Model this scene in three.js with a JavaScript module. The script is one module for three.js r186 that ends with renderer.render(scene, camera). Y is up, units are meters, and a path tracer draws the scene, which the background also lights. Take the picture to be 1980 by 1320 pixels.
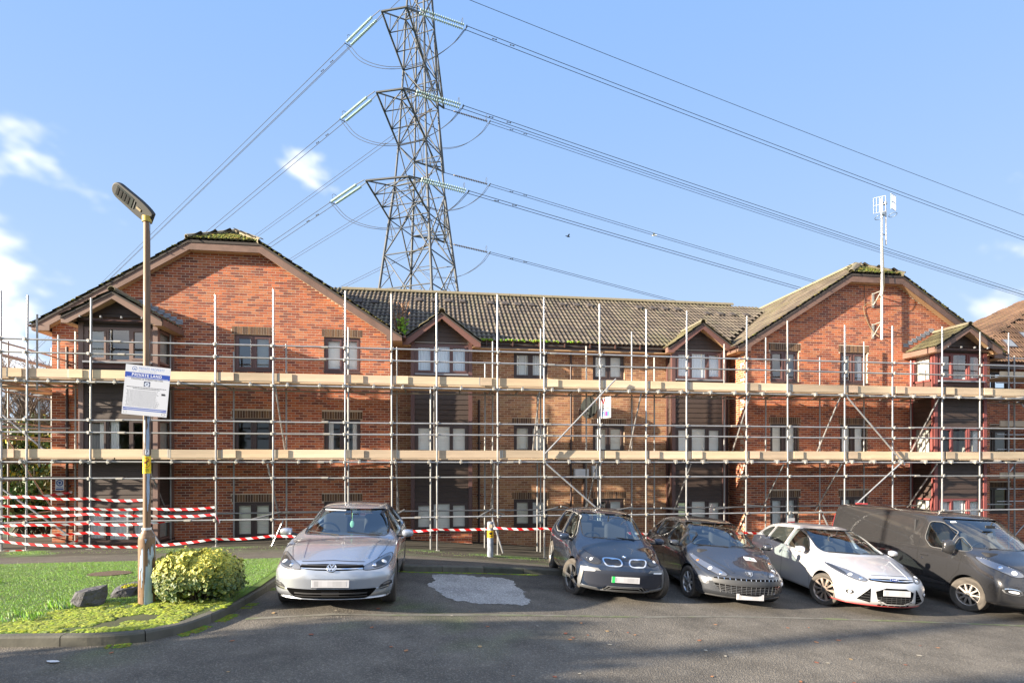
import * as THREE from 'three';
import { mergeGeometries, mergeVertices, toCreasedNormals } from 'three/addons/utils/BufferGeometryUtils.js';
import { RoundedBoxGeometry } from 'three/addons/geometries/RoundedBoxGeometry.js';
import { ConvexGeometry } from 'three/addons/geometries/ConvexGeometry.js';
import { Brush, Evaluator, SUBTRACTION } from 'three-bvh-csg';
import { MeshBVH } from 'three-mesh-bvh';

// ------------------------------------------------------------------ camera, sky, sun, exposure
const scene = new THREE.Scene();
const EYE = 2.15;
const camera = new THREE.PerspectiveCamera(THREE.MathUtils.radToDeg(2 * Math.atan(660 / 1100)), 1980 / 1320, 0.1, 2500);
camera.position.set(0, EYE, 0);
camera.rotation.y = -Math.atan(0.14);
camera.setViewOffset(1980, 1320, 0, -235, 1980, 1320);   // shifted lens: the horizon sits low, the uprights stay upright
camera.updateProjectionMatrix();

let seed = 7;
const rnd = () => { seed = (seed + 0x6d2b79f5) | 0; let t = Math.imul(seed ^ (seed >>> 15), 1 | seed); t = (t + Math.imul(t ^ (t >>> 7), 61 | t)) ^ t; return ((t ^ (t >>> 14)) >>> 0) / 4294967296; };
const rr = (a, b) => a + (b - a) * rnd();
const pick = (a) => a[Math.floor(rnd() * a.length)];
const clamp = (x, a, b) => Math.min(b, Math.max(a, x));
const lerp = (a, b, t) => a + (b - a) * t;
const sstep = (a, b, x) => { const t = clamp((x - a) / (b - a), 0, 1); return t * t * (3 - 2 * t); };
const hash = (x, y, z = 0) => { let h = Math.imul(x | 0, 374761393) ^ Math.imul(y | 0, 668265263) ^ Math.imul(z | 0, 2147483647 ^ 0x51ed27); h = Math.imul(h ^ (h >>> 13), 1274126177); return ((h ^ (h >>> 16)) >>> 0) / 4294967296; };
const vnoise = (x, y, per = 0, s = 0) => {
  const ix = Math.floor(x), iy = Math.floor(y), fx = x - ix, fy = y - iy, u = fx * fx * (3 - 2 * fx), v = fy * fy * (3 - 2 * fy);
  const w = (n) => (per ? ((n % per) + per) % per : n);
  return lerp(lerp(hash(w(ix), w(iy), s), hash(w(ix + 1), w(iy), s), u), lerp(hash(w(ix), w(iy + 1), s), hash(w(ix + 1), w(iy + 1), s), u), v);
};
const fbm = (x, y, oct = 4, per = 0, s = 0) => { let a = 0.5, t = 0, n = 0; for (let i = 0; i < oct; i++) { t += a * vnoise(x, y, per, s + i); n += a; a *= 0.5; x *= 2; y *= 2; per *= 2; } return t / n; };
const n3 = (x, y, z, oct = 4) => (fbm(x + 17.3, y + z * 0.7 + 5.1, oct, 0, 3) + fbm(y + 31.7, z + x * 0.6 - 2.2, oct, 0, 11) + fbm(z - 8.4, x + y * 0.8 + 9.9, oct, 0, 23)) / 3;

const SUN = new THREE.Vector3(-4, 1.25, 1).normalize();
{ // clear winter sky with a few soft clouds, plus unseen ones added for fill light
  const W = 2048, H = 1024, d = new Float32Array(W * H * 4), cx = Math.cos(Math.atan(0.14)), sx = Math.sin(Math.atan(0.14));
  const dirOf = (u, v) => { const x = (u - 990) / 1100, y = -(v - 895) / 1100; return new THREE.Vector3(x * cx + sx, y, x * sx - cx).normalize(); };
  const puffs = [[40, 290, .05, .5], [100, 305, .026, .55], [20, 245, .04, .4], [-70, 330, .06, .6], [5, 545, .042, 1.0], [-60, 530, .08, 1.05], [40, 590, .04, .85], [-60, 620, .08, .9], [600, 295, .03, .68], [575, 322, .034, .52], [460, 240, .03, .42], [600, 365, .03, .32], [165, 418, .03, .34], [880, 430, .025, .2], [1960, 640, .08, .2]]
    .map(([u, v, r, a]) => [dirOf(u, v), r, a]);
  for (let i = 0; i < 95; i++) { const a = 1.571 + rr(-2.1, 2.1), e = rr(.1, 1.1); puffs.push([new THREE.Vector3(Math.cos(a) * Math.cos(e), Math.sin(e), Math.sin(a) * Math.cos(e)), rr(.08, .2), rr(.6, 1.2)]); }  // out-of-view clouds added behind the camera as white fill on the shaded front
  const p = new THREE.Vector3();
  for (let r = 0; r < H; r++) for (let q = 0; q < W; q++) {
    const up = ((r + .5) / H - .5) * Math.PI, ro = ((q + .5) / W - .5) * 2 * Math.PI;
    p.set(Math.cos(ro) * Math.cos(up), Math.sin(up), Math.sin(ro) * Math.cos(up));
    const e = Math.max(0, p.y), t = Math.pow(1 - e, 2.0), sun = Math.max(0, p.dot(SUN));
    let R = lerp(.235, .63, t), G = lerp(.455, .80, t), B = lerp(.91, 1.0, t);
    const hz = Math.pow(1 - e, 9); R += .12 * hz; G += .08 * hz;
    const g = .10 * Math.pow(sun, 6) + .35 * Math.pow(sun, 40); R += g; G += g * .93; B += g * .8;
    let c = 0;
    if (up > 0) for (const [dir, rad, a] of puffs) { if (Math.abs(dir.y - p.y) > rad * 2) continue; const k = dir.distanceTo(p); if (k < rad * 2) c = Math.max(c, a * (1 - k / (rad * 2))); }
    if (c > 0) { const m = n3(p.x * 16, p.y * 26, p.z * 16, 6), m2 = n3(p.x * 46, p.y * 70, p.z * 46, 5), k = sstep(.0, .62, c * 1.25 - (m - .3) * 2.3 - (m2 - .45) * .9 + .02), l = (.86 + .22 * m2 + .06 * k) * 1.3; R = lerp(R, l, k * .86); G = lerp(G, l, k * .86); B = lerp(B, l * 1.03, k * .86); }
    const o = (r * W + q) * 4; d[o] = R; d[o + 1] = G; d[o + 2] = B; d[o + 3] = 1;
  }
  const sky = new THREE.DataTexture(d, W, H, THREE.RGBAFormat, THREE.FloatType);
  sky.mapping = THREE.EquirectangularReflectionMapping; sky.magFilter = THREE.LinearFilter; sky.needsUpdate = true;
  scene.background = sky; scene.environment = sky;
}
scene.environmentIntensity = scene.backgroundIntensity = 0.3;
const sun = new THREE.DirectionalLight(new THREE.Color(1, .86, .68), 5);
sun.position.copy(SUN).multiplyScalar(120); sun.castShadow = true; sun.shadow.radius = 1.2;
sun.shadow.mapSize.set(4096, 4096);
Object.assign(sun.shadow.camera, { left: -45, right: 45, top: 45, bottom: -30, near: 1, far: 300 });
sun.name = 'sun'; scene.add(sun, sun.target);
const renderer = new THREE.WebGLRenderer({ antialias: true });
renderer.toneMapping = THREE.LinearToneMapping;
renderer.toneMappingExposure = 3.65;
renderer.shadowMap.enabled = true;

// ------------------------------------------------------------------ helpers
const used = new Map();
const numbered = (n) => { const k = used.get(n) ?? 0; used.set(n, k + 1); return k ? n + '_' + String(k).padStart(3, '0') : n; };
function tag(o, label, category, group) { o.userData.label = label; if (category) o.userData.category = category; if (group) o.userData.group = group; return o; }
function thing(name, label, category, pos = [0, 0, 0], ry = 0, group) { const g = new THREE.Group(); g.name = numbered(name); g.position.set(...pos); g.rotation.y = ry; scene.add(g); return tag(g, label, category, group); }
function part(name, geo, m, parent) { const o = new THREE.Mesh(geo, m); o.name = name; o.castShadow = o.receiveShadow = true; parent.add(o); return o; }
function single(name, geo, m, label, category, group) { const o = part(numbered(name), geo, m, scene); return tag(o, label, category, group); }
function struct(name, geo, m) { const o = part(numbered(name), geo, m, scene); o.userData.kind = 'structure'; return o; }
function stuff(o, label) { o.userData.kind = 'stuff'; if (label) o.userData.label = label; return o; }
const V = (x, y, z) => new THREE.Vector3(x, y, z);
const clean = (g) => { g = g.index ? g.toNonIndexed() : g; for (const k of Object.keys(g.attributes)) if (!['position', 'normal', 'uv', 'color'].includes(k)) g.deleteAttribute(k); if (!g.attributes.uv) g.setAttribute('uv', new THREE.BufferAttribute(new Float32Array(g.attributes.position.count * 2), 2)); return g; };
const merge = (list) => mergeGeometries(list.map(clean));
function boxUV(g, s = 1) { // uv in metres from the dominant direction of each face
  g = clean(g); const p = g.attributes.position, n = g.attributes.normal, u = g.attributes.uv;
  for (let i = 0; i < p.count; i++) { const ax = Math.abs(n.getX(i)), ay = Math.abs(n.getY(i)), az = Math.abs(n.getZ(i)); if (ay >= ax && ay >= az) u.setXY(i, p.getX(i) * s, p.getZ(i) * s); else if (ax >= az) u.setXY(i, p.getZ(i) * s, p.getY(i) * s); else u.setXY(i, p.getX(i) * s, p.getY(i) * s); }
  return g;
}
function box(w, h, d, x = 0, y = 0, z = 0, rot) { const g = new THREE.BoxGeometry(w, h, d); if (rot) g.applyMatrix4(new THREE.Matrix4().makeRotationFromEuler(new THREE.Euler(...rot))); g.translate(x, y, z); return g; }
const bx = (x0, x1, y0, y1, z0, z1) => box(x1 - x0, y1 - y0, z1 - z0, (x0 + x1) / 2, (y0 + y1) / 2, (z0 + z1) / 2);
const rbox = (w, h, d, r, x = 0, y = 0, z = 0, seg = 2) => { const g = new RoundedBoxGeometry(w, h, d, seg, r); g.translate(x, y, z); return g; };
const UP = V(0, 1, 0);
function rod(a, b, r, seg = 8, r2 = r, open = false) { a = a.isVector3 ? a : V(...a); b = b.isVector3 ? b : V(...b); const d = b.clone().sub(a), L = d.length(); const g = new THREE.CylinderGeometry(r2, r, L, seg, 1, open); g.applyQuaternion(new THREE.Quaternion().setFromUnitVectors(UP, d.divideScalar(L))); g.translate((a.x + b.x) / 2, (a.y + b.y) / 2, (a.z + b.z) / 2); return g; }
const tubeGeo = (pts, r, n = 24, seg = 6, closed = false) => new THREE.TubeGeometry(new THREE.CatmullRomCurve3(pts.map((p) => (p.isVector3 ? p : V(...p))), closed), n, r, seg, closed);
function paint(g, f) { const p = g.attributes.position, c = new Float32Array(p.count * 3); for (let i = 0; i < p.count; i++) { const k = f(p.getX(i), p.getY(i), p.getZ(i), i); c[i * 3] = k[0]; c[i * 3 + 1] = k[1]; c[i * 3 + 2] = k[2]; } g.setAttribute('color', new THREE.BufferAttribute(c, 3)); return g; }
function tex(n, f, srgb = false, h = n) { const d = new Uint8Array(n * h * 4); for (let y = 0; y < h; y++) for (let x = 0; x < n; x++) { const c = f(x, y, n), o = (y * n + x) * 4; d[o] = clamp(c[0], 0, 1) * 255; d[o + 1] = clamp(c[1] ?? c[0], 0, 1) * 255; d[o + 2] = clamp(c[2] ?? c[0], 0, 1) * 255; d[o + 3] = 255; } const t = new THREE.DataTexture(d, n, h); t.wrapS = t.wrapT = THREE.RepeatWrapping; t.magFilter = THREE.LinearFilter; t.minFilter = THREE.LinearMipmapLinearFilter; t.generateMipmaps = true; if (srgb) t.colorSpace = THREE.SRGBColorSpace; t.needsUpdate = true; return t; }
const lin = (r, g, b) => new THREE.Color().setRGB(r, g, b);
function mat(c, rough = .8, o = {}) { return new THREE.MeshStandardMaterial({ color: Array.isArray(c) ? lin(...c) : c, roughness: rough, ...o }); }
function phys(c, rough, o = {}) { return new THREE.MeshPhysicalMaterial({ color: Array.isArray(c) ? lin(...c) : c, roughness: rough, ...o }); }
const rep = (t, sx, sy = sx) => { const c = t.clone(); c.repeat.set(sx, sy); c.needsUpdate = true; return c; };
function inst(geo, m, list, parent, name) { // list of [Matrix4, Color?]
  const o = new THREE.InstancedMesh(geo, m, list.length); o.name = name; o.castShadow = o.receiveShadow = true;
  list.forEach(([M, c], i) => { o.setMatrixAt(i, M); if (c) o.setColorAt(i, c); }); parent.add(o); return o;
}
const TR = (x, y, z, q, sx = 1, sy = 1, sz = 1) => new THREE.Matrix4().compose(V(x, y, z), q ?? new THREE.Quaternion(), V(sx, sy, sz));
const Q = (x, y, z) => new THREE.Quaternion().setFromEuler(new THREE.Euler(x, y, z));

// shared textures
const T = {};
T.grain = tex(256, (x, y) => { const a = fbm(x / 16, y / 16, 4, 16, 1), b = hash(x, y, 5); return [.55 + .45 * a * .8 + .1 * (b - .5)]; });
T.blotch = tex(256, (x, y) => { const a = fbm(x / 64, y / 64, 5, 4, 2); return [.5 + .9 * (a - .5) + .25]; });
T.asphalt = tex(1024, (x, y) => { const c = vnoise(x / 5, y / 5, 205, 2), c2 = vnoise(x / 2.5, y / 2.5, 410, 8), b = fbm(x / 128, y / 128, 3, 8, 4), s = hash(x, y, 7); const st = sstep(.55, .8, c) * .75 + sstep(.6, .9, c2) * .55; const k = .42 + .42 * st + .3 * (b - .5) + .08 * (s - .5); return [k, k * .985, k * .95]; });
T.asphaltBump = tex(1024, (x, y) => { const c = vnoise(x / 5, y / 5, 205, 2), c2 = vnoise(x / 2.5, y / 2.5, 410, 8); return [.25 + .45 * sstep(.4, .8, c) + .3 * c2]; });
T.wood = tex(256, (x, y) => { const w = fbm(x / 64 + 3, y / 4, 4, 0, 3), k = fbm(x / 90, y / 90, 3, 0, 9); const v = .78 + .22 * w + .15 * (k - .5); return [v, v * .985, v * .95]; });
T.steel = tex(256, (x, y) => { const a = fbm(x / 10, y / 10, 4, 26, 4), b = fbm(x / 60, y / 60, 3, 4, 14); return [.55 + .35 * a + .2 * b]; });
T.stain = tex(256, (x, y) => { const a = fbm(x / 40, y / 90, 4, 0, 6); return [.7 + .5 * (a - .3)]; });

// the lie of the land: level round the silver car, falling towards the right and towards the building
const LIE = [[-60, 0], [-1.4, 0], [1, -.2], [3.5, -.44], [6, -.6], [8.7, -.76], [11.6, -.93], [20, -1.3], [60, -1.5]];
const lieX = (x) => { let i = 1; while (i < LIE.length - 1 && x > LIE[i][0]) i++; const [a, b] = [LIE[i - 1], LIE[i]]; return lerp(a[1], b[1], clamp((x - a[0]) / (b[0] - a[0]), 0, 1)); };
const kerbZ = (x) => (x < -.4 ? -11.9 : x < 2.3 ? lerp(-11.9, -12.45, (x + .4) / 2.7) : Math.max(-12.8, lerp(-12.45, -12.8, (x - 2.3) / 5)));
const parkY = (x, z) => lieX(x);
const footY = (x, z) => lieX(x) + .115 - lerp(.2, .3, sstep(-4, -1, x)) * sstep(-12.3, -15.2, z);
const lawnY = (x, z) => .115 + .05 * sstep(-8, -9.5, z) * sstep(-12.9, -11.6, z) + .04 * (fbm(x * .5, z * .5, 3) - .5) * sstep(-7.5, -8.2, z);
const footFront = (x) => lerp(-12.75, kerbZ(x) - .115, sstep(-2.95, -2.35, x));
// ------------------------------------------------------------------ ground
function sheet(x0, x1, z0, z1, nx, nz, h, o = {}) {
  const pos = [], uv = [], idx = [];
  for (let j = 0; j <= nz; j++) for (let i = 0; i <= nx; i++) {
    const x = lerp(x0, x1, i / nx), z = lerp(typeof z0 === 'function' ? z0(x) : z0, typeof z1 === 'function' ? z1(x) : z1, j / nz);
    pos.push(x, h(x, z), z); uv.push(x, z);
  }
  for (let j = 0; j < nz; j++) for (let i = 0; i < nx; i++) { const a = j * (nx + 1) + i, b = a + 1, c = a + nx + 1, e = c + 1; idx.push(a, c, b, b, c, e); }
  const g = new THREE.BufferGeometry(); g.setAttribute('position', new THREE.Float32BufferAttribute(pos, 3)); g.setAttribute('uv', new THREE.Float32BufferAttribute(uv, 2)); g.setIndex(idx); g.computeVertexNormals();
  if (o.paint) paint(g, o.paint);
  return g;
}
const M = {};
M.asphalt = mat([.29, .263, .222], .93, { map: rep(T.asphalt, .42), bumpMap: rep(T.asphaltBump, .42), bumpScale: .012, vertexColors: true });
const KERB = [[-40, -8.1], [-12, -7.62], [-7, -7.46], [-5, -7.4], [-3.95, -7.3], [-3.45, -7.38], [-3.1, -7.72], [-2.9, -8.3], [-2.8, -9], [-2.73, -10.1], [-2.68, -11.3], [-2.5, -11.75], [-2.1, -11.87], [-.4, -11.9], [1, -12.19], [2.3, -12.45], [4.8, -12.62], [7.3, -12.8], [14, -12.8], [30, -12.8]];
{
  struct('ground', sheet(-900, 900, -1500, 500, 30, 30, (x, z) => -1.6 - .0002 * Math.abs(z)), mat([.06, .085, .03], 1));
  struct('car_park', sheet(-45, 45, (x) => kerbZ(x) - .11, 45, 240, 150, parkY, { paint: (x, y, z) => { const a = fbm(x * .6 + 9, z * .6, 4), b = fbm(x * .13, z * .13, 3, 0, 5), bay = z < -8.4 - .16 * clamp(x, 0, 6) ? .86 : 1; const edge = 0; let k = (.8 + .5 * (a - .5) + .6 * (b - .5)) * bay; const oil = z < -8.8 ? sstep(.6, .75, fbm(x * .9 + 40, z * .9, 4, 0, 57)) * .35 : 0, crack = sstep(.012, .0, Math.abs(fbm(x * .55, z * .55, 3, 0, 91) - .5)) * .25; k *= 1 - oil - crack; const mossy = sstep(.62, .74, fbm(x * 1.4, z * 1.4, 4, 0, 31)) * sstep(2.5, -1, x) * sstep(-6.2, -7.6, z) * .7 + edge * sstep(.5, .6, a); return [k * (1 - mossy * .25), k * (1 + mossy * .15), k * (1 - mossy * .6)]; } }), M.asphalt);
  // footway behind the bays
  struct('footway', sheet(-45, 45, (x) => -15.25 + .3 * Math.sin(x * .5), footFront, 180, 10, (x, z) => footY(x, z) + .006, { paint: (x, y, z) => { const k = .62 + .3 * (fbm(x, z, 3) - .5), ed = sstep(-14.6, -15.2, z) * fbm(x * 3, z * 3, 2); return [k * (1 - ed * .4), k, k * (1 - ed * .5)]; } }), M.asphalt);
  const soil = mat([.052, .045, .03], 1, { map: rep(T.blotch, .7), vertexColors: true });
  const grassy = (x, z) => fbm(x * 1.3, z * 1.3, 4, 0, 12);
  struct('verge', sheet(-45, 45, -19, (x) => -15.22 + .3 * Math.sin(x * .5), 200, 16, (x, z) => footY(x, -15.2) - .0 + .02 * grassy(x * 3, z * 3), { paint: (x, y, z) => { const g = sstep(.45, .65, grassy(x, z)) * sstep(-16.3, -15.8, z) * .8; return [lerp(1, 1.3, g), lerp(1, 3.4, g), lerp(1, .8, g)]; } }), soil);
  const lawnEdge = (x) => { for (let i = 1; i < KERB.length; i++) if (x <= KERB[i][0]) { const [a, b] = [KERB[i - 1], KERB[i]]; return lerp(a[1], b[1], (x - a[0]) / (b[0] - a[0])); } return -11.9; };
  const mossy = (x, z) => sstep(.9, .1, Math.hypot((x + 3.9) / 1.9, (z + 8.1) / 1.0) - .25 * fbm(x * 2, z * 2, 3));
  struct('lawn', sheet(-45, -2.76, (x) => -12.78, (x) => Math.min(lawnEdge(x) - .115, -7.4), 300, 60, lawnY, { paint: (x, y, z) => { const m = mossy(x, z); return [lerp(1.7, 1.15, m), lerp(3.6, 1.5, m), lerp(.5, .8, m)]; } }), soil);
  // grass blades
  const blade = new THREE.BufferGeometry(); { const p = [], n = []; for (const a of [0, 2.1, 4.2]) { const c = Math.cos(a), s = Math.sin(a), ox = Math.cos(a + 1.9) * .35, oz = Math.sin(a + 1.9) * .35; p.push(ox - c * .1, 0, oz - s * .1, ox + c * .1, 0, oz + s * .1, ox * 2.2 + s * .3, .9 + .2 * c, oz * 2.2 - c * .3); n.push(0, 1, .2, 0, 1, .2, 0, 1, .2); } blade.setAttribute('position', new THREE.Float32BufferAttribute(p, 3)); blade.setAttribute('normal', new THREE.Float32BufferAttribute(n, 3)); blade.setAttribute('uv', new THREE.Float32BufferAttribute(new Array(18).fill(0), 2)); }
  const list = [], moss = [], C = new THREE.Color();
  const inOval = (x, z) => Math.hypot((x + 5.72) / .36, (z + 11.05) / .24) < 1 + .25 * (fbm(x * 5, z * 5, 2) - .5);
  const put = (x, z, h) => {
    const y = z < -15 ? footY(x, -15.2) : lawnY(x, z), m = z < -15 ? 0 : mossy(x, z), v = fbm(x * .9, z * .9, 3, 0, 8), s = h * rr(.6, 1.25) * (1 - .5 * m);
    C.setRGB(rr(.27, .4) * (.8 + .5 * v), rr(.6, .76) * (.75 + .5 * v), rr(.015, .04)); if (rnd() < .07) C.setRGB(.34, .32, .1);
    list.push([TR(x, y - .004, z, Q(rr(-.35, .35), rr(0, 6.28), rr(-.35, .35)), s * .9, s, s * .9), C.clone()]);
  };
  for (let i = 0; i < 150000; i++) { const near = rnd(), x = -2.9 - Math.pow(rnd(), 1.25) * 10.5, z = lerp(-12.72, -7.5, Math.pow(near, .9)); if (z > lawnEdge(x) - .16 || inOval(x, z)) continue; const m = mossy(x, z); if (m > .35 && rnd() < m * .97) continue; put(x, z, .024); }
  for (let i = 0; i < 900; i++) { const a = rr(0, 6.28), r = Math.sqrt(rnd()), b = pick([[-5.35, -8.25, .32, .2], [-5.1, -8.75, .22, .16], [-6.6, -7.9, .6, .2], [-5.05, -8.9, .3, .14], [-7.5, -10.4, .5, .15]]); put(b[0] + Math.cos(a) * r * b[2], b[1] + Math.sin(a) * r * b[3], .085); }
  for (let i = 0; i < 26000; i++) { const x = rr(-13, 5), z = rr(-15.85, -15.3); if (rnd() < sstep(.66, .42, grassy(x, z)) * .95) continue; put(x, z, .036); }
  stuff(inst(blade, phys([1, 1, 1], .95, { side: THREE.DoubleSide, transmission: .4, thickness: 0 }), list, scene, 'grass'), 'short bright green grass of the lawn and the verge');
  // moss cushions on the bare corner and along the kerb
  const tuft = new THREE.IcosahedronGeometry(1, 1); { const p = tuft.attributes.position; for (let i = 0; i < p.count; i++) { const k = .75 + .5 * hash(Math.round(p.getX(i) * 50), Math.round(p.getY(i) * 50), Math.round(p.getZ(i) * 50)); p.setXYZ(i, p.getX(i) * k, Math.max(-.1, p.getY(i)) * k, p.getZ(i) * k); } tuft.computeVertexNormals(); }
  for (let i = 0; i < 9000; i++) { const x = rr(-6, -2.75), z = rr(-9.3, -7.4); if (z > lawnEdge(x) - .17 || mossy(x, z) < .15) continue; if (fbm(x * 3.2, z * 3.2, 3, 0, 44) < .47) continue; const s = rr(.012, .034); { const g = rr(.17, .34); C.setRGB(g * rr(.72, .92), g, rr(.01, .04)); } moss.push([TR(x, lawnY(x, z), z, Q(0, rr(0, 6), 0), s * 1.5, s * .55, s * 1.3), C.clone()]); }
  for (let i = 0; i < 2600; i++) { const t = rnd(), k = t < .8 ? [rr(-3.5, -2.5), 0] : [rr(-2.4, 2.3), 1]; const x = k[0]; let z; if (k[1]) z = kerbZ(x) + .06 + Math.abs(rr(-.06, .09)); else { const q = rnd(); const a = KERB[4 + Math.floor(q * 6)], b = KERB[5 + Math.floor(q * 6)], f = rnd(); const px = lerp(a[0], b[0], f), pz = lerp(a[1], b[1], f); if (fbm(px * 4.5, pz * 4.5, 3, 0, 71) < .56) continue; const nx = -(b[1] - a[1]), nz = b[0] - a[0], L = Math.hypot(nx, nz), o = Math.pow(rnd(), 2) * .16; moss.push([TR(px + nx / L * o, parkY(px, pz) + .002, pz + nz / L * o, null, rr(.008, .024), rr(.003, .01), rr(.008, .022)), lin(rr(.09, .2), rr(.13, .24), .015)]); continue; } moss.push([TR(x, parkY(x, z) + .002, z, null, rr(.015, .04), rr(.003, .01), rr(.012, .03)), lin(rr(.1, .2), rr(.17, .26), .012)]); }
  stuff(inst(tuft, mat([1, 1, 1], .95), moss, scene, 'moss'), 'yellow green moss on the bare corner and along the kerb');
  // kerb stones
  const kerb = new THREE.Group(); kerb.name = 'kerb'; kerb.userData.kind = 'structure'; scene.add(kerb);
  const km = [[.105, .102, .082], [.08, .083, .066], [.125, .12, .098]].map((c) => mat(c, .92, { map: rep(T.stain, 1.3), bumpMap: rep(T.grain, 3), bumpScale: .006 }));
  const curve = new THREE.CatmullRomCurve3(KERB.map(([x, z]) => V(x, 0, z)), false, 'catmullrom', .3), len = curve.getLength(); curve.arcLengthDivisions = 1000; curve.updateArcLengths();
  for (let s = 0; s < len - .95; s += .915) {
    const prof = [[-.0, -.2], [-.0, .1], [-.02, .122], [-.125, .124], [-.125, -.2]], n = 6, pos = [], idx = [];
    for (let i = 0; i <= n; i++) { const t = (s + .006 + .903 * i / n) / len, p = curve.getPointAt(t), d = curve.getTangentAt(t), y = parkY(p.x, p.z); for (const [o, h] of prof) pos.push(p.x - d.z * o, y + h + .002 * (hash(Math.round(s * 10), i) - .5), p.z + d.x * o); }
    for (let i = 0; i < n; i++) for (let k = 0; k < 4; k++) { const a = i * 5 + k, b = a + 5; idx.push(a, b, a + 1, a + 1, b, b + 1); }
    for (const e of [0, n * 5]) for (let k = 1; k < 4; k++) idx.push(...(e ? [e, e + k, e + k + 1] : [e, e + k + 1, e + k]));
    let g = new THREE.BufferGeometry(); g.setAttribute('position', new THREE.Float32BufferAttribute(pos, 3)); g.setIndex(idx); g = g.toNonIndexed(); g.computeVertexNormals(); boxUV(g); part('kerb_stone', g, pick(km), kerb);
  }
  // flush edging between the bays and the road
  { const pts = [[-2.55, -8.27], [-1, -8.4], [.5, -8.65], [3, -9.08], [5.3, -9.36], [8, -9.35], [10.9, -9.2], [14, -9.1], [30, -9]].map(([x, z]) => V(x, 0, z)), cv = new THREE.CatmullRomCurve3(pts), pos = [], uv = [], idx = [], n = 260; for (let i = 0; i <= n; i++) { const p = cv.getPointAt(i / n), w = .045 + .012 * Math.sin(i * .9); for (const o of [-w, w]) { pos.push(p.x, parkY(p.x, p.z) + .005, p.z + o); uv.push(p.x, o); } if (i < n) { const a = i * 2; idx.push(a, a + 2, a + 1, a + 1, a + 2, a + 3); } } const g = new THREE.BufferGeometry(); g.setAttribute('position', new THREE.Float32BufferAttribute(pos, 3)); g.setAttribute('uv', new THREE.Float32BufferAttribute(uv, 2)); g.setIndex(idx); g.computeVertexNormals(); paint(g, (x, y, z) => { const m = sstep(.5, .62, fbm(x * 2.2, z * 5, 3, 0, 3)) * .6; return [1 - .3 * m, 1, 1 - .7 * m]; }); struct('edging_strip', g, mat([.2, .19, .155], .9, { map: rep(T.blotch, 1.5), vertexColors: true })); }
  // worn concrete patch in the empty bay
  { const sh = [], n = 220; for (let i = 0; i < n; i++) { const a = i / n * 6.283, c = Math.cos(a), s = Math.sin(a), k = Math.pow(Math.pow(Math.abs(c), 4) + Math.pow(Math.abs(s), 4), -.25) * (.8 + .3 * fbm(c * 3 + 9, s * 3, 3) + .16 * (fbm(c * 11 + 9, s * 11, 4) - .5)); sh.push([.82 + c * .86 * k + .12 * (s > 0 ? s : 0), -10.65 + s * 1.2 * k]); } const g = new THREE.ShapeGeometry(new THREE.Shape(sh.map(([x, z]) => new THREE.Vector2(x, -z)))); g.rotateX(-Math.PI / 2); const p = g.attributes.position, u = g.attributes.uv; for (let i = 0; i < p.count; i++) { p.setY(i, parkY(p.getX(i), p.getZ(i)) + .005); u.setXY(i, p.getX(i), p.getZ(i)); } g.computeVertexNormals(); struct('concrete_patch', g, mat([.62, .61, .59], .9, { map: rep(T.asphalt, .3), bumpMap: rep(T.grain, 2), bumpScale: .004 })); }
  // bare oval of soil in the lawn
  { const g = new THREE.CircleGeometry(1, 40); g.rotateX(-Math.PI / 2); const p = g.attributes.position; for (let i = 0; i < p.count; i++) { const a = Math.atan2(p.getZ(i), p.getX(i)), k = .95 + .25 * (fbm(Math.cos(a) * 2 + 4, Math.sin(a) * 2, 3) - .5); const x = -5.72 + p.getX(i) * .36 * k, z = -11.05 + p.getZ(i) * .25 * k; p.setXYZ(i, x, lawnY(x, z) + .012, z); } g.computeVertexNormals(); struct('bare_soil', g, mat([.11, .075, .05], 1, { bumpMap: rep(T.grain, 4), bumpScale: .03 })); }
}
// ------------------------------------------------------------------ the brick apartment building
M.mortar = mat([.74, .6, .45], .95, { map: rep(T.grain, 2.5) });
M.mortarDark = mat([.72, .56, .4], .95, { map: rep(T.grain, 2.5) });
M.timber = mat([.062, .043, .036], .62, { map: rep(T.wood, 1.2, .5), bumpMap: rep(T.wood, 1.2, .5), bumpScale: .004 });   // dark stained boards
M.timberRed = mat([.11, .05, .042], .55, { map: rep(T.wood, 1.2, .5) });
M.barge = mat([.21, .125, .095], .6, { map: rep(T.stain, .6) });
M.soffit = mat([.45, .3, .17], .7);
M.frame = mat([.115, .06, .055], .38);
M.frameDark = mat([.06, .04, .037], .42);
M.sill = mat([.4, .41, .42], .5, { map: rep(T.blotch, 1.2) });
M.gutter = mat([.07, .035, .028], .35);
M.pipe = mat([.05, .03, .027], .4);
M.pane = phys([.96, .98, .97], .015, { transmission: 1, thickness: 0, ior: 1.6 });
M.paneBlue = phys([.9, .95, 1], .012, { transmission: 1, thickness: 0, ior: 2.3 });
M.netSide = mat([.36, .36, .34], .95); M.blind = mat([.9, .9, .86], .7, { side: THREE.DoubleSide });
M.blindCream = mat([.85, .82, .72], .75); M.blindGrey = mat([.25, .26, .22], .7); M.net = mat([.75, .77, .75], .9); M.curtain = mat([.8, .78, .74], .95);
M.plaster = mat([.3, .29, .27], .95); M.lead = mat([.34, .36, .4], .5, { metalness: .3, map: rep(T.blotch, 1) });
const bldg = thing('apartment_building', 'long three storey red brick apartment block with two half hipped gables behind the scaffolding', 'building');
const rough = rep(T.grain, 1);
const bedM = [[.56, .155, .06], [.61, .18, .07], [.5, .13, .055], [.41, .108, .053], [.33, .087, .05], [.57, .195, .09], [.26, .076, .05]];
const bedC = [[.48, .235, .11], [.52, .27, .13], [.43, .2, .097], [.38, .175, .09], [.34, .155, .082], [.5, .28, .145]];
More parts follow.
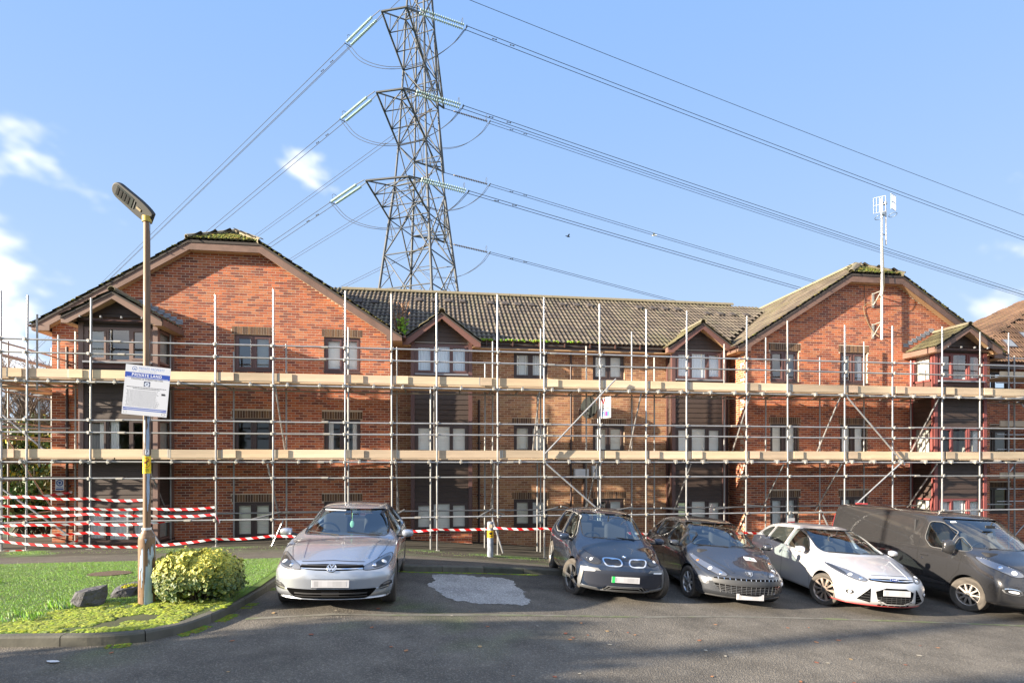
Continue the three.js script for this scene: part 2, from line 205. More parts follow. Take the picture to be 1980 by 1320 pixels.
const bedS = [[.2, .115, .062], [.15, .085, .05], [.24, .135, .07], [.12, .07, .045]];
const brickMats = bedM.map((c) => mat(c, .9, { bumpMap: rough, bumpScale: .004, map: rough }));
const brickGeo = new THREE.BoxGeometry(1, 1, 1); // x length, y height, z depth
const brickInst = mat([1, 1, 1], .9, { bumpMap: rough, bumpScale: .004, map: rough });
let singles = 300;
// place bricks over a wall in the plane z = zf (axis 'x') or x = xf (axis 'z'); openings and top cut them
function bricks(parent, { a0, a1, y0, y1, f, holes = [], top = () => 99, bed = bedM, axis = 'x', out = 1, single = () => false }) {
  const list = [], C = new THREE.Color();
  const put = (a, b, ya, yb, soldier, colours = bed) => {
    if (b - a < .02 || yb - ya < .02) return;
    const ca = (a + b) / 2, cy = (ya + yb) / 2, c = pick(colours), v = rr(.85, 1.15) * (.82 + .36 * fbm(ca * .8 + f, cy * .45, 3, 0, 19)), d = .034, o = f + out * (rr(-.0008, .0014) - d / 2);
    const p = axis === 'x' ? [ca, cy, o] : [o, cy, ca], s = axis === 'x' ? [b - a, yb - ya, d] : [d, yb - ya, b - a];
    if (!soldier && singles > 0 && single(ca, cy)) { const m = part('brick', brickGeo, brickMats[bedM.indexOf(c)], parent); m.position.set(...p); m.scale.set(...s); singles--; return; }
    list.push([TR(...p, null, ...s), lin(c[0] * v, c[1] * v * rr(.94, 1.05), c[2] * v)]);
  };
  const sold = holes.filter((h) => h[4]);
  for (let r = 0, y = y0; y < y1 - .02; r++, y += .075) {
    const ya = y + .0065, yb = Math.min(y + .0685, y1), cuts = holes.filter((h) => h[2] < yb - .01 && h[3] > ya + .01).map((h) => [h[0], h[1]]);
    for (const h of sold) if (h[3] < yb - .01 && h[3] + .225 > ya + .01) cuts.push([h[0] - .06, h[1] + .06]);
    for (let k = 0, a = a0 - (r % 2) * .1125 - rr(0, .001); a < a1; k++, a += .225) {
      let segs = [[Math.max(a + .0065, a0), Math.min(a + .2185, a1)]];
      for (const [c0, c1] of cuts) segs = segs.flatMap(([s, e]) => (e <= c0 || s >= c1 ? [[s, e]] : [[s, Math.min(e, c0)], [Math.max(s, c1), e]].filter(([p, q]) => q - p > .02)));
      for (const [s, e] of segs) if (Math.min(top(s), top(e)) > yb) put(s, e, ya, yb);
    }
  }
  for (const h of sold) { const n = Math.round((h[1] - h[0] + .12) / .075), w = (h[1] - h[0] + .12) / n; for (let i = 0; i < n; i++) put(h[0] - .06 + i * w + .005, h[0] - .06 + (i + 1) * w - .005, h[3] + .006, h[3] + .219, true, bedS); }
  stuff(inst(brickGeo, brickInst, list, parent, 'brick'), 'courses of brick');
}
function wallMesh(parent, pts, holes, zf, depth, m) {
  const sh = new THREE.Shape(pts.map(([x, y]) => new THREE.Vector2(x, y)));
  for (const [x0, x1, y0, y1] of holes) sh.holes.push(new THREE.Path([[x0, y0], [x0, y1], [x1, y1], [x1, y0]].map(([x, y]) => new THREE.Vector2(x, y))));
  const g = new THREE.ExtrudeGeometry(sh, { depth, bevelEnabled: false }); g.translate(0, 0, zf - depth); boxUV(g); return part('wall', g, m, parent);
}
const blindGeo = (w, h, slat) => { const l = []; const n = Math.round(h / slat); for (let i = 0; i < n; i++) l.push(box(w, slat * .97, .004, 0, (i + .5) * slat - h / 2, 0, [.18, 0, 0])); return merge(l); };
const curtainGeo = (w, h, folds, amp) => { const g = new THREE.PlaneGeometry(w, h, folds * 6, 1), p = g.attributes.position; for (let i = 0; i < p.count; i++) p.setZ(i, amp * Math.sin((p.getX(i) / w + .5) * folds * 6.283 + Math.sin(p.getX(i) * 9)) + .3 * amp * Math.sin(p.getX(i) * 40)); g.computeVertexNormals(); return g; };
// a framed window in the plane z = zf; lights: how many, open: what hangs behind
function window3(parent, x0, x1, y0, y1, zf, o = {}) {
  const { lights = 2, dress = 'blind', m = M.frame, sill = true, side = 0 } = o, fr = [], w = x1 - x0, h = y1 - y0, d = .07, t = .055;
  fr.push(bx(x0, x0 + t, y0, y1, zf - d, zf), bx(x1 - t, x1, y0, y1, zf - d, zf), bx(x0 + t, x1 - t, y1 - t, y1, zf - d, zf), bx(x0 + t, x1 - t, y0, y0 + t, zf - d, zf));
  const lw = w / lights;
  for (let i = 1; i < lights; i++) fr.push(bx(x0 + i * lw - .03, x0 + i * lw + .03, y0 + t, y1 - t, zf - d, zf - .002));
  const win = part('window', boxUV(merge(fr)), m, parent);
  for (let i = 0; i < lights; i++) {
    const a = x0 + i * lw + (i ? .03 : t), b = x0 + (i + 1) * lw - (i < lights - 1 ? .03 : t), cas = o.casement?.includes(i) ?? true, e = cas ? .048 : .006;
    if (cas) part('casement', boxUV(merge([bx(a, a + e, y0 + t, y1 - t, zf - .05, zf + .014), bx(b - e, b, y0 + t, y1 - t, zf - .05, zf + .014), bx(a + e, b - e, y1 - t - e, y1 - t, zf - .05, zf + .014), bx(a + e, b - e, y0 + t, y0 + t + e, zf - .05, zf + .014)])), m, win);
    const pw = b - a - 2 * e, ph = h - 2 * t - 2 * e, px = (a + b) / 2, py = (y0 + y1) / 2;
    const pane = part('pane', new THREE.PlaneGeometry(pw + .01, ph + .01), o.glass ?? M.pane, win); pane.position.set(px, py, zf - .03);
    const kind = Array.isArray(dress) ? dress[i] : dress, z = zf - .1;
    if (kind === 'blind' || kind === 'cream' || kind === 'shut') { const b2 = part('blind', blindGeo(pw + .04, ph + .04, .05), kind === 'cream' ? M.blindCream : M.blind, win); b2.position.set(px, py, z); }
    if (kind === 'dark') { const b2 = part('blind', blindGeo(pw + .04, ph + .04, .035), M.blindGrey, win); b2.position.set(px, py, z); }
    if (kind === 'half') { const b2 = part('blind', blindGeo(pw + .04, ph * .35, .05), M.blindGrey, win); b2.position.set(px, y0 + .08 + ph * .2, z); }
    if (kind === 'net') { const b2 = part('curtain', curtainGeo(pw + .06, ph + .04, 5, .012), M.net, win); b2.position.set(px, py, z); }
    if (kind === 'left' || kind === 'right') { const cw = pw * .42, b2 = part('curtain', curtainGeo(cw, ph + .04, 3, .02), M.curtain, win); b2.position.set(px + (kind === 'left' ? -1 : 1) * (pw - cw) / 2, py, z); }
  }
  if (sill) part('sill', bx(x0 - .0, x1 + .0, y0 - .05, y0 - .002, zf - .06, zf + .09), o.sillM ?? M.frameDark, win);
  return win;
}
const FL = [4.86, 2.41, -.04], WH = 1.05;                              // sills of the three storeys
// tiles ------------------------------------------------------------
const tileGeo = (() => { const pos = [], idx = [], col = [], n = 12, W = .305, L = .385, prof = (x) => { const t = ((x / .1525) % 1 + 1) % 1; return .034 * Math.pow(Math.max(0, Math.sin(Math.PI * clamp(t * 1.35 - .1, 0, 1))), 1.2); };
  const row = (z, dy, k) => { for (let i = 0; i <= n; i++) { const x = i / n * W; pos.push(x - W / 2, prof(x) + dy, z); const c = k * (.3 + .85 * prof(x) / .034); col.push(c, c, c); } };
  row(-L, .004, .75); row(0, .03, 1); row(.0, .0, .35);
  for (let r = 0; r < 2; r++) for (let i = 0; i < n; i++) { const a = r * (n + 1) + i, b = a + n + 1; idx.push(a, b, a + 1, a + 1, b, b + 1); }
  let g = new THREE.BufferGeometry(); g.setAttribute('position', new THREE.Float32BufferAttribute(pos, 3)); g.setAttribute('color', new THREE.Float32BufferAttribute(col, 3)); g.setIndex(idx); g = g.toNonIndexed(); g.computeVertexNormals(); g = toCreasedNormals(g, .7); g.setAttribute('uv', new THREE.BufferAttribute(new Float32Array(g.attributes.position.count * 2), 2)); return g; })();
const tileCols = [[.17, .138, .102], [.148, .12, .092], [.192, .16, .12], [.122, .1, .08], [.165, .143, .1]];
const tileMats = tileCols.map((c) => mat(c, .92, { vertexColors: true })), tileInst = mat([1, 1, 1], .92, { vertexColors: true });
// o: eave corner; e: unit along the eave; u: unit up the slope; keep(p) says which tiles stand
function tiles(parent, o, e, u, L, H, keep, opt = {}) {
  const n = new THREE.Vector3().crossVectors(e, u); if (n.y < 0) n.negate();
  const ex = e.clone(), down = u.clone().negate(); if (new THREE.Vector3().crossVectors(ex, n).dot(down) < 0) ex.negate();
  const B = new THREE.Matrix4().makeBasis(ex, n, down), q = new THREE.Quaternion().setFromRotationMatrix(B), list = [], p = V(0, 0, 0), tint = opt.tint ?? [1, 1, 1];
  for (let r = 0; r * .345 < H - .1; r++) for (let k = 0; (k + .5) * .305 < L; k++) {
    p.copy(o).addScaledVector(e, (k + .5) * .305).addScaledVector(u, r * .345).addScaledVector(n, -.015);
    if (!keep(p.clone().addScaledVector(u, .17))) continue;
    const qq = q.clone().multiply(Q(rr(-.012, .012), rr(-.012, .012), rr(-.012, .012)));
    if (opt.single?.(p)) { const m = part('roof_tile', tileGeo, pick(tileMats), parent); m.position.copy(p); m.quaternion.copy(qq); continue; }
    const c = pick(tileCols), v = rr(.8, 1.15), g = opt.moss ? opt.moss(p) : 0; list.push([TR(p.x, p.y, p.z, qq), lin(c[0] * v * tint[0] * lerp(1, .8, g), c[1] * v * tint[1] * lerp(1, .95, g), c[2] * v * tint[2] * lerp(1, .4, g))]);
  }
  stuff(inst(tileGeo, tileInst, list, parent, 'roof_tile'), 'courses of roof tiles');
}
function slab(list, poly, t = .07) { // a flat roof deck polygon (array of Vector3) with thickness downwards
  const n = poly.length, pos = [], idx = []; for (const p of poly) pos.push(p.x, p.y - .05, p.z); for (const p of poly) pos.push(p.x, p.y - .05 - t, p.z);
  for (let i = 1; i < n - 1; i++) idx.push(0, i, i + 1, n, n + i + 1, n + i); for (let i = 0; i < n; i++) { const j = (i + 1) % n; idx.push(i, n + i, j, j, n + i, n + j); }
  let g = new THREE.BufferGeometry(); g.setAttribute('position', new THREE.Float32BufferAttribute(pos, 3)); g.setIndex(idx); g = g.toNonIndexed(); g.computeVertexNormals(); list.push(boxUV(g));
}
const ridgeGeo = (() => { const g = new THREE.CylinderGeometry(.11, .11, .44, 10, 1, false, -Math.PI / 2, Math.PI); g.rotateZ(Math.PI / 2); g.rotateX(-Math.PI / 2); const p = g.attributes.position; g.computeBoundingBox(); return g; })();
function ridge(parent, a, b, m, r = 1) { const d = b.clone().sub(a), L = d.length(), n = Math.max(1, Math.round(L / .43)); d.divideScalar(L); const q = new THREE.Quaternion().setFromUnitVectors(V(1, 0, 0), d); for (let i = 0; i < n; i++) { const g = part('ridge_tile', ridgeHalf, m, parent); g.position.copy(a).addScaledVector(d, (i + .5) * L / n); g.quaternion.copy(q).multiply(Q(rr(-.02, .02), rr(-.02, .02), 0)); g.scale.set(L / n / .43 * .985, r, r); } }
const ridgeHalf = (() => { const pos = [], idx = [], n = 8; for (const x of [-.215, .215]) for (const rad of [.125, .105]) for (let i = 0; i <= n; i++) { const a = Math.PI * i / n; pos.push(x, Math.sin(a) * rad - .02, Math.cos(a) * rad); } const q = (a, b, c, d) => idx.push(a, b, c, c, b, d), w = n + 1; for (let i = 0; i < n; i++) { q(i, i + 1, 2 * w + i, 2 * w + i + 1); q(w + i + 1, w + i, 3 * w + i + 1, 3 * w + i); q(i + 1, i, w + i + 1, w + i); q(2 * w + i, 2 * w + i + 1, 3 * w + i, 3 * w + i + 1); } let g = new THREE.BufferGeometry(); g.setAttribute('position', new THREE.Float32BufferAttribute(pos, 3)); g.setIndex(idx); g = g.toNonIndexed(); g.computeVertexNormals(); return toCreasedNormals(g, .6); })();
M.ridge = mat([.24, .21, .14], .95, { map: rep(T.blotch, 2) });
M.deck = mat([.06, .05, .045], .9);

const ZW = -17.53, ZC = -18.5, vergeZ = -17.26, SL = .63;
const eaveMain = { z: -18.08, y: 6.05 }, mainTop = 8.7, mainY = (z) => eaveMain.y + .64 * (eaveMain.z - z), mainCap = (x) => mainTop - .2 * Math.max(0, x - 12.4);
const wingY = (xc, x) => 6.0 + SL * (5 - Math.abs(x - xc));
const XL = -5.905, XR = 14.85;
function wing(xc, right) {
  const x0 = xc - 4.635, x1 = xc + 4.635, y0 = -.62 - (right ? .5 : 0), bayX = right ? [16.3, 18.27] : [-9.31, -7.35];
  const xs = right ? [[11.13, 12.17], [13.68, 14.71]] : [[-5.73, -4.67], [-3.2, -2.14]];
  const holes = []; FL.forEach((y, f) => xs.forEach(([a, b]) => holes.push([a, b, y, y + WH, true])));
  const bayHoles = [[bayX[0] + .1, bayX[1] - .1, -.0, 5.85]];
  const all = [...holes, ...bayHoles];
  const topAt = (x) => Math.min(8.4, wingY(xc, x) - .17);
  const w = wallMesh(bldg, [[x0, y0], [x1, y0], [x1, topAt(x1)], [xc + (5 - (8.4 + .17 - 6) / SL), 8.4], [xc - (5 - (8.4 + .17 - 6) / SL), 8.4], [x0, topAt(x0)]], all, ZW - .0022, .26, M.mortar);
  bricks(w, { a0: x0, a1: x1, y0, y1: 8.42, f: ZW, holes: [...holes, [bayX[0], bayX[1], -9, 5.9]], top: topAt, single: right ? undefined : (x, y) => y > 5.6 && y < 7.75 && x > -7 && x < -3.1 });
  // returns (side walls)
  for (const s of [-1, 1]) { const xe = s < 0 ? x0 : x1, deep = (right ? s < 0 : s > 0) ? 1.3 : 9; const g = boxUV(bx(Math.min(xe - s * .0022, xe - s * .26), Math.max(xe - s * .0022, xe - s * .26), y0, 5.85, ZW - deep, ZW - .262)); const sw = part('wall', g, M.mortar, bldg); bricks(sw, { a0: ZW - deep, a1: ZW - .035, y0, y1: 5.85, f: xe, axis: 'z', out: s }); }
  // windows
  const D = right ? [['open', 'open'], ['open', 'right']] : [['open', 'dark'], ['shut', 'shut']], D1 = right ? [['cream', 'shut'], ['shut', 'shut']] : [['open', 'open'], ['left', 'right']], D2 = right ? [['net', 'net'], ['net', 'net']] : [['cream', 'cream'], ['cream', 'cream']];
  FL.forEach((y, f) => xs.forEach(([a, b], i) => window3(bldg, a + .006, b - .006, y + .006, y + WH - .006, ZW - .07, { dress: [D, D1, D2][f][i], m: f ? M.frameDark : M.frame, glass: f === 0 && (right || i === 0) ? M.paneBlue : M.pane })));
  // rooms: floors, ceiling, back wall
  for (const y of [FL[0] - .6, FL[1] - .6, FL[2] - .55, 6.1]) part('floor', bx(x0 + .28, x1 - .28, y - .15, y, ZW - 5, ZW - .27), M.plaster, bldg);
  part('partition', bx(x0 + .28, x1 - .28, y0, 6, ZW - 5.1, ZW - 5.0), M.plaster, bldg);
  // roof: deck, tiles, half hip, barge boards, soffits
  const zb = -29, eL = V(xc - 5, 6, vergeZ), eR = V(xc + 5, 6, vergeZ), hL = V(xc - .965, 8.542, vergeZ), hR = V(xc + .965, 8.542, vergeZ), top = V(xc, 9.15, vergeZ - .97);
  const deck = []; slab(deck, [eL, hL, top, V(xc, 9.15, zb), V(xc - 5, 6, zb)].reverse()); slab(deck, [eR, hR, top, V(xc, 9.15, zb), V(xc + 5, 6, zb)]); slab(deck, [hL, hR, top]);
  const roof = part('roof', merge(deck), M.deck, bldg), cosA = 1 / Math.hypot(1, SL), sinA = SL * cosA;
  const seen = (p) => p.z > -22.6 ? true : true, hipCut = (p) => p.y < 8.56 + .63 * (vergeZ - p.z);
  const inner = (s) => (right ? s < 0 : s > 0);
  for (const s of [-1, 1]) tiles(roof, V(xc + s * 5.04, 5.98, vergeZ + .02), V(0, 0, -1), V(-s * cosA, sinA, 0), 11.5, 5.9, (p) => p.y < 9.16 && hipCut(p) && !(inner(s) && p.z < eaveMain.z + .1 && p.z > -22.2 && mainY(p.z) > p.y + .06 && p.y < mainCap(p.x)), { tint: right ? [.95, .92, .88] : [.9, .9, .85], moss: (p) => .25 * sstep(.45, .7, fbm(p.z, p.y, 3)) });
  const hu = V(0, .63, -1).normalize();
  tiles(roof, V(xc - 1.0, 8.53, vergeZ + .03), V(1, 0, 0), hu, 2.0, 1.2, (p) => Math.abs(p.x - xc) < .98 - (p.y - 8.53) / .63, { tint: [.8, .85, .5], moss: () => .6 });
  ridge(roof, top, V(xc, 9.15, zb), M.ridge); ridge(roof, hL.clone().add(V(-.04, -.0, .03)), top, M.ridge, .8); ridge(roof, hR.clone().add(V(.04, 0, .03)), top, M.ridge, .8);
  // moss lumps on the half hip
  { const l = []; const g = new THREE.IcosahedronGeometry(1, 1); for (let i = 0; i < 260; i++) { const t = rnd() * .5, x = xc + rr(-1, 1) * (.98 - t * 1.6); l.push([TR(x, 8.56 + t * .63, vergeZ + .03 - t, Q(0, rr(0, 6), 0), rr(.02, .05), rr(.012, .03), rr(.02, .05)), lin(rr(.1, .2), rr(.115, .19), .025)]); } for (let i = 0; i < 170; i++) { const s = pick([-1, 1]), t = rr(0, 1), x = xc + s * lerp(1, 5, t); l.push([TR(x, wingY(xc, x) + .0, vergeZ - rr(-.02, .1), null, rr(.02, .06), rr(.008, .018), rr(.02, .05)), lin(rr(.13, .2), rr(.135, .19), .05)]); } stuff(inst(g, mat([1, 1, 1], 1), l, roof, 'moss')); }
  // barge boards with soffit behind them, and the boxed ends
  const bo = (s) => { const sh = new THREE.Shape([[5.0, -.2], [5.0, -.09], [.95, 4.05 * SL - .09 + .0], [.95, 4.05 * SL - .33], [4.55, -.05], [4.55, -.2]].map(([x, y]) => new THREE.Vector2(s * x, 6 + y))); const g = new THREE.ExtrudeGeometry(sh, { depth: .03, bevelEnabled: false }); g.translate(xc, 0, vergeZ - .05); return boxUV(g); };
  for (const s of [-1, 1]) { part('barge_board', bo(s), M.barge, roof); const pl = []; const so = new THREE.Shape([[4.62, -.33 + .34 * .0], [4.62, .0], [.97, 4.05 * SL - .36], [.97, 4.05 * SL - .38 - .0]].map(([x, y]) => new THREE.Vector2(s * x, 6 + y))); }
  part('barge_board', boxUV(bx(xc - .95, xc + .95, 8.22, 8.45, vergeZ - .05, vergeZ - .02)), M.barge, roof);
  for (const s of [-1, 1]) { const a = V(xc + s * 4.9, 6 + .1 * SL - .33, 0), L = 4.65, g = box(L, .02, .2, 0, 0, 0); g.applyMatrix4(new THREE.Matrix4().makeRotationZ(-s * Math.atan(SL))); g.translate(xc + s * (.95 + L / 2 * .846 - .03), 6 + SL * (5 - (.95 + L / 2 * .846 - .03)) - .3, (vergeZ - .05 + ZW) / 2 + .005); part('soffit', g, M.soffit, roof); }
  part('soffit', bx(xc - .95, xc + .95, 8.215, 8.235, ZW + .004, vergeZ - .052), M.soffit, roof);
  for (const s of [-1, 1]) { part('soffit', bx(Math.min(xc + s * 4.64, xc + s * 5), Math.max(xc + s * 4.64, xc + s * 5), 5.79, 5.81, -27, vergeZ - .052), M.soffit, roof); part('fascia_board', bx(xc + s * 4.99 - .012, xc + s * 4.99 + .012, 5.8, 5.95, -27, vergeZ - .055), M.barge, roof); const gp = new THREE.CylinderGeometry(.055, .055, inner(s) ? .8 : 9.6, 10, 1, false, 0, Math.PI); gp.rotateX(Math.PI / 2); gp.rotateZ(-Math.PI / 2); gp.translate(xc + s * 5.065, 5.95, vergeZ - (inner(s) ? .42 : 4.8)); part('gutter', gp, M.gutter, roof); }
  return w;
}
const wallL = wing(XL, false), wallR = wing(XR, true);

// centre range
{
  const x0 = -1.27, x1 = 10.21, xs = [[2.65, 3.78], [5.33, 6.43]], bays = [[-.67, 1.25], [7.9, 9.82]], holes = [];
  FL.forEach((y) => xs.forEach(([a, b]) => holes.push([a, b, y + .09, y + WH - .05 + .1 * (y > 4 ? -.35 : 0), y < 4])));
  const w = wallMesh(bldg, [[x0, -1.3], [x1, -1.3], [x1, 5.86], [x0, 5.86]], [...holes, ...bays.map(([a, b]) => [a + .1, b - .1, 0, 5.84])], ZC - .0022, .26, M.mortarDark);
  bricks(w, { a0: x0, a1: x1, y0: -1.3, y1: 5.86, f: ZC, holes: [...holes, ...bays.map(([a, b]) => [a, b, -9, 5.9])], bed: bedC });
  const D = [[['net', 'net'], ['blind', 'blind']], [['cream', 'cream'], ['cream', 'cream']], [['cream', 'shut'], ['open', 'shut']]];
  let n = 0; FL.forEach((y, f) => xs.forEach(([a, b], i) => { const h = holes[n++]; window3(bldg, a + .006, b - .006, h[2] + .006, h[3] - .006, ZC - .07, { dress: D[f][i], m: M.frameDark }); }));
  for (const y of [FL[0] - .6, FL[1] - .6, FL[2] - .55, 6.1]) part('floor', bx(x0, x1, y - .15, y, ZC - 5, ZC - .27), M.plaster, bldg);
  part('partition', bx(x0, x1, -1, 6, ZC - 5.1, ZC - 5.0), M.plaster, bldg);
  const deck = [], zr = eaveMain.z - (mainTop - eaveMain.y) / .64; slab(deck, [V(-6, 6.05, eaveMain.z), V(14, 6.05, eaveMain.z), V(14.2, mainCap(14.2), eaveMain.z - (mainCap(14.2) - 6.05) / .64), V(12.4, mainTop, zr), V(-6, mainTop, zr)]); slab(deck, [V(-6, mainTop, zr), V(12.4, mainTop, zr), V(15, 6.1, zr - 4.1), V(-6, 6.1, zr - 4.1)]);
  const roof = part('roof', merge(deck), M.deck, bldg), u = V(0, .64, -1).normalize();
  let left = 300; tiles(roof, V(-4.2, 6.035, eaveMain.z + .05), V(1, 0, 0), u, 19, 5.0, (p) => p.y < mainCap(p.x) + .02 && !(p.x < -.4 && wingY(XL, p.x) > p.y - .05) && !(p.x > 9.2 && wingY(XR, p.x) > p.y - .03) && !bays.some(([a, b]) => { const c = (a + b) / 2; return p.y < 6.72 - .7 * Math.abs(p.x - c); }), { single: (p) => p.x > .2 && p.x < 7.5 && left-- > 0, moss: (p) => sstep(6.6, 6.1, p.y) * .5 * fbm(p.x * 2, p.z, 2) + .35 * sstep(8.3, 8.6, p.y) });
  ridge(roof, V(-3.4, mainTop + .02, zr), V(12.4, mainTop + .02, zr), M.ridge);
  part('fascia_board', boxUV(bx(1.52, 7.6, 5.83, 6.0, eaveMain.z - .06, eaveMain.z - .03)), M.frameDark, roof);
  part('soffit', bx(-1.0, 10, 5.8, 5.83, ZC + .004, eaveMain.z - .03), M.soffit, roof);
  { const g = new THREE.CylinderGeometry(.058, .058, 6.2, 10, 1, false, 0, Math.PI); g.rotateZ(Math.PI / 2); g.rotateX(Math.PI / 2 + Math.PI); const p = g.attributes.position; g.translate(4.56, 5.97, eaveMain.z + .035); part('gutter', g, M.gutter, roof); for (let x = 1.7; x < 7.6; x += .85) part('gutter_bracket', box(.03, .13, .13, x, 5.955, eaveMain.z + .03), M.gutter, roof); }
  // tile vents
  const vent = merge([rbox(.24, .09, .3, .03, 0, .05, 0)]);
  for (const [x, z] of [[-2.61, -20.96], [-2.05, -20.97], [-.49, -21.34], [.06, -21.35], [.57, -21.35], [1.11, -21.36], [2.14, -21.31], [2.69, -21.31], [3.17, -21.26], [3.71, -21.26], [4.95, -21.44], [5.51, -21.44], [6.04, -21.44], [8.02, -21.43], [8.58, -21.43], [9.09, -21.43], [9.6, -21.42], [10.7, -21.1], [11.24, -21.09], [11.76, -21.09], [12.33, -21.09]]) { const v = part('roof_vent', vent, M.deck, roof); v.position.set(x, mainY(z) + .0, z); v.rotation.x = Math.atan(.64); }
  // moss in the gutter
  { const l = []; const g = new THREE.IcosahedronGeometry(1, 1); for (let i = 0; i < 420; i++) { const x = 1.5 + Math.pow(rnd(), 1.6) * 6; if (fbm(x * 2.5, 3, 3) < .42 + .05 * (x - 1.5)) continue; l.push([TR(x, 6.05 + rr(0, .05), eaveMain.z + rr(-.1, .06), Q(0, rr(0, 6), 0), rr(.03, .07), rr(.015, .04), rr(.03, .06)), lin(rr(.1, .18), rr(.19, .3), .015)]); } stuff(inst(g, mat([1, 1, 1], 1), l, roof, 'moss'), 'bright green moss along the gutter'); }
}
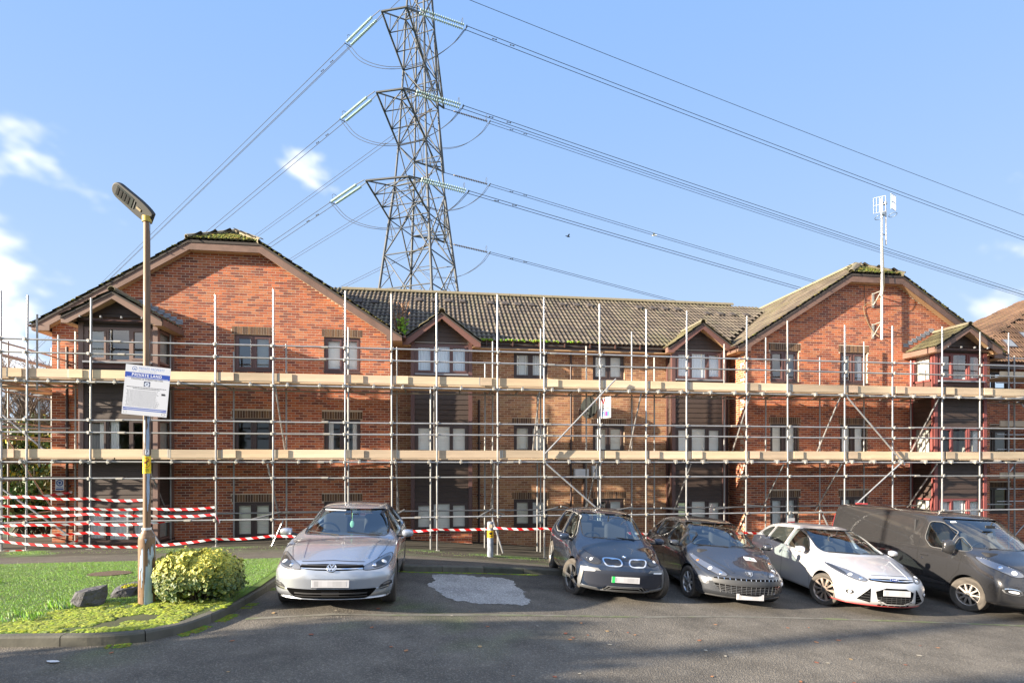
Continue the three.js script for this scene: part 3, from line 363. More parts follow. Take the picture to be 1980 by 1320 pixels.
// bays: posts, boards, windows, little gabled roofs
function bay(x0, x1, zf, depth, roofTop, wins, o) {
  const xc = (x0 + x1) / 2, w = x1 - x0, zb = zf - depth, mP = o.post ?? M.frame;
  const posts = []; for (const [x, z] of [[x0, zf], [x1 - .12, zf], [x0, zb + .12], [x1 - .12, zb + .12]]) posts.push(bx(x, x + .12, 0, o.eave, z - .12, z));
  const b = part('bay', boxUV(merge(posts)), mP, bldg);
  const bands = []; let y = o.eave - .02; for (const [a, t] of wins) { bands.push([t, y]); y = a; } bands.push([0.02, y]);
  for (const [lo, hi] of bands) { const n = Math.max(1, Math.round((hi - lo - .03) / .158)), h = (hi - lo) / n; for (let i = 0; i < n; i++) { const yc = lo + (i + .5) * h, m = i > n - 2 && lo > 1.5 && hi < 5 ? M.timberRed : M.timber; part('cladding_board', boxUV(box(w - .244, h - .004, .022, xc, yc, zf - .045 + rr(-.002, .002), [-.11, 0, 0])), m, b); for (const s of [-1, 1]) part('cladding_board', boxUV(box(.022, h - .004, depth - .25, s < 0 ? x0 + .05 : x1 - .05, yc, zf - depth / 2, [0, 0, s * .11])), m, b); } }
  part('backing', merge([bx(x0 + .09, x1 - .09, wins[1][1] + .02, wins[0][0] - .06, zf - .12, zf - .09), bx(x0 + .09, x1 - .09, wins[2][1] + .02, wins[1][0] - .06, zf - .12, zf - .09)]), M.plaster, b);
  wins.forEach(([a, t, dress], i) => {
    window3(bldg, x0 + .13, x1 - .13, a + .003, t - .003, zf - .03, { lights: 3, dress, m: i ? o.low ?? M.frameDark : mP, casement: [0, 2], sillM: i ? M.frameDark : M.lead, glass: i ? M.pane : M.paneBlue });
    if (depth > .7) for (const s of [-1, 1]) { const g = new THREE.Group(); const fr = merge([bx(-.0, .05, a, t, -depth + .14, -.13), bx(0, .06, a, t, -depth + .14, -depth + .2), bx(0, .06, a, t, -.19, -.13), bx(0, .06, a, a + .06, -depth + .14, -.13), bx(0, .06, t - .06, t, -depth + .14, -.13)].slice(1)); fr.translate(s < 0 ? x0 + .02 : x1 - .08, 0, zf); const win = part('window', boxUV(fr), mP, bldg); const p = part('pane', new THREE.PlaneGeometry(depth - .38, t - a - .1), M.pane, win); p.rotation.y = Math.PI / 2; p.position.set(s < 0 ? x0 + .05 : x1 - .05, (a + t) / 2, zf - depth / 2); const c = part('curtain', curtainGeo(depth * .55, t - a - .1, 4, .012), M.netSide, win); c.rotation.y = Math.PI / 2; c.position.set(s < 0 ? x0 + .14 : x1 - .14, (a + t) / 2, zf - depth * .62); }
    else for (const s of [-1, 1]) part('cladding_board', bx(s < 0 ? x0 + .03 : x1 - .06, s < 0 ? x0 + .06 : x1 - .03, a, t, zb + .12, zf - .12), M.timber, b);
    part('floor', bx(x0 + .09, x1 - .09, a - .12, a - .07, zb - .2, zf - .1), M.plaster, b);
  });
  part('ceiling', bx(x0 + .02, x1 - .02, o.eave - .03, o.eave, zb, zf - .03), M.plaster, b);
  { const pw = part('plinth', boxUV(bx(x0 + .01, x1 - .01, -1.2, -.01, zb, zf - .006)), M.mortar, b); bricks(pw, { a0: x0, a1: x1, y0: -1.2, y1: -.03, f: zf, bed: o.bed }); part('sill', boxUV(bx(x0 - .02, x1 + .02, -.03, .02, zb, zf + .05)), M.frameDark, b); }
  // roof
  const ov = o.over, ey = o.eave + .03, k = (roofTop - ey) / (w / 2 + .24), front = zf + ov, hw = w / 2 + .24, deck = [], back = o.back;
  for (const s of [-1, 1]) slab(deck, s < 0 ? [V(xc - hw, ey, front), V(xc, roofTop, front), V(xc, roofTop, back(roofTop)), V(xc - hw, ey, back(ey))].reverse() : [V(xc + hw, ey, front), V(xc, roofTop, front), V(xc, roofTop, back(roofTop)), V(xc + hw, ey, back(ey))], .05);
  const roof = part('bay_roof', merge(deck), M.deck, bldg), ca = 1 / Math.hypot(1, k);
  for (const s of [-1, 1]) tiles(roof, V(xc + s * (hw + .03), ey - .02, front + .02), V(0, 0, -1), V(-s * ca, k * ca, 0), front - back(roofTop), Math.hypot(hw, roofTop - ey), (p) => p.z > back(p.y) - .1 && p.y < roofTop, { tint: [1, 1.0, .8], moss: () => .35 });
  ridge(roof, V(xc, roofTop, front + .02), V(xc, roofTop, back(roofTop)), M.ridge, .8);
  for (const s of [-1, 1]) { const sh = new THREE.Shape([[0, roofTop - .05], [hw, ey - .05], [hw, ey - .21], [hw - .16, ey - .21], [0, roofTop - .24]].map(([x, y2]) => new THREE.Vector2(s * x, y2))); const g = new THREE.ExtrudeGeometry(sh, { depth: .026, bevelEnabled: false }); g.translate(xc, 0, front - .05); part('barge_board', boxUV(g), o.barge ?? M.barge, roof); const sg = box(Math.hypot(hw, roofTop - ey) - .1, .015, ov - .02, 0, 0, 0); sg.applyMatrix4(new THREE.Matrix4().makeRotationZ(-s * Math.atan(k))); sg.translate(xc + s * hw / 2, (ey + roofTop) / 2 - .2, front - ov / 2 - .06); part('soffit', sg, M.soffit, roof); part('fascia_board', bx(Math.min(xc + s * (hw - .01), xc + s * (hw + .015)), Math.max(xc + s * (hw - .01), xc + s * (hw + .015)), ey - .2, ey - .03, back(ey), front - .06), M.barge, roof); part('soffit', bx(Math.min(xc + s * w / 2, xc + s * (hw - .012)), Math.max(xc + s * w / 2, xc + s * (hw - .012)), ey - .2, ey - .185, back(ey), front - .06), M.soffit, roof); }
  { const n = Math.ceil((roofTop - ey) / .15); for (let i = 0; i < n; i++) { const ya = ey + i * .15 - .02, hwid = (roofTop - .16 - ya) / k; if (hwid > .08) part('gable_board', boxUV(box(Math.min(w - .06, hwid * 2), .146, .022, xc, ya + .075, zf - .03, [-.1, 0, 0])), M.timber, roof); } }
  if (o.rail) { const g = new THREE.CylinderGeometry(.05, .05, w + .5, 10, 1, false, 0, Math.PI); g.rotateZ(Math.PI / 2); g.rotateX(-Math.PI / 2); g.translate(xc, ey - .06, front - .1); part('gutter', g, M.gutter, roof); for (let i = 0; i < 4; i++) part('gutter_bracket', box(.03, .05, .06, xc - w / 2 + .2 + i * .5, ey - .02, front - .05), M.sill, roof); part('fascia_board', bx(x0 - .1, x1 + .1, ey - .12, ey - .02, zf - .0, zf + .03), M.timber, roof); }
  return b;
}
const wb = [[4.86, 5.78], [2.42, 3.34], [.04, .98]], cb = [[4.95, 5.88], [2.45, 3.35], [.04, .92]];
const wd = (l, d) => l.map((w, i) => [...w, d[i]]);
bay(-9.31, -7.35, -16.53, 1.0, 6.7, wd(wb, [['dark', 'open', 'open'], ['right', 'left', 'open'], ['net', 'net', 'net']]), { eave: 5.97, over: .33, back: () => ZW - .02, rail: true, post: mat([.2, .13, .11], .5) });
bay(16.3, 18.27, -16.53, 1.0, 6.66, wd(wb, [['open', 'open', 'open'], ['left', 'open', 'right'], ['net', 'net', 'net']]), { eave: 5.9, over: .33, back: () => ZW - .02, rail: true, post: mat([.2, .06, .055], .5), low: mat([.17, .05, .05], .5) });
const backMain = (y) => eaveMain.z - (y - eaveMain.y) / .64 + .02;
bay(-.67, 1.25, -18.0, .5, 6.86, wd(cb, ['net', 'shut', 'shut']), { eave: 5.95, over: .3, back: backMain, bed: bedM, barge: mat([.16, .075, .06], .55) });
bay(7.9, 9.82, -18.0, .5, 6.82, wd(cb, ['net', 'shut', ['open', 'shut', 'shut']]), { eave: 5.95, over: .3, back: backMain, bed: bedC, barge: mat([.17, .08, .065], .55) });
// lead steps where the bay roofs meet the gable walls
for (const [x, s] of [[-8.33, 1], [17.285, -1]]) { const l = []; for (let i = 0; i < 7; i++) { const f = (i + .5) / 7; l.push(box(.19, .13, .012, x + s * (.05 + f * 1.15), 6.72 - f * .62 + .06, ZW + .006)); } part('lead_flashing', merge(l), M.lead, bldg); }
// pipes on the walls
const drop = (x, z, y0, y1, r = .035) => { const g = [rod([x, y0, z], [x, y1, z], r, 10)]; for (let y = y0 + .4; y < y1; y += 1.7) g.push(box(.13, .04, .05, x, y, z - .02)); return merge(g); };
for (const [x, z, y0, y1] of [[-10.12, ZW + .06, -.6, 5.4], [4.56, ZC + .06, -1, 5.9], [.95 + .55, ZC + .05, -1, 4.2], [10.1, ZC + .06, -1, 5.8], [5.02, ZC + .05, -1, 2.2]]) part('downpipe', drop(x, z, y0, y1), M.pipe, bldg);
// ------------------------------------------------------------------ scaffolding
M.tube = mat([.47, .48, .49], .36, { metalness: .55, map: rep(T.steel, 1, 3), roughnessMap: rep(T.steel, 1, 3) });
M.tubeOld = mat([.37, .375, .37], .45, { metalness: .5, map: rep(T.steel, 1, 3) });
M.coupler = mat([.55, .53, .48], .5, { metalness: .6, map: T.steel });
const boardCols = [[.7, .56, .38], [.6, .46, .31], [.76, .62, .45], [.52, .41, .3], [.7, .52, .38], [.63, .51, .36], [.46, .37, .27]];
M.board = boardCols.map((c) => mat(c, .8, { map: rep(T.wood, .45, 1.6) }));
M.boardDeck = [[.66, .5, .34], [.6, .44, .29], [.54, .42, .3], [.7, .53, .36]].map((c) => mat(c, .85, { map: rep(T.wood, .45, 1.6) }));
const scaf = thing('scaffolding', 'galvanised tube and board scaffolding along the whole front of the brick apartment block', 'scaffolding');
const unitTube = (() => { const g = new THREE.CylinderGeometry(.0242, .0242, 1, 10, 1, false); return g; })();
function tube(name, a, b, m = M.tube, parent = scaf) { a = V(...a); b = V(...b); const d = b.clone().sub(a), L = d.length(); const o = part(name, unitTube, m, parent); o.position.copy(a).add(b).multiplyScalar(.5); o.quaternion.setFromUnitVectors(UP, d.divideScalar(L)); o.scale.set(1, L, 1); return o; }
const couplerGeo = merge([rbox(.075, .07, .05, .012, 0, 0, .03, 1), rbox(.06, .085, .045, .012, 0, 0, .075, 1), rod([.045, -.01, .06], [.045, .05, .06], .011, 6), rod([-.03, 0, .06], [-.055, .035, .07], .01, 6)]);
function coupler(x, y, z, rz = 0, ry = 0) { const o = part('coupler', couplerGeo, M.coupler, scaf); o.position.set(x, y, z); o.rotation.set(0, ry, rz); return o; }
const sleeveGeo = merge([rod([-.09, 0, 0], [.09, 0, 0], .034, 8), box(.16, .03, .05, 0, 0, .03)]);
const FZ = -16.1, IZ = -17.28, groundAt = (x) => footY(x, -15.2);
const std = [[-10.84, 6.52], [-10.27, 6.44], [-8.78, 6.42], [-7.38, 6.3], [-5.72, 6.63], [-4.27, 6.83], [-2.38, 6.88], [-1.12, 6.84], [.13, 6.91], [1.85, 6.94], [3.2, 6.92], [4.86, 6.79], [6.25, 6.69], [7.52, 6.69], [9.43, 6.59], [10.82, 6.51], [12.72, 6.43], [14.39, 6.47], [16.14, 6.5], [17.52, 6.38], [19.4, 6.4], [21.2, 6.4], [23, 6.4]];
const basePlate = new THREE.BoxGeometry(.15, .012, .15);
for (const [x, top] of std) { const g = groundAt(x); tube('standard', [x + rr(-.012, .012), g, FZ], [x + rr(-.02, .02), top, FZ + rr(-.02, .02)], rnd() < .7 ? M.tube : M.tubeOld); const p = part('base_plate', basePlate, M.coupler, scaf); p.position.set(x, g + .008, FZ); }
const innerStd = [[-9.8, 5.79], [-7.34, 5.77], [-5.65, 5.35], [-4.2, 5.6], [-1.05, 5.6], [1.58, 5.2], [1.82, 5.86], [3.31, 6.3], [4.76, 5.8], [6.24, 6.3], [6.99, 5.5], [9.36, 6.0], [10.8, 6.25], [12.74, 5.66], [14.36, 6.22], [16.12, 5.63], [18.5, 5.9], [20.2, 5.9]];
for (const [x, top] of innerStd) tube('standard', [x, groundAt(x) - .05, IZ], [x + rr(-.015, .015), top, IZ], M.tubeOld);
for (const [x, y0, y1, z] of [[-10.15, 4.05, 6.0, -16.3], [-10.1, 2.05, 3.75, -16.3], [-10.0, 4.4, 5.6, -16.9], [1.95, .9, 4.1, -17.1], [-2.3, -.3, 5.9, -16.19], [-.05, -.3, 4.3, -16.19], [3.12, -.5, 4.2, -16.8], [5.0, -.6, 4.4, -16.8]]) tube('standard', [x, y0, z], [x, y1, z], M.tubeOld);
// ledgers and guard rails in lengths, with sleeves where they join
function run(name, y, z, xa, xb, joints, m) { let a = xa; for (const j of [...joints.filter((j) => j > xa && j < xb), xb]) { tube(name, [a, y + rr(-.012, .012), z], [j, y + rr(-.012, .012), z], m ?? (rnd() < .75 ? M.tube : M.tubeOld)); if (j < xb) { const s = part('sleeve', sleeveGeo, M.coupler, scaf); s.position.set(j, y, z); } a = j; } }
const XA = -16, XB = 24;
const rails = [[5.3, [-8.1, -2.9, 3.45, 9.25, 15.2]], [4.97, [-8.0, -2.95, 3.4, 9.3, 15.3]], [3.26, [-8.05, -2.9, 3.3, 9, 15]], [2.935, [-8, -2.85, 3.35, 9.2, 15.1]], [1.745, [-8.05, -2.9, 3.35, 9.3, 15.2]]];
for (const [y, j] of rails) run('guard_rail', y, FZ + .05, XA, XB, j);
for (const y of [4.235, 2.17]) { run('ledger', y, FZ + .05, XA, XB, [-8.7, -3, 2.2, 8.1, 13.6, 18.5]); run('ledger', y, IZ + .05, XA, XB, [-6.2, -.5, 5, 10.9, 16.8], M.tubeOld); }
run('ledger', .63, FZ + .05, XA, XB, [-6.4, -.4, 5.2, 11, 17]); run('ledger', .72, IZ + .05, XA, 20, [-4.2, 2.1, 8.5, 14], M.tubeOld);
for (const y of [3.1, 1.75]) run('guard_rail', y, IZ + .05, -16, -9.9, [-12], M.tubeOld);
for (const [x] of std) for (const y of [5.3, 4.97, 4.235, 3.26, 2.935, 2.17, 1.745, .63]) if (x > -11 && x < 20) coupler(x, y, FZ - .0);
// transoms under the decks
for (const y of [4.285, 2.22]) for (let x = -11.2; x < 22; x += rr(.62, .98)) { const sk = rr(-.03, .03); tube('transom', [x, y, FZ + .16], [x + sk, y, IZ - .12], rnd() < .5 ? M.tube : M.tubeOld); if (x < 17.5) { const c = coupler(x, y - .05, FZ + .06, Math.PI / 2); c.scale.setScalar(.9); } }
// deck boards, five wide, in 3.9 m lengths, and the toe boards
const deckGeo = box(3.88, .038, .222), deckGeoB = box(2.98, .038, .222);
for (const [y, z0] of [[4.331, -16.26], [2.266, -16.26]]) for (let r = 0; r < 5; r++) for (let x = -16 + (r % 2) * 1.3; x < 23; x += 3.9) { const b = part('deck_board', deckGeo, pick(M.boardDeck), scaf); b.position.set(x + 1.95 + rr(-.04, .04), y + rr(-.002, .006), z0 - r * .232 - .0); b.rotation.y = rr(-.002, .002); }
const bandGeo = box(.032, .228, .042); const toeGeo = new Map(); const toe = (L) => { const k = Math.round(L * 100); if (!toeGeo.has(k)) toeGeo.set(k, boxUV(rbox(L, .222, .036, .004, 0, 0, 0, 1))); return toeGeo.get(k); };
for (const [y, joints] of [[4.465, [-14.5, -10.72, -9.3, -5.6, -4.1, -2.22, -1.0, 1.35, 3.28, 5.0, 6.4, 7.62, 9.5, 10.95, 12.85, 14.5, 16.28, 17.68, 20, 23]], [2.4, [-14.5, -10.9, -6.9, -5.55, -4.2, -2.2, -.95, 1.95, 3.3, 5.0, 6.35, 7.7, 9.55, 11.0, 12.85, 14.5, 16.3, 17.6, 20, 23]]]) for (let i = 0; i + 1 < joints.length; i++) { const a = joints[i], b = joints[i + 1], L = b - a - .006; const o = part('toe_board', toe(L), pick(M.board), scaf); o.position.set((a + b) / 2, y + rr(-.008, .008), FZ - .052 - rr(0, .006)); o.rotation.z = rr(-.0022, .0022); for (const e of [-1, 1]) { const bnd = part('end_band', bandGeo, M.coupler, o); bnd.position.set(e * (L / 2 - .02), 0, 0); } if (rnd() < .75) { const c = part('board_end', toe(.32), pick(M.board), scaf); c.position.set(a + .17, y - .001, FZ - .012); c.scale.z = .5; } }
// braces: across the front, and front to back in many bays
for (const [a, b] of [[[3.2, 2.42], [5.3, 4.6]], [[3.22, 2.14], [4.98, .62]], [[12.64, 4.28], [14.72, 2.1]], [[12.7, .6], [14.65, 2.2]], [[-11.9, 4.15], [-9.9, 2.3]], [[-11.9, 2.1], [-9.6, .3]]]) tube('brace', [...a, FZ + (a[0] < -5 ? -.4 : .1)], [...b, FZ + (a[0] < -5 ? -.4 : .1)]);
for (const [x, y] of [[-7.5, 4.2], [-7.4, 2.12], [-4.2, 4.2], [-4.4, 2.12], [-1.0, 2.12], [.05, 4.2], [1.75, 2.12], [3.05, 4.2], [4.75, 2.12], [6.1, 4.2], [9.55, 4.2], [7.65, 2.12], [10.65, 2.12], [12.55, 4.2], [12.6, 2.12], [16.0, 4.2], [15.95, 2.12]]) tube('brace', [x, y, FZ + .02], [x + rr(-.02, .02), y - (y > 3 ? 1.95 : 1.55), IZ - .02]);
for (const [a, b] of [[[-2.5 - 4.9, .55, FZ], [-6.9, -.3, FZ + .05]], [[-4.0, .6, FZ], [-4.35, -.28, FZ + .1]], [[1.68, .6, FZ + .02], [1.98, -.4, FZ + .1]], [[11.9, .7, FZ], [12.2, .1, FZ]], [[16, .3, FZ], [15.4, -.6, FZ]]]) tube('brace', a, b);
// loose short ties near the lowest ledgers
for (const [x, y, z, L, a] of [[1.55, .68, -16.6, .5, .5], [1.9, .7, -16.5, .45, -.4], [3.4, .75, -16.5, .7, .2], [4.05, .8, -16.4, .6, -.25], [5.7, .75, -16.5, .8, .12], [7.3, .74, -16.4, .9, -.12], [7.9, .78, -16.4, 1.0, -.1], [9.0, .74, -16.5, .8, .05], [10.1, .8, -16.5, 1.0, -.12], [-6.5, .62, -16.6, .9, .15], [-4.6, .68, -16.5, .7, .25], [-1.0, .7, -16.4, .4, .5]]) tube('tie', [x - L / 2, y - a * L / 2, z], [x + L / 2, y + a * L / 2, z - .3], M.tubeOld);
// the return along the left end of the building
for (const z of [-18.3, -20.2, -22.3, -24.6]) for (const [x, top] of [[-12.15, 5.9], [-10.95, 5.6]]) tube('standard', [x, -.3, z], [x, top + rr(-.3, .3), z], M.tubeOld);
for (const x of [-12.15, -10.95]) for (const y of [5.25, 4.9, 4.2, 3.2, 2.85, 2.15, 1.7, .6]) tube(y > 4.5 || (y > 2.5 && y < 4) ? 'guard_rail' : 'ledger', [x, y, -16.2], [x, y, -26], M.tubeOld);
for (const y of [4.31, 2.25]) for (let r = 0; r < 5; r++) for (const z of [-19.5, -23.4]) { const b = part('deck_board', deckGeo, pick(M.boardDeck), scaf); b.position.set(-11.06 - r * .235, y, z); b.rotation.y = Math.PI / 2; }
for (const y of [4.26, 2.2]) for (let z = -17.4; z > -25; z -= 1.1) tube('transom', [-12.3, y, z], [-10.85, y, z], M.tubeOld);
tube('brace', [-12.1, 4.1, -17], [-12.1, .3, -20.5], M.tubeOld); tube('brace', [-10.95, .1, -18.4], [-10.95, 2.1, -20], M.tubeOld);

// ------------------------------------------------------------------ striped tape, notices
T.tape = tex(64, (x, y, n) => { const t = ((x + y * .5) / n % 1 + 1) % 1; return t < .5 ? [.82, .04, .06] : [.9, .9, .9]; }, true, 32);
M.tape = mat([1, 1, 1], .45, { map: T.tape, side: THREE.DoubleSide });
function tape(pts, label, h = .064) {
  const pos = [], uv = [], idx = []; let s = 0, prev = null; const P = []; for (let i = 0; i + 1 < pts.length; i++) { const a = V(...pts[i]), b = V(...pts[i + 1]), L = a.distanceTo(b), n = Math.max(4, Math.round(L / .12)), sag = Math.min(.06, L * .022) * rr(.5, 1.4); for (let k = i ? 1 : 0; k <= n; k++) { const t = k / n; P.push(a.clone().lerp(b, t).add(V(0, -sag * 4 * t * (1 - t), .006 * Math.sin(k * 1.3)))); } }
  P.forEach((p, i) => { if (prev) s += p.distanceTo(prev); prev = p; const tw = .3 * Math.sin(s * 2.1 + pts[0][1] * 7) + .15 * Math.sin(s * 5.3 + pts[0][1] * 3); pos.push(p.x, p.y - h / 2 * Math.cos(tw), p.z - h / 2 * Math.sin(tw), p.x, p.y + h / 2 * Math.cos(tw), p.z + h / 2 * Math.sin(tw)); uv.push(s / .3, 0, s / .3, 1); if (i) { const a = i * 2 - 2; idx.push(a, a + 2, a + 1, a + 1, a + 2, a + 3); } });
  const g = new THREE.BufferGeometry(); g.setAttribute('position', new THREE.Float32BufferAttribute(pos, 3)); g.setAttribute('uv', new THREE.Float32BufferAttribute(uv, 2)); g.setIndex(idx); g.computeVertexNormals();
  return single('barrier_tape', g, M.tape, label, 'barrier tape', 'striped tapes strung along the scaffolding');
}
const tz = FZ + .085, X0 = -10.84, X1 = -10.27, X2 = -8.78, X3 = -7.38, X4 = -5.72, X5 = -4.27;
tape([[-14, 1.36, tz], [X1, 1.3, tz], [X2, 1.24, tz], [X3, 1.19, tz]], 'highest red and white tape strung on the left end of the scaffolding');
tape([[-14, 1.15, tz], [X1, 1.06, tz], [X2, .98, tz], [X3, .97, tz], [X4, .98, tz]], 'second red and white tape from the top, running behind the lamp post');
tape([[-14, .95, tz], [X1, .8, tz], [X2, .84, tz], [X3, .78, tz], [X4, .79, tz], [-5.58, .57, tz + .02]], 'third red and white tape down, loose end hanging right of the lamp post');
tape([[-14, .66, tz], [X1, .58, tz], [X2, .6, tz], [X3, .58, tz], [-6.9, .62, tz - .2]], 'red and white tape just above the lowest left scaffold ledger');
tape([[-14, .62, tz], [-10.9, .44, tz], [X1, .3, tz], [X2, .36, tz], [X3, .27, tz]], 'red and white tape just below the lowest left scaffold ledger');
tape([[-14, .35, tz], [-10.9, .2, tz], [X1, .1, tz], [X2, .02, tz], [X3, -.02, tz], [X4, .14, tz], [X5, .2, tz], [-2.38, .17, tz], [-1.12, .27, tz], [.13, .3, tz], [1.85, .31, tz], [3.2, .28, tz], [4.86, .18, tz], [7.52, .1, tz], [9.43, .05, tz], [11.5, .02, tz]], 'longest red and white tape, stretched low behind the parked cars');
tape([[-11, 1.22, -17.2], [-9.95, 1.34, -17.4]], 'short red and white tape on the rear left tubes below the blue notice');
tape([[-14, -.1, tz], [X1, -.08, tz], [X1 + .05, -.22, tz], [-9.6, .05, -17.2]], 'lowest red and white tape, close to the ground at the far left');
// text on canvas
function canvasTex(w, h, draw) { const c = document.createElement('canvas'); c.width = w; c.height = h; const x = c.getContext('2d'); draw(x, w, h); const t = new THREE.CanvasTexture(c); t.colorSpace = THREE.SRGBColorSpace; t.anisotropy = 8; return t; }
function signPlate(w, h, t, draw, res = 512, k = .62) { const m = mat([k, k, k], .5, { map: canvasTex(res, Math.round(res * h / w), draw) }), face = new THREE.PlaneGeometry(w, h); face.translate(0, 0, t / 2 + .001); return { back: rbox(w, h, t, Math.min(.006, t / 2.2)), face, m }; }
M.white = mat([.78, .79, .8], .45);
{ // mandatory head protection notice
  const s = signPlate(.21, .32, .008, (x, w, h) => { x.fillStyle = '#f1f3f6'; x.fillRect(0, 0, w, h); x.fillStyle = '#1d4f9c'; x.beginPath(); x.arc(w / 2, h * .36, w * .42, 0, 7); x.fill(); x.fillStyle = '#fff'; x.beginPath(); x.arc(w / 2, h * .36, w * .27, 0, 7); x.fill(); x.fillStyle = '#1d4f9c'; x.beginPath(); x.arc(w / 2, h * .36, w * .2, Math.PI, 0); x.fill(); x.fillRect(w * .24, h * .345, w * .52, h * .03); x.beginPath(); x.arc(w / 2, h * .4, w * .13, 0, 7); x.fill(); x.fillRect(w * .06, h * .83, w * .88, h * .11); x.fillStyle = '#7f92b8'; for (let i = 0; i < 2; i++) x.fillRect(w * .12, h * (.7 + i * .055), w * .76, h * .03); }, 256);
  const g = thing('safety_notice', 'white safety notice with a round blue helmet symbol by the left corner of the block', 'notice', [-9.97, 1.57, -16.9]); part('backing', s.back, M.white, g); part('face', s.face, s.m, g); part('wire', rod([0, .15, -.005], [.0, .2, -.02], .004), M.coupler, g);
}
{ // scaffolder's board
  const s = signPlate(.44, .6, .012, (x, w, h) => { x.fillStyle = '#f4f6f8'; x.fillRect(0, 0, w, h); x.fillStyle = '#d7142c'; x.font = 'bold ' + h * .36 + 'px sans-serif'; x.save(); x.translate(w * .12, h * .33); x.scale(1.15, 1); x.fillText('W', 0, 0); x.restore(); x.fillStyle = '#2d5fc4'; x.fillRect(w * .78, h * .05, w * .1, h * .22); x.fillRect(w * .06, h * .1, w * .1, h * .1); x.fillStyle = '#c4a0a4'; x.fillRect(w * .16, h * .4, w * .6, h * .03); x.fillStyle = '#333a46'; x.fillRect(w * .14, h * .51, w * .7, h * .045); x.fillStyle = '#2456b8'; x.fillRect(w * .14, h * .58, w * .74, h * .04); for (const [a, c] of [[.06, '#2f9be0'], [.24, '#3577d8'], [.4, '#e05a7a'], [.52, '#4a2f9a'], [.68, '#3f8de8']]) { x.fillStyle = c; x.fillRect(w * a, h * .68, w * .15, h * .24); } }, 256);
  const g = thing('scaffold_board_sign', 'white sign with a large red W and blue stripes on a scaffold tube', 'sign', [5.0, 3.76, FZ + .12], -1.2); part('backing', s.back, M.white, g); part('face', s.face, s.m, g); for (const y of [-.17, .13]) part('clip', rod([-.24, y, -.02], [-.17, y, .01], .012, 6), M.coupler, g);
}
{ const s = signPlate(.26, .3, .006, (x, w, h) => { x.fillStyle = '#f3f3f3'; x.fillRect(0, 0, w, h); x.fillStyle = '#d21f2e'; x.fillRect(0, h * .35, w, h * .25); x.fillRect(w * .1, h * .8, w * .8, h * .1); }, 128); const g = thing('small_notice', 'small white and red notice on a scaffold tube above the white car', 'notice', [10.86, .32, FZ + .07], .1); part('backing', s.back, M.white, g); part('face', s.face, s.m, g); }
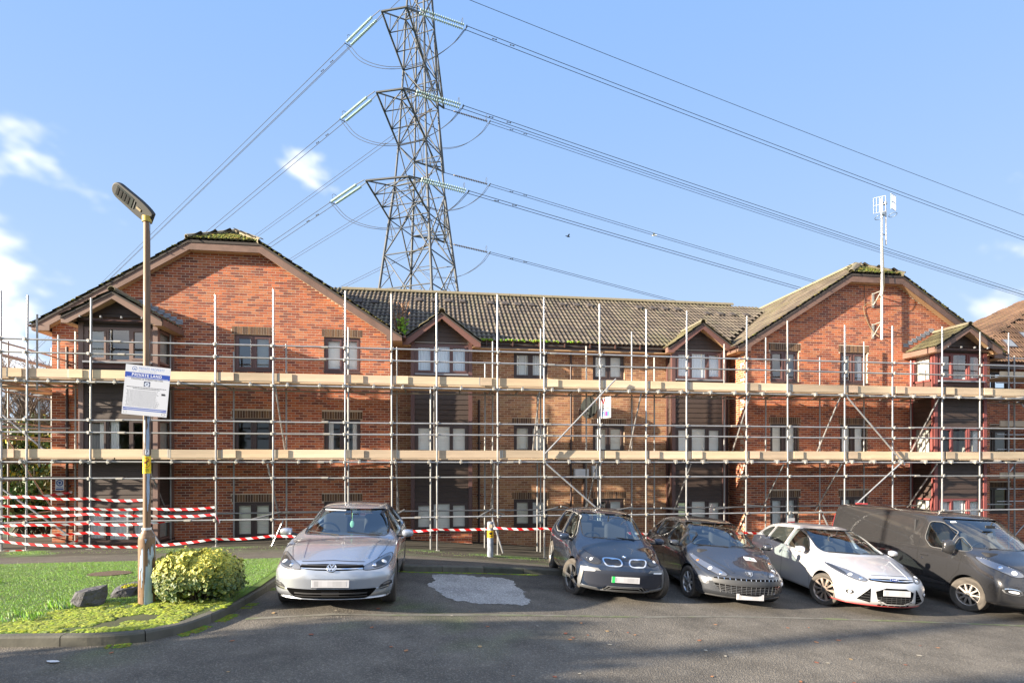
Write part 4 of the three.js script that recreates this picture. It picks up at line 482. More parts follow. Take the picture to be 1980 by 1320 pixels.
// ------------------------------------------------------------------ electricity pylon and its lines (frame: camera bearing)
const PY = thing('electricity_pylon', 'tall steel lattice electricity pylon rising behind the tiled roof', 'pylon', [0, 0, 0], -Math.atan(.14));
M.steelGrey = mat([.115, .125, .135], .6, { metalness: .3, map: rep(T.steel, .5) });  // one even blue-grey steel, the same on every side
M.glassIns = phys([.42, .56, .52], .12, { clearcoat: .8 }); M.brownIns = phys([.1, .075, .05], .25, { clearcoat: .7 });
M.wire = mat([.06, .07, .085], .95);
{
  const ax = V(-7.44, 0, -46), ps = -.2; // axis and turn of the square body
  const hw = (y) => { const t = [[-3, 3.7], [16.2, 2.3], [25.2, 1.35], [32.5, 1.0], [39.6, .78], [42, .3]]; for (let i = 1; i < t.length; i++) if (y <= t[i][0]) return lerp(t[i - 1][1], t[i][1], (y - t[i - 1][0]) / (t[i][0] - t[i - 1][0])); return .3; };
  const cor = (k, y) => { const h = hw(y), sx = [-1, 1, 1, -1][k] * h, sz = [1, 1, -1, -1][k] * h, a = -.36; return V(ax.x + sx * Math.cos(a) + sz * Math.sin(a), y, ax.z - sx * Math.sin(a) + sz * Math.cos(a)); };
  const lv = [-3, 4, 10.5, 15.75, 18.5, 21.4, 24.1, 27.4, 31.1, 33.5, 37.6, 40, 42];
  const angle = (a, b, r) => { const g = rod(a, b, r, 4); return g; };
  for (let k = 0; k < 4; k++) { const l = []; for (let i = 0; i + 1 < lv.length; i++) l.push(angle(cor(k, lv[i]), cor(k, lv[i + 1]), i < 6 ? .11 : .085)); part('leg', merge(l), M.steelGrey, PY); }
  const br = (a, b, r = .05) => part('brace', angle(a, b, r), M.steelGrey, PY);
  for (let i = 0; i + 1 < lv.length; i++) for (let k = 0; k < 4; k++) {
    const j = (k + 1) % 4, a = cor(k, lv[i]), b = cor(j, lv[i]), c = cor(k, lv[i + 1]), d = cor(j, lv[i + 1]);
    if (i > 0) br(a, b, .05); if (i > 10) continue;
    if (i < 6) { const m = c.clone().add(d).multiplyScalar(.5), m2 = a.clone().add(b).multiplyScalar(.5), up = i % 2 === 0; const P = up ? [a, b, m] : [c, d, m2]; br(P[0], P[2], .06); br(P[1], P[2], .06); const e = up ? [a, b, c, d] : [c, d, a, b]; br(e[0].clone().lerp(P[2], .5), e[0].clone().lerp(e[2], .5), .03); br(e[1].clone().lerp(P[2], .5), e[1].clone().lerp(e[3], .5), .03); br(e[0].clone().lerp(P[2], .5), e[2], .03); br(e[1].clone().lerp(P[2], .5), e[3], .03); }
    else { br(a, d, .045); br(b, c, .045); }
  }
  // cross arms: near (towards the car park) and far
  const near = [[22.4, 21.4, 24.1, [-10.49, -40.8], [-7.33, -40.2]], [28.8, 27.4, 31.1, [-9.75, -40.9], [-7.75, -40.5]], [34.7, 33.5, 37.6, [-9.4, -41.0], [-7.5, -40.6]]];
  const strings = [], ends = [];
  near.forEach(([yt, yb, ytop, L, R], lev) => {
    for (const side of [1, -1]) {
      const tl = side > 0 ? V(L[0], yt, L[1]) : V(-7.44 + .95 - .2, yt, -51.6), tr = side > 0 ? V(R[0], yt, R[1]) : V(-7.44 + 1.2, yt, -52.2);
      const ks = side > 0 ? [0, 1] : [3, 2], g = new THREE.Group(); const bl = cor(ks[0], yb), brr = cor(ks[1], yb), ul = cor(ks[0], ytop), ur = cor(ks[1], ytop), l = [];
      const m = (a, b, r = .055) => l.push(angle(a, b, r)), mid = (a, b, t) => a.clone().lerp(b, t);
      m(bl, tl, .075); m(brr, tr, .075); m(ul, tl, .065); m(ur, tr, .065); m(tl, tr, .085);
      for (const t of [.33, .66]) { m(mid(bl, tl, t), mid(brr, tr, t), .04); m(mid(bl, tl, t), mid(ul, tl, t), .035); m(mid(brr, tr, t), mid(ur, tr, t), .035); }
      m(bl, mid(brr, tr, .33), .035); m(mid(bl, tl, .33), mid(brr, tr, .66), .035); m(mid(bl, tl, .66), tr, .035);
      m(ul, mid(bl, tl, .33), .035); m(mid(ul, tl, .33), mid(bl, tl, .66), .035); m(ur, mid(brr, tr, .33), .035); m(mid(ur, tr, .33), mid(brr, tr, .66), .035); m(ul, mid(ur, tr, .33), .035); m(mid(ul, tl, .33), mid(ur, tr, .66), .035);
      part('cross_arm', merge(l), M.steelGrey, PY); ends.push([tl, tr, side, lev]);
    }
  });
  // tension strings of discs, jumper loops and the conductors
  const dl = V(-1.165, -.118, -1).normalize(), dr = V(3.025, -.332, -1).normalize(), Ls = 3.3;
  const disc = (n, r) => { const p = []; for (let i = 0; i < n; i++) { const y = i / n * Ls; p.push(new THREE.Vector2(.03, y), new THREE.Vector2(r, y + .05), new THREE.Vector2(r * .95, y + .085), new THREE.Vector2(.03, y + .12)); } const g = new THREE.LatheGeometry(p, 9); return g; };
  const sg = disc(20, .105), cam = (p) => PY.localToWorld(p.clone()); PY.updateMatrixWorld(true);
  const wires = (p, d, len, sagK, label, offs, cat = 'power line') => { const l = [], px = new THREE.Vector3().crossVectors(d, UP).normalize(); for (const o of offs) { const pts = []; for (let i = 0; i <= 26; i++) { const s = len * i / 26; pts.push(cam(p.clone().addScaledVector(d, s).addScaledVector(px, o[0]).add(V(0, o[1] - sagK * (s * .10 - s * s * .10 / len), 0)))); } l.push(new THREE.TubeGeometry(new THREE.CatmullRomCurve3(pts), 60, .023, 5)); } single('power_line', merge(l), M.wire, label, cat, 'power lines slung from the pylon'); };
  const lvN = ['lowest', 'middle', 'highest'];
  for (const [tl, tr, side, lev] of ends) {
    const m = side > 0 ? M.glassIns : M.brownIns, eL = [], eR = [];
    for (const [p, d, E] of [[tl, dl, eL], [tr, dr, eR]]) { const perp = new THREE.Vector3().crossVectors(d, UP).normalize(); for (const o of side > 0 ? [-.2, .2] : [0]) { const q = p.clone().addScaledVector(perp, o).addScaledVector(d, .9); const s = part('insulator_string', sg, m, PY); s.position.copy(q); s.quaternion.setFromUnitVectors(UP, d); part('link', rod(p.clone().addScaledVector(perp, o * .7), q, .03, 5), M.steelGrey, PY); } E.push(p.clone().addScaledVector(d, .9 + Ls + .15)); part('yoke', rod(E[0].clone().addScaledVector(perp, -.28), E[0].clone().addScaledVector(perp, .28), .035, 5), M.steelGrey, PY); const rg = new THREE.TorusGeometry(.22, .016, 5, 16); const o = part('arcing_ring', rg, M.steelGrey, PY); o.position.copy(E[0]).add(V(0, .35, 0)).addScaledVector(d, -.3); o.lookAt(cam(o.position.clone().add(d))); o.rotation.set(0, Math.atan2(d.x, d.z), 0);
      for (const k of [2.2, 3.6]) { const c = part('damper', merge([rod([-.14, -.1, 0], [.14, -.1, 0], .022, 5), rod([-.17, -.1, 0], [-.1, -.1, 0], .045, 6), rod([.17, -.1, 0], [.1, -.1, 0], .045, 6)]), M.wire, PY); c.position.copy(E[0]).addScaledVector(d, k); c.rotation.y = Math.atan2(d.x, d.z) + Math.PI / 2; } }
    const a = eL[0], b = eR[0]; for (const o of [-.12, .12]) { const pts = [a, a.clone().lerp(b, .12).add(V(0, -1.3, 0)), a.clone().lerp(b, .36).add(V(0, -2.2, 0)), a.clone().lerp(b, .66).add(V(0, -2.1, 0)), a.clone().lerp(b, .9).add(V(0, -1.0, 0)), b].map((p) => p.clone().add(V(o, 0, o))); part('jumper_loop', tubeGeo(pts, .022, 30, 5), M.wire, PY); }
    const w = side > 0 ? 'near' : 'far', offs = [[.2, 0], [-.2, -.0]];
    wires(eL[0], dl, 150, .0, `twin conductor from the ${lvN[lev]} ${w} pylon arm running down to the left`, offs);
    wires(eR[0], dr, 190, .35, `twin conductor from the ${lvN[lev]} ${w} pylon arm running down to the right`, offs);
  }
  const tp = V(-7.44, 41.2, -46); wires(tp, dl, 150, 0, 'single thin earth wire from the pylon top running down to the left', [[0, 0]]); wires(tp, dr, 190, .3, 'single thin earth wire from the pylon top running down to the right', [[0, 0]]);
}
// two birds high over the roof
for (const [u, v, t, m, lab, k] of [[1098, 457, 70, mat([.04, .04, .05], .8), 'small dark bird flying left of the white bird over the roof', .5], [1265, 455, 70, M.white ?? mat([.8, .8, .8], .6), 'small white bird flying over the roof, right of the dark bird', -.3]]) {
  const x = (u - 990) / 1100 * t, y = EYE - (v - 895) * t / 1100, c = Math.cos(Math.atan(.14)), s = Math.sin(Math.atan(.14));
  const b = thing('bird', lab, 'bird', [x * c + t * s, y, x * s - t * c], k, 'birds over the roof'); const body = new THREE.SphereGeometry(1, 12, 8); body.scale(.28, .075, .075); const head = new THREE.SphereGeometry(.06, 8, 6); head.translate(.28, .03, 0); part('body', merge([body, head]), m, b);
  const tail = new THREE.BufferGeometry(); const w = (s2) => { const sh = new THREE.Shape([[.12, 0], [-.1, 0], [-.16, .34], [-.02, .42], [.06, .3]].map(([a, d]) => new THREE.Vector2(a, d * s2))); const g = new THREE.ExtrudeGeometry(sh, { depth: .012, bevelEnabled: false }); g.rotateX(Math.PI / 2 - .5 * s2); return g; };
  part('wing', w(1), m, b); part('wing', w(-1), m, b); part('tail', box(.16, .012, .1, -.32, 0, 0), m, b);
}
// ------------------------------------------------------------------ vehicles: a lofted, hollowed body; glass, lamps and trim laid on its surface
const pch = (tab) => { // monotone cubic through [x, y] rows (x ascending)
  const t = [...tab].sort((a, b) => a[0] - b[0]), n = t.length, d = [], m = [];
  for (let i = 0; i < n - 1; i++) d.push((t[i + 1][1] - t[i][1]) / (t[i + 1][0] - t[i][0]));
  for (let i = 0; i < n; i++) m.push(i === 0 ? d[0] : i === n - 1 ? d[n - 2] : d[i - 1] * d[i] <= 0 ? 0 : 2 * d[i - 1] * d[i] / (d[i - 1] + d[i]));
  return (x) => { if (x <= t[0][0]) return t[0][1]; if (x >= t[n - 1][0]) return t[n - 1][1]; let i = 0; while (x > t[i + 1][0]) i++; const h = t[i + 1][0] - t[i][0], s = (x - t[i][0]) / h, s2 = s * s, s3 = s2 * s; return (2 * s3 - 3 * s2 + 1) * t[i][1] + (s3 - 2 * s2 + s) * h * m[i] + (-2 * s3 + 3 * s2) * t[i + 1][1] + (s3 - s2) * h * m[i + 1]; };
};
const chaikin = (p, n) => { for (; n > 0; n--) { const q = [p[0]]; for (let i = 0; i < p.length - 1; i++) { const [a, b] = [p[i], p[i + 1]]; q.push([a[0] * .75 + b[0] * .25, a[1] * .75 + b[1] * .25], [a[0] * .25 + b[0] * .75, a[1] * .25 + b[1] * .75]); } q.push(p[p.length - 1]); p = q; } return p; };
function carLoft(S, inset = 0, zA = S.zr, zB = S.zf, floor = -9) {
  const F = {}; for (const k of ['top', 'belt', 'w', 'hb', 'wr', 'dr', 'yb']) F[k] = pch(S[k]);
  const st = [], fil = inset ? 0 : S.fillet ?? .1, n = inset ? 34 : 66;
  const zs = []; if (fil) for (const a of [0, 25, 48, 68]) zs.push([zB - fil * (1 - Math.sin(a * Math.PI / 180)) , a, 1]); 
  const list = []; // [z, shrink]
  const K = [90, 78, 66, 54, 42, 30, 18, 8];
  if (fil) for (const a of K) list.push([zB - fil + fil * Math.sin(a * Math.PI / 180), fil * (1 - Math.cos(a * Math.PI / 180))]);
  for (let i = 0; i <= n; i++) list.push([lerp(zB - fil, zA + fil, i / n), 0]);
  if (fil) for (const a of [...K].reverse()) list.push([zA + fil - fil * Math.sin(a * Math.PI / 180), fil * (1 - Math.cos(a * Math.PI / 180))]);
  const ring = (z, sh) => {
    const w = F.w(z) - inset, wb = F.hb(z) - inset, wr = F.wr(z) - inset, top = F.top(z) - inset * .9, dr = F.dr(z), bl = Math.min(F.belt(z), top - dr - .012), yb = Math.max(F.yb(z), floor);
    const ym = lerp(yb, bl, S.ym ?? .55), re = top - dr;
    let p = [[0, yb], [w * .8, yb], [w * .955, yb + .03], [w * .985, yb + .13], [w, ym], [w * .992, lerp(ym, bl, .55)], [wb + .012, bl - .028], [wb, bl], [lerp(wb, wr, .5) + (S.tumble ?? .012), lerp(bl, re, .5)], [wr, re], [wr * .88, lerp(re, top, .55)], [wr * .5, lerp(re, top, .9)], [0, top]];
    p = chaikin(p, 2); if (sh) { const yc = (yb + top) / 2, hh = (top - yb) / 2; p = p.map(([x, y]) => [x * (1 - sh / w * .9), yc + (y - yc) * (1 - sh / hh * .9)]); }
    return [...p.map(([x, y]) => [x, y]), ...p.slice(1, -1).reverse().map(([x, y]) => [-x, y])];
  };
  const pos = [], idx = [], rings = list.map(([z, sh]) => [z, ring(clamp(z, S.zr, S.zf), sh)]), N = rings[0][1].length, H = (N + 2) / 2; // H: points per half including both ends
  for (const [z, r] of rings) for (const [x, y] of r) pos.push(x, y, z);
  for (let s = 0; s + 1 < rings.length; s++) for (let i = 0; i < N; i++) { const j = (i + 1) % N, a = s * N + i, b = s * N + j, c = a + N, d = b + N; idx.push(a, c, b, b, c, d); }
  for (const [s, fl] of [[0, 0], [rings.length - 1, 1]]) { const C = 26, [z, r] = rings[s], base = pos.length / 3; for (let i = 0; i < H; i++) for (let k = 0; k <= C; k++) { const a = r[i], b = r[(N - i) % N]; pos.push(lerp(a[0], b[0], k / C), lerp(a[1], b[1], k / C), z); } for (let i = 0; i + 1 < H; i++) for (let k = 0; k < C; k++) { const a = base + i * (C + 1) + k, b = a + 1, c = a + C + 1, d = c + 1; fl ? idx.push(a, b, c, b, d, c) : idx.push(a, c, b, b, c, d); } }
  // bowed and raked ends
  const L = S.zf - S.zr; for (let i = 0; i < pos.length; i += 3) { let [x, y, z] = [pos[i], pos[i + 1], pos[i + 2]]; const sf = sstep(S.zf - S.bowLen, S.zf, z), sr = sstep(S.zr + .7, S.zr, z), u = Math.abs(x) / S.W; let dz = -(S.bow * Math.pow(u, S.bowP ?? 2.3) + (S.rake?.(y) ?? 0)) * sf + (S.bowR ?? .16) * Math.pow(u, 2.4) * sr + (S.rakeR?.(y) ?? 0) * sr; const wz = sstep(S.cowl + .5, S.cowl, z) * sstep(S.cowl - 1.5, S.cowl - .4, z) * sstep(0, .16, y - F.belt(z) - .03); dz -= wz * (S.wsBow ?? .2) * Math.pow(u / .75, 2); pos[i + 2] += dz; }
  let g = new THREE.BufferGeometry(); g.setAttribute('position', new THREE.Float32BufferAttribute(pos, 3)); g.setIndex(idx); g = mergeVertices(g, 1e-5);
  let vol = 0; const P = g.attributes.position, I = g.index, a = V(0, 0, 0), b = V(0, 0, 0), c = V(0, 0, 0); for (let i = 0; i < I.count; i += 3) { a.fromBufferAttribute(P, I.getX(i)); b.fromBufferAttribute(P, I.getX(i + 1)); c.fromBufferAttribute(P, I.getX(i + 2)); vol += a.dot(b.cross(c)); }
  if (vol < 0) for (let i = 0; i < I.count; i += 3) { const t = I.getX(i); I.setX(i, I.getX(i + 2)); I.setX(i + 2, t); }
  const keep = []; for (let i = 0; i < I.count; i += 3) { const q = [I.getX(i), I.getX(i + 1), I.getX(i + 2)]; if (q[0] !== q[1] && q[1] !== q[2] && q[0] !== q[2]) keep.push(...q); } g.setIndex(keep);
  g.computeVertexNormals(); g.setAttribute('uv', new THREE.BufferAttribute(new Float32Array(g.attributes.position.count * 2), 2)); return g;
}
const E3 = new Evaluator(); E3.attributes = ['position', 'normal', 'uv']; E3.useGroups = true;
const brush = (g, m) => { const b = new Brush(g, m); b.updateMatrixWorld(true); return b; };
const smooth = (pts, k = 2) => { let p = pts; for (; k > 0; k--) { const q = []; for (let i = 0; i < p.length; i++) { const a = p[i], b = p[(i + 1) % p.length]; q.push([a[0] * .75 + b[0] * .25, a[1] * .75 + b[1] * .25], [a[0] * .25 + b[0] * .75, a[1] * .25 + b[1] * .75]); } p = q; } return p; };
const roundP = (pts, r = .05, n = 4) => { const out = [], N = pts.length; for (let i = 0; i < N; i++) { const p = pts[i], a = pts[(i + N - 1) % N], b = pts[(i + 1) % N], la = Math.hypot(a[0] - p[0], a[1] - p[1]), lb = Math.hypot(b[0] - p[0], b[1] - p[1]), k = Math.min(r, la * .45, lb * .45), P = [p[0] + (a[0] - p[0]) / la * k, p[1] + (a[1] - p[1]) / la * k], R = [p[0] + (b[0] - p[0]) / lb * k, p[1] + (b[1] - p[1]) / lb * k]; for (let j = 0; j <= n; j++) { const t = j / n, u = 1 - t; out.push([u * u * P[0] + 2 * u * t * p[0] + t * t * R[0], u * u * P[1] + 2 * u * t * p[1] + t * t * R[1]]); } } return out; };
const mir = (pts) => pts.map(([x, y]) => [-x, y]).reverse();
class Skin { // lays flat outlines onto the body surface
  constructor(g) { this.g = g.clone(); this.b = new MeshBVH(this.g); this.ray = new THREE.Ray(); this.last = null; }
  hit(view, u, v, s = 1) { const r = this.ray; if (view === 'front') { r.origin.set(u, v, 6); r.direction.set(0, 0, -1); } else if (view === 'rear') { r.origin.set(u, v, -9); r.direction.set(0, 0, 1); } else if (view === 'side') { r.origin.set(4 * s, v, u); r.direction.set(-s, 0, 0); } else { r.origin.set(u, 5, v); r.direction.set(0, -1, 0); } const h = this.b.raycastFirst(r, THREE.DoubleSide); if (!h) return this.last; const p = h.point, N = this.g.attributes.normal, P = this.g.attributes.position, { a, b, c } = h.face, A = V(0, 0, 0).fromBufferAttribute(P, a), B = V(0, 0, 0).fromBufferAttribute(P, b), C = V(0, 0, 0).fromBufferAttribute(P, c), w = THREE.Triangle.getBarycoord(p, A, B, C, V(0, 0, 0)) ?? V(1, 0, 0); const n = V(0, 0, 0).addScaledVector(A.fromBufferAttribute(N, a), w.x).addScaledVector(B.fromBufferAttribute(N, b), w.y).addScaledVector(C.fromBufferAttribute(N, c), w.z).normalize(); return (this.last = { p: p.clone(), n }); }
  patch(view, pts, off = .004, s = 1, o = {}) {
    const sh = new THREE.Shape(pts.map((p) => new THREE.Vector2(...p))); for (const h of o.holes ?? []) sh.holes.push(new THREE.Path(h.map((p) => new THREE.Vector2(...p))));
    const f = new THREE.ShapeGeometry(sh), q = f.attributes.position; let tri = []; for (let i = 0; i < f.index.count; i++) { const k = f.index.getX(i); tri.push([q.getX(k), q.getY(k)]); }
    const max = o.max ?? .03; for (let it = 0; it < 5; it++) { let worst = 0; for (let i = 0; i < tri.length; i += 3) for (let k = 0; k < 3; k++) worst = Math.max(worst, Math.hypot(tri[i + k][0] - tri[i + (k + 1) % 3][0], tri[i + k][1] - tri[i + (k + 1) % 3][1])); if (worst < max) break; const nx = []; for (let i = 0; i < tri.length; i += 3) { const [a, b, c] = [tri[i], tri[i + 1], tri[i + 2]], m = (p, r) => [(p[0] + r[0]) / 2, (p[1] + r[1]) / 2], ab = m(a, b), bc = m(b, c), ca = m(c, a); nx.push(a, ab, ca, ab, b, bc, ca, bc, c, ab, bc, ca); } tri = nx; }
    const pos = [], nor = []; const put = (u, v, d) => { const h = this.hit(view, u, v, s); const k = o.f ? o.f(u, v) : off; pos.push(h.p.x + h.n.x * (k - d), h.p.y + h.n.y * (k - d), h.p.z + h.n.z * (k - d)); nor.push(h.n.x, h.n.y, h.n.z); };
    for (const [u, v] of tri) put(u, v, 0);
    const skirt = o.skirt ?? Math.max(.004, off); const edge = (loop) => { for (let i = 0; i < loop.length; i++) { const a = loop[i], b = loop[(i + 1) % loop.length], n = Math.max(1, Math.ceil(Math.hypot(a[0] - b[0], a[1] - b[1]) / max)); for (let k = 0; k < n; k++) { const p = [lerp(a[0], b[0], k / n), lerp(a[1], b[1], k / n)], r = [lerp(a[0], b[0], (k + 1) / n), lerp(a[1], b[1], (k + 1) / n)]; put(...p, 0); put(...p, skirt); put(...r, 0); put(...r, 0); put(...p, skirt); put(...r, skirt); } } };
    if (skirt > 0) { edge(pts); for (const h of o.holes ?? []) edge(h); }
    const nt = tri.length * 3, A = V(0, 0, 0), B = V(0, 0, 0), C = V(0, 0, 0); // faces wound to agree with their normals; the rim gets its own
    for (let i = 0; i < pos.length; i += 9) { A.fromArray(pos, i); B.fromArray(pos, i + 3).sub(A); C.fromArray(pos, i + 6).sub(A); B.cross(C); if (i >= nt) { B.normalize(); for (let k = 0; k < 9; k += 3) B.toArray(nor, i + k); continue; } if (B.x * nor[i] + B.y * nor[i + 1] + B.z * nor[i + 2] < 0) for (const L of [pos, nor]) for (let k = 0; k < 3; k++) { const t = L[i + 3 + k]; L[i + 3 + k] = L[i + 6 + k]; L[i + 6 + k] = t; } }
    const g = new THREE.BufferGeometry(); g.setAttribute('position', new THREE.Float32BufferAttribute(pos, 3)); g.setAttribute('normal', new THREE.Float32BufferAttribute(nor, 3)); g.setAttribute('uv', new THREE.BufferAttribute(new Float32Array(pos.length / 3 * 2), 2)); return g;
  }
  line(view, pts, w = .005, off = .003, s = 1) { const out = []; for (let i = 0; i + 1 < pts.length; i++) { const [a, b] = [pts[i], pts[i + 1]], L = Math.hypot(b[0] - a[0], b[1] - a[1]), n = Math.max(1, Math.ceil(L / .05)), nx = -(b[1] - a[1]) / L * w / 2, ny = (b[0] - a[0]) / L * w / 2; out.push(this.patch(view, [[a[0] + nx, a[1] + ny], [a[0] - nx, a[1] - ny], [b[0] - nx, b[1] - ny], [b[0] + nx, b[1] + ny]], off, s, { skirt: 0, max: .03 })); } return merge(out); }
  at(view, u, v, s = 1) { return this.hit(view, u, v, s); }
}
M.glass = phys([.82, .9, .86], .02, { transmission: 1, thickness: 0, ior: 1.75 });
M.tint = phys([.12, .14, .13], .03, { transmission: .75, thickness: 0, ior: 1.7 });
M.rubber = mat([.028, .027, .026], .88); M.tyreDusty = mat([.1, .088, .075], .92, { map: rep(T.blotch, 3) });
M.black = mat([.018, .018, .019], .45); M.blackGloss = phys([.01, .01, .011], .12, { clearcoat: 1, clearcoatRoughness: .04 }); M.trim = mat([.03, .03, .031], .6);
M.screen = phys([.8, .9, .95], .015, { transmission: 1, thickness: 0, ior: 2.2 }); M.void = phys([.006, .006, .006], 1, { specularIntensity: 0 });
M.chrome = mat([.82, .83, .85], .12, { metalness: 1 }); M.alloy = mat([.62, .62, .62], .32, { metalness: .75 }); M.darkAlloy = mat([.2, .2, .2], .35, { metalness: .7 });
M.lampIn = mat([.3, .31, .33], .22, { metalness: .75 }); M.lampDark = mat([.05, .052, .055], .2, { metalness: .4 }); M.lampGlass = phys([1, 1, 1], .02, { transmission: 1, thickness: 0, ior: 1.35 }); M.bulb = phys([.8, .82, .85], .08, { clearcoat: 1 });
M.amber = phys([.5, .16, .02], .2, { clearcoat: 1 }); M.red = phys([.45, .02, .02], .2, { clearcoat: 1 }); M.cabin = mat([.028, .028, .03], .8); M.seat = mat([.032, .032, .035], .9, { bumpMap: rep(T.grain, 4), bumpScale: .004 }); M.headlining = mat([.35, .34, .32], .9);
M.plate = mat([.5, .5, .52], .5); 
const paintMat = (c, metal = .5, rough = .28) => phys(c, rough, { metalness: metal, clearcoat: 1, clearcoatRoughness: .035 });
function wheel(parent, x, z, R, s, o = {}) {
  const w = new THREE.Group(); w.name = 'wheel'; w.position.set(x, R, z); w.rotation.y = o.steer ?? 0; parent.add(w);
  const tw = o.tw ?? .205, rimR = o.rimR ?? R * .68, tp = [[rimR * .96, -tw * .36], [rimR * 1.02, -tw * .47], [R * .9, -tw * .52], [R * .975, -tw * .46], [R, -tw * .36], [R, tw * .36], [R * .975, tw * .46], [R * .9, tw * .52], [rimR * 1.02, tw * .47], [rimR * .96, tw * .36]].map(([r, y]) => new THREE.Vector2(r, y));
  const tg = new THREE.LatheGeometry(tp, 44); tg.rotateZ(Math.PI / 2); part('tyre', tg, o.tyre ?? M.tyreDusty, w);
  const tr = []; for (const q of [-.22, 0, .22]) { const t = new THREE.TorusGeometry(R + .0005, .004, 4, 44); t.rotateY(Math.PI / 2); t.translate(q * tw, 0, 0); tr.push(t); } part('tread_groove', merge(tr), M.rubber, w);
  const bg = new THREE.LatheGeometry([[rimR * .98, -tw * .4], [rimR * .9, -tw * .2], [rimR * .88, tw * .3], [rimR * .93, tw * .36], [rimR * .985, tw * .4], [rimR * .985, tw * .43], [rimR * .95, tw * .44], [rimR * .92, tw * .36]].map(([r, y]) => new THREE.Vector2(r, y)), 40); bg.rotateZ(-Math.PI / 2); if (s < 0) bg.rotateY(Math.PI); part('rim', bg, o.rim ?? M.alloy, w);
  const back = new THREE.CylinderGeometry(rimR * .9, rimR * .9, .02, 32); back.rotateZ(Math.PI / 2); back.translate(-s * tw * .12, 0, 0); part('brake_disc', back, M.black, w);
  const sp = []; const n = o.spokes ?? 5, f = o.fan ?? [0]; for (let i = 0; i < n; i++) for (const d of f) { const a = i / n * 6.283 + .3; const wd = o.sw ?? .05; const g = new THREE.ExtrudeGeometry(new THREE.Shape([[-wd * .5, .03], [wd * .5, .03], [wd * (o.tap ?? .38) , rimR * .94], [-wd * (o.tap ?? .38), rimR * .94]].map(([p, q]) => new THREE.Vector2(p, q))), { depth: .022, bevelEnabled: true, bevelSize: .004, bevelThickness: .006, bevelSegments: 1 }); g.translate(0, 0, -.011); g.applyMatrix4(new THREE.Matrix4().makeRotationZ(d)); if (d) g.translate(Math.sin(d) * rimR * .38, 0, 0); g.rotateZ(a); g.rotateY(s * Math.PI / 2); g.translate(s * tw * .34, 0, 0); sp.push(g); }
  part('spokes', merge(sp), o.rim ?? M.alloy, w); const hub = new THREE.CylinderGeometry(.035, .05, .03, 20); hub.rotateZ(-s * Math.PI / 2); hub.translate(s * (tw * .34 + .014), 0, 0); part('hub_cap', hub, o.hub ?? M.darkAlloy, w); return w;
}
const ell = (cx, cy, rx, ry, n = 24) => Array.from({ length: n }, (_, i) => [cx + rx * Math.cos(i / n * 6.283), cy + ry * Math.sin(i / n * 6.283)]);
const rect = (x0, x1, y0, y1) => [[x0, y0], [x1, y0], [x1, y1], [x0, y1]];
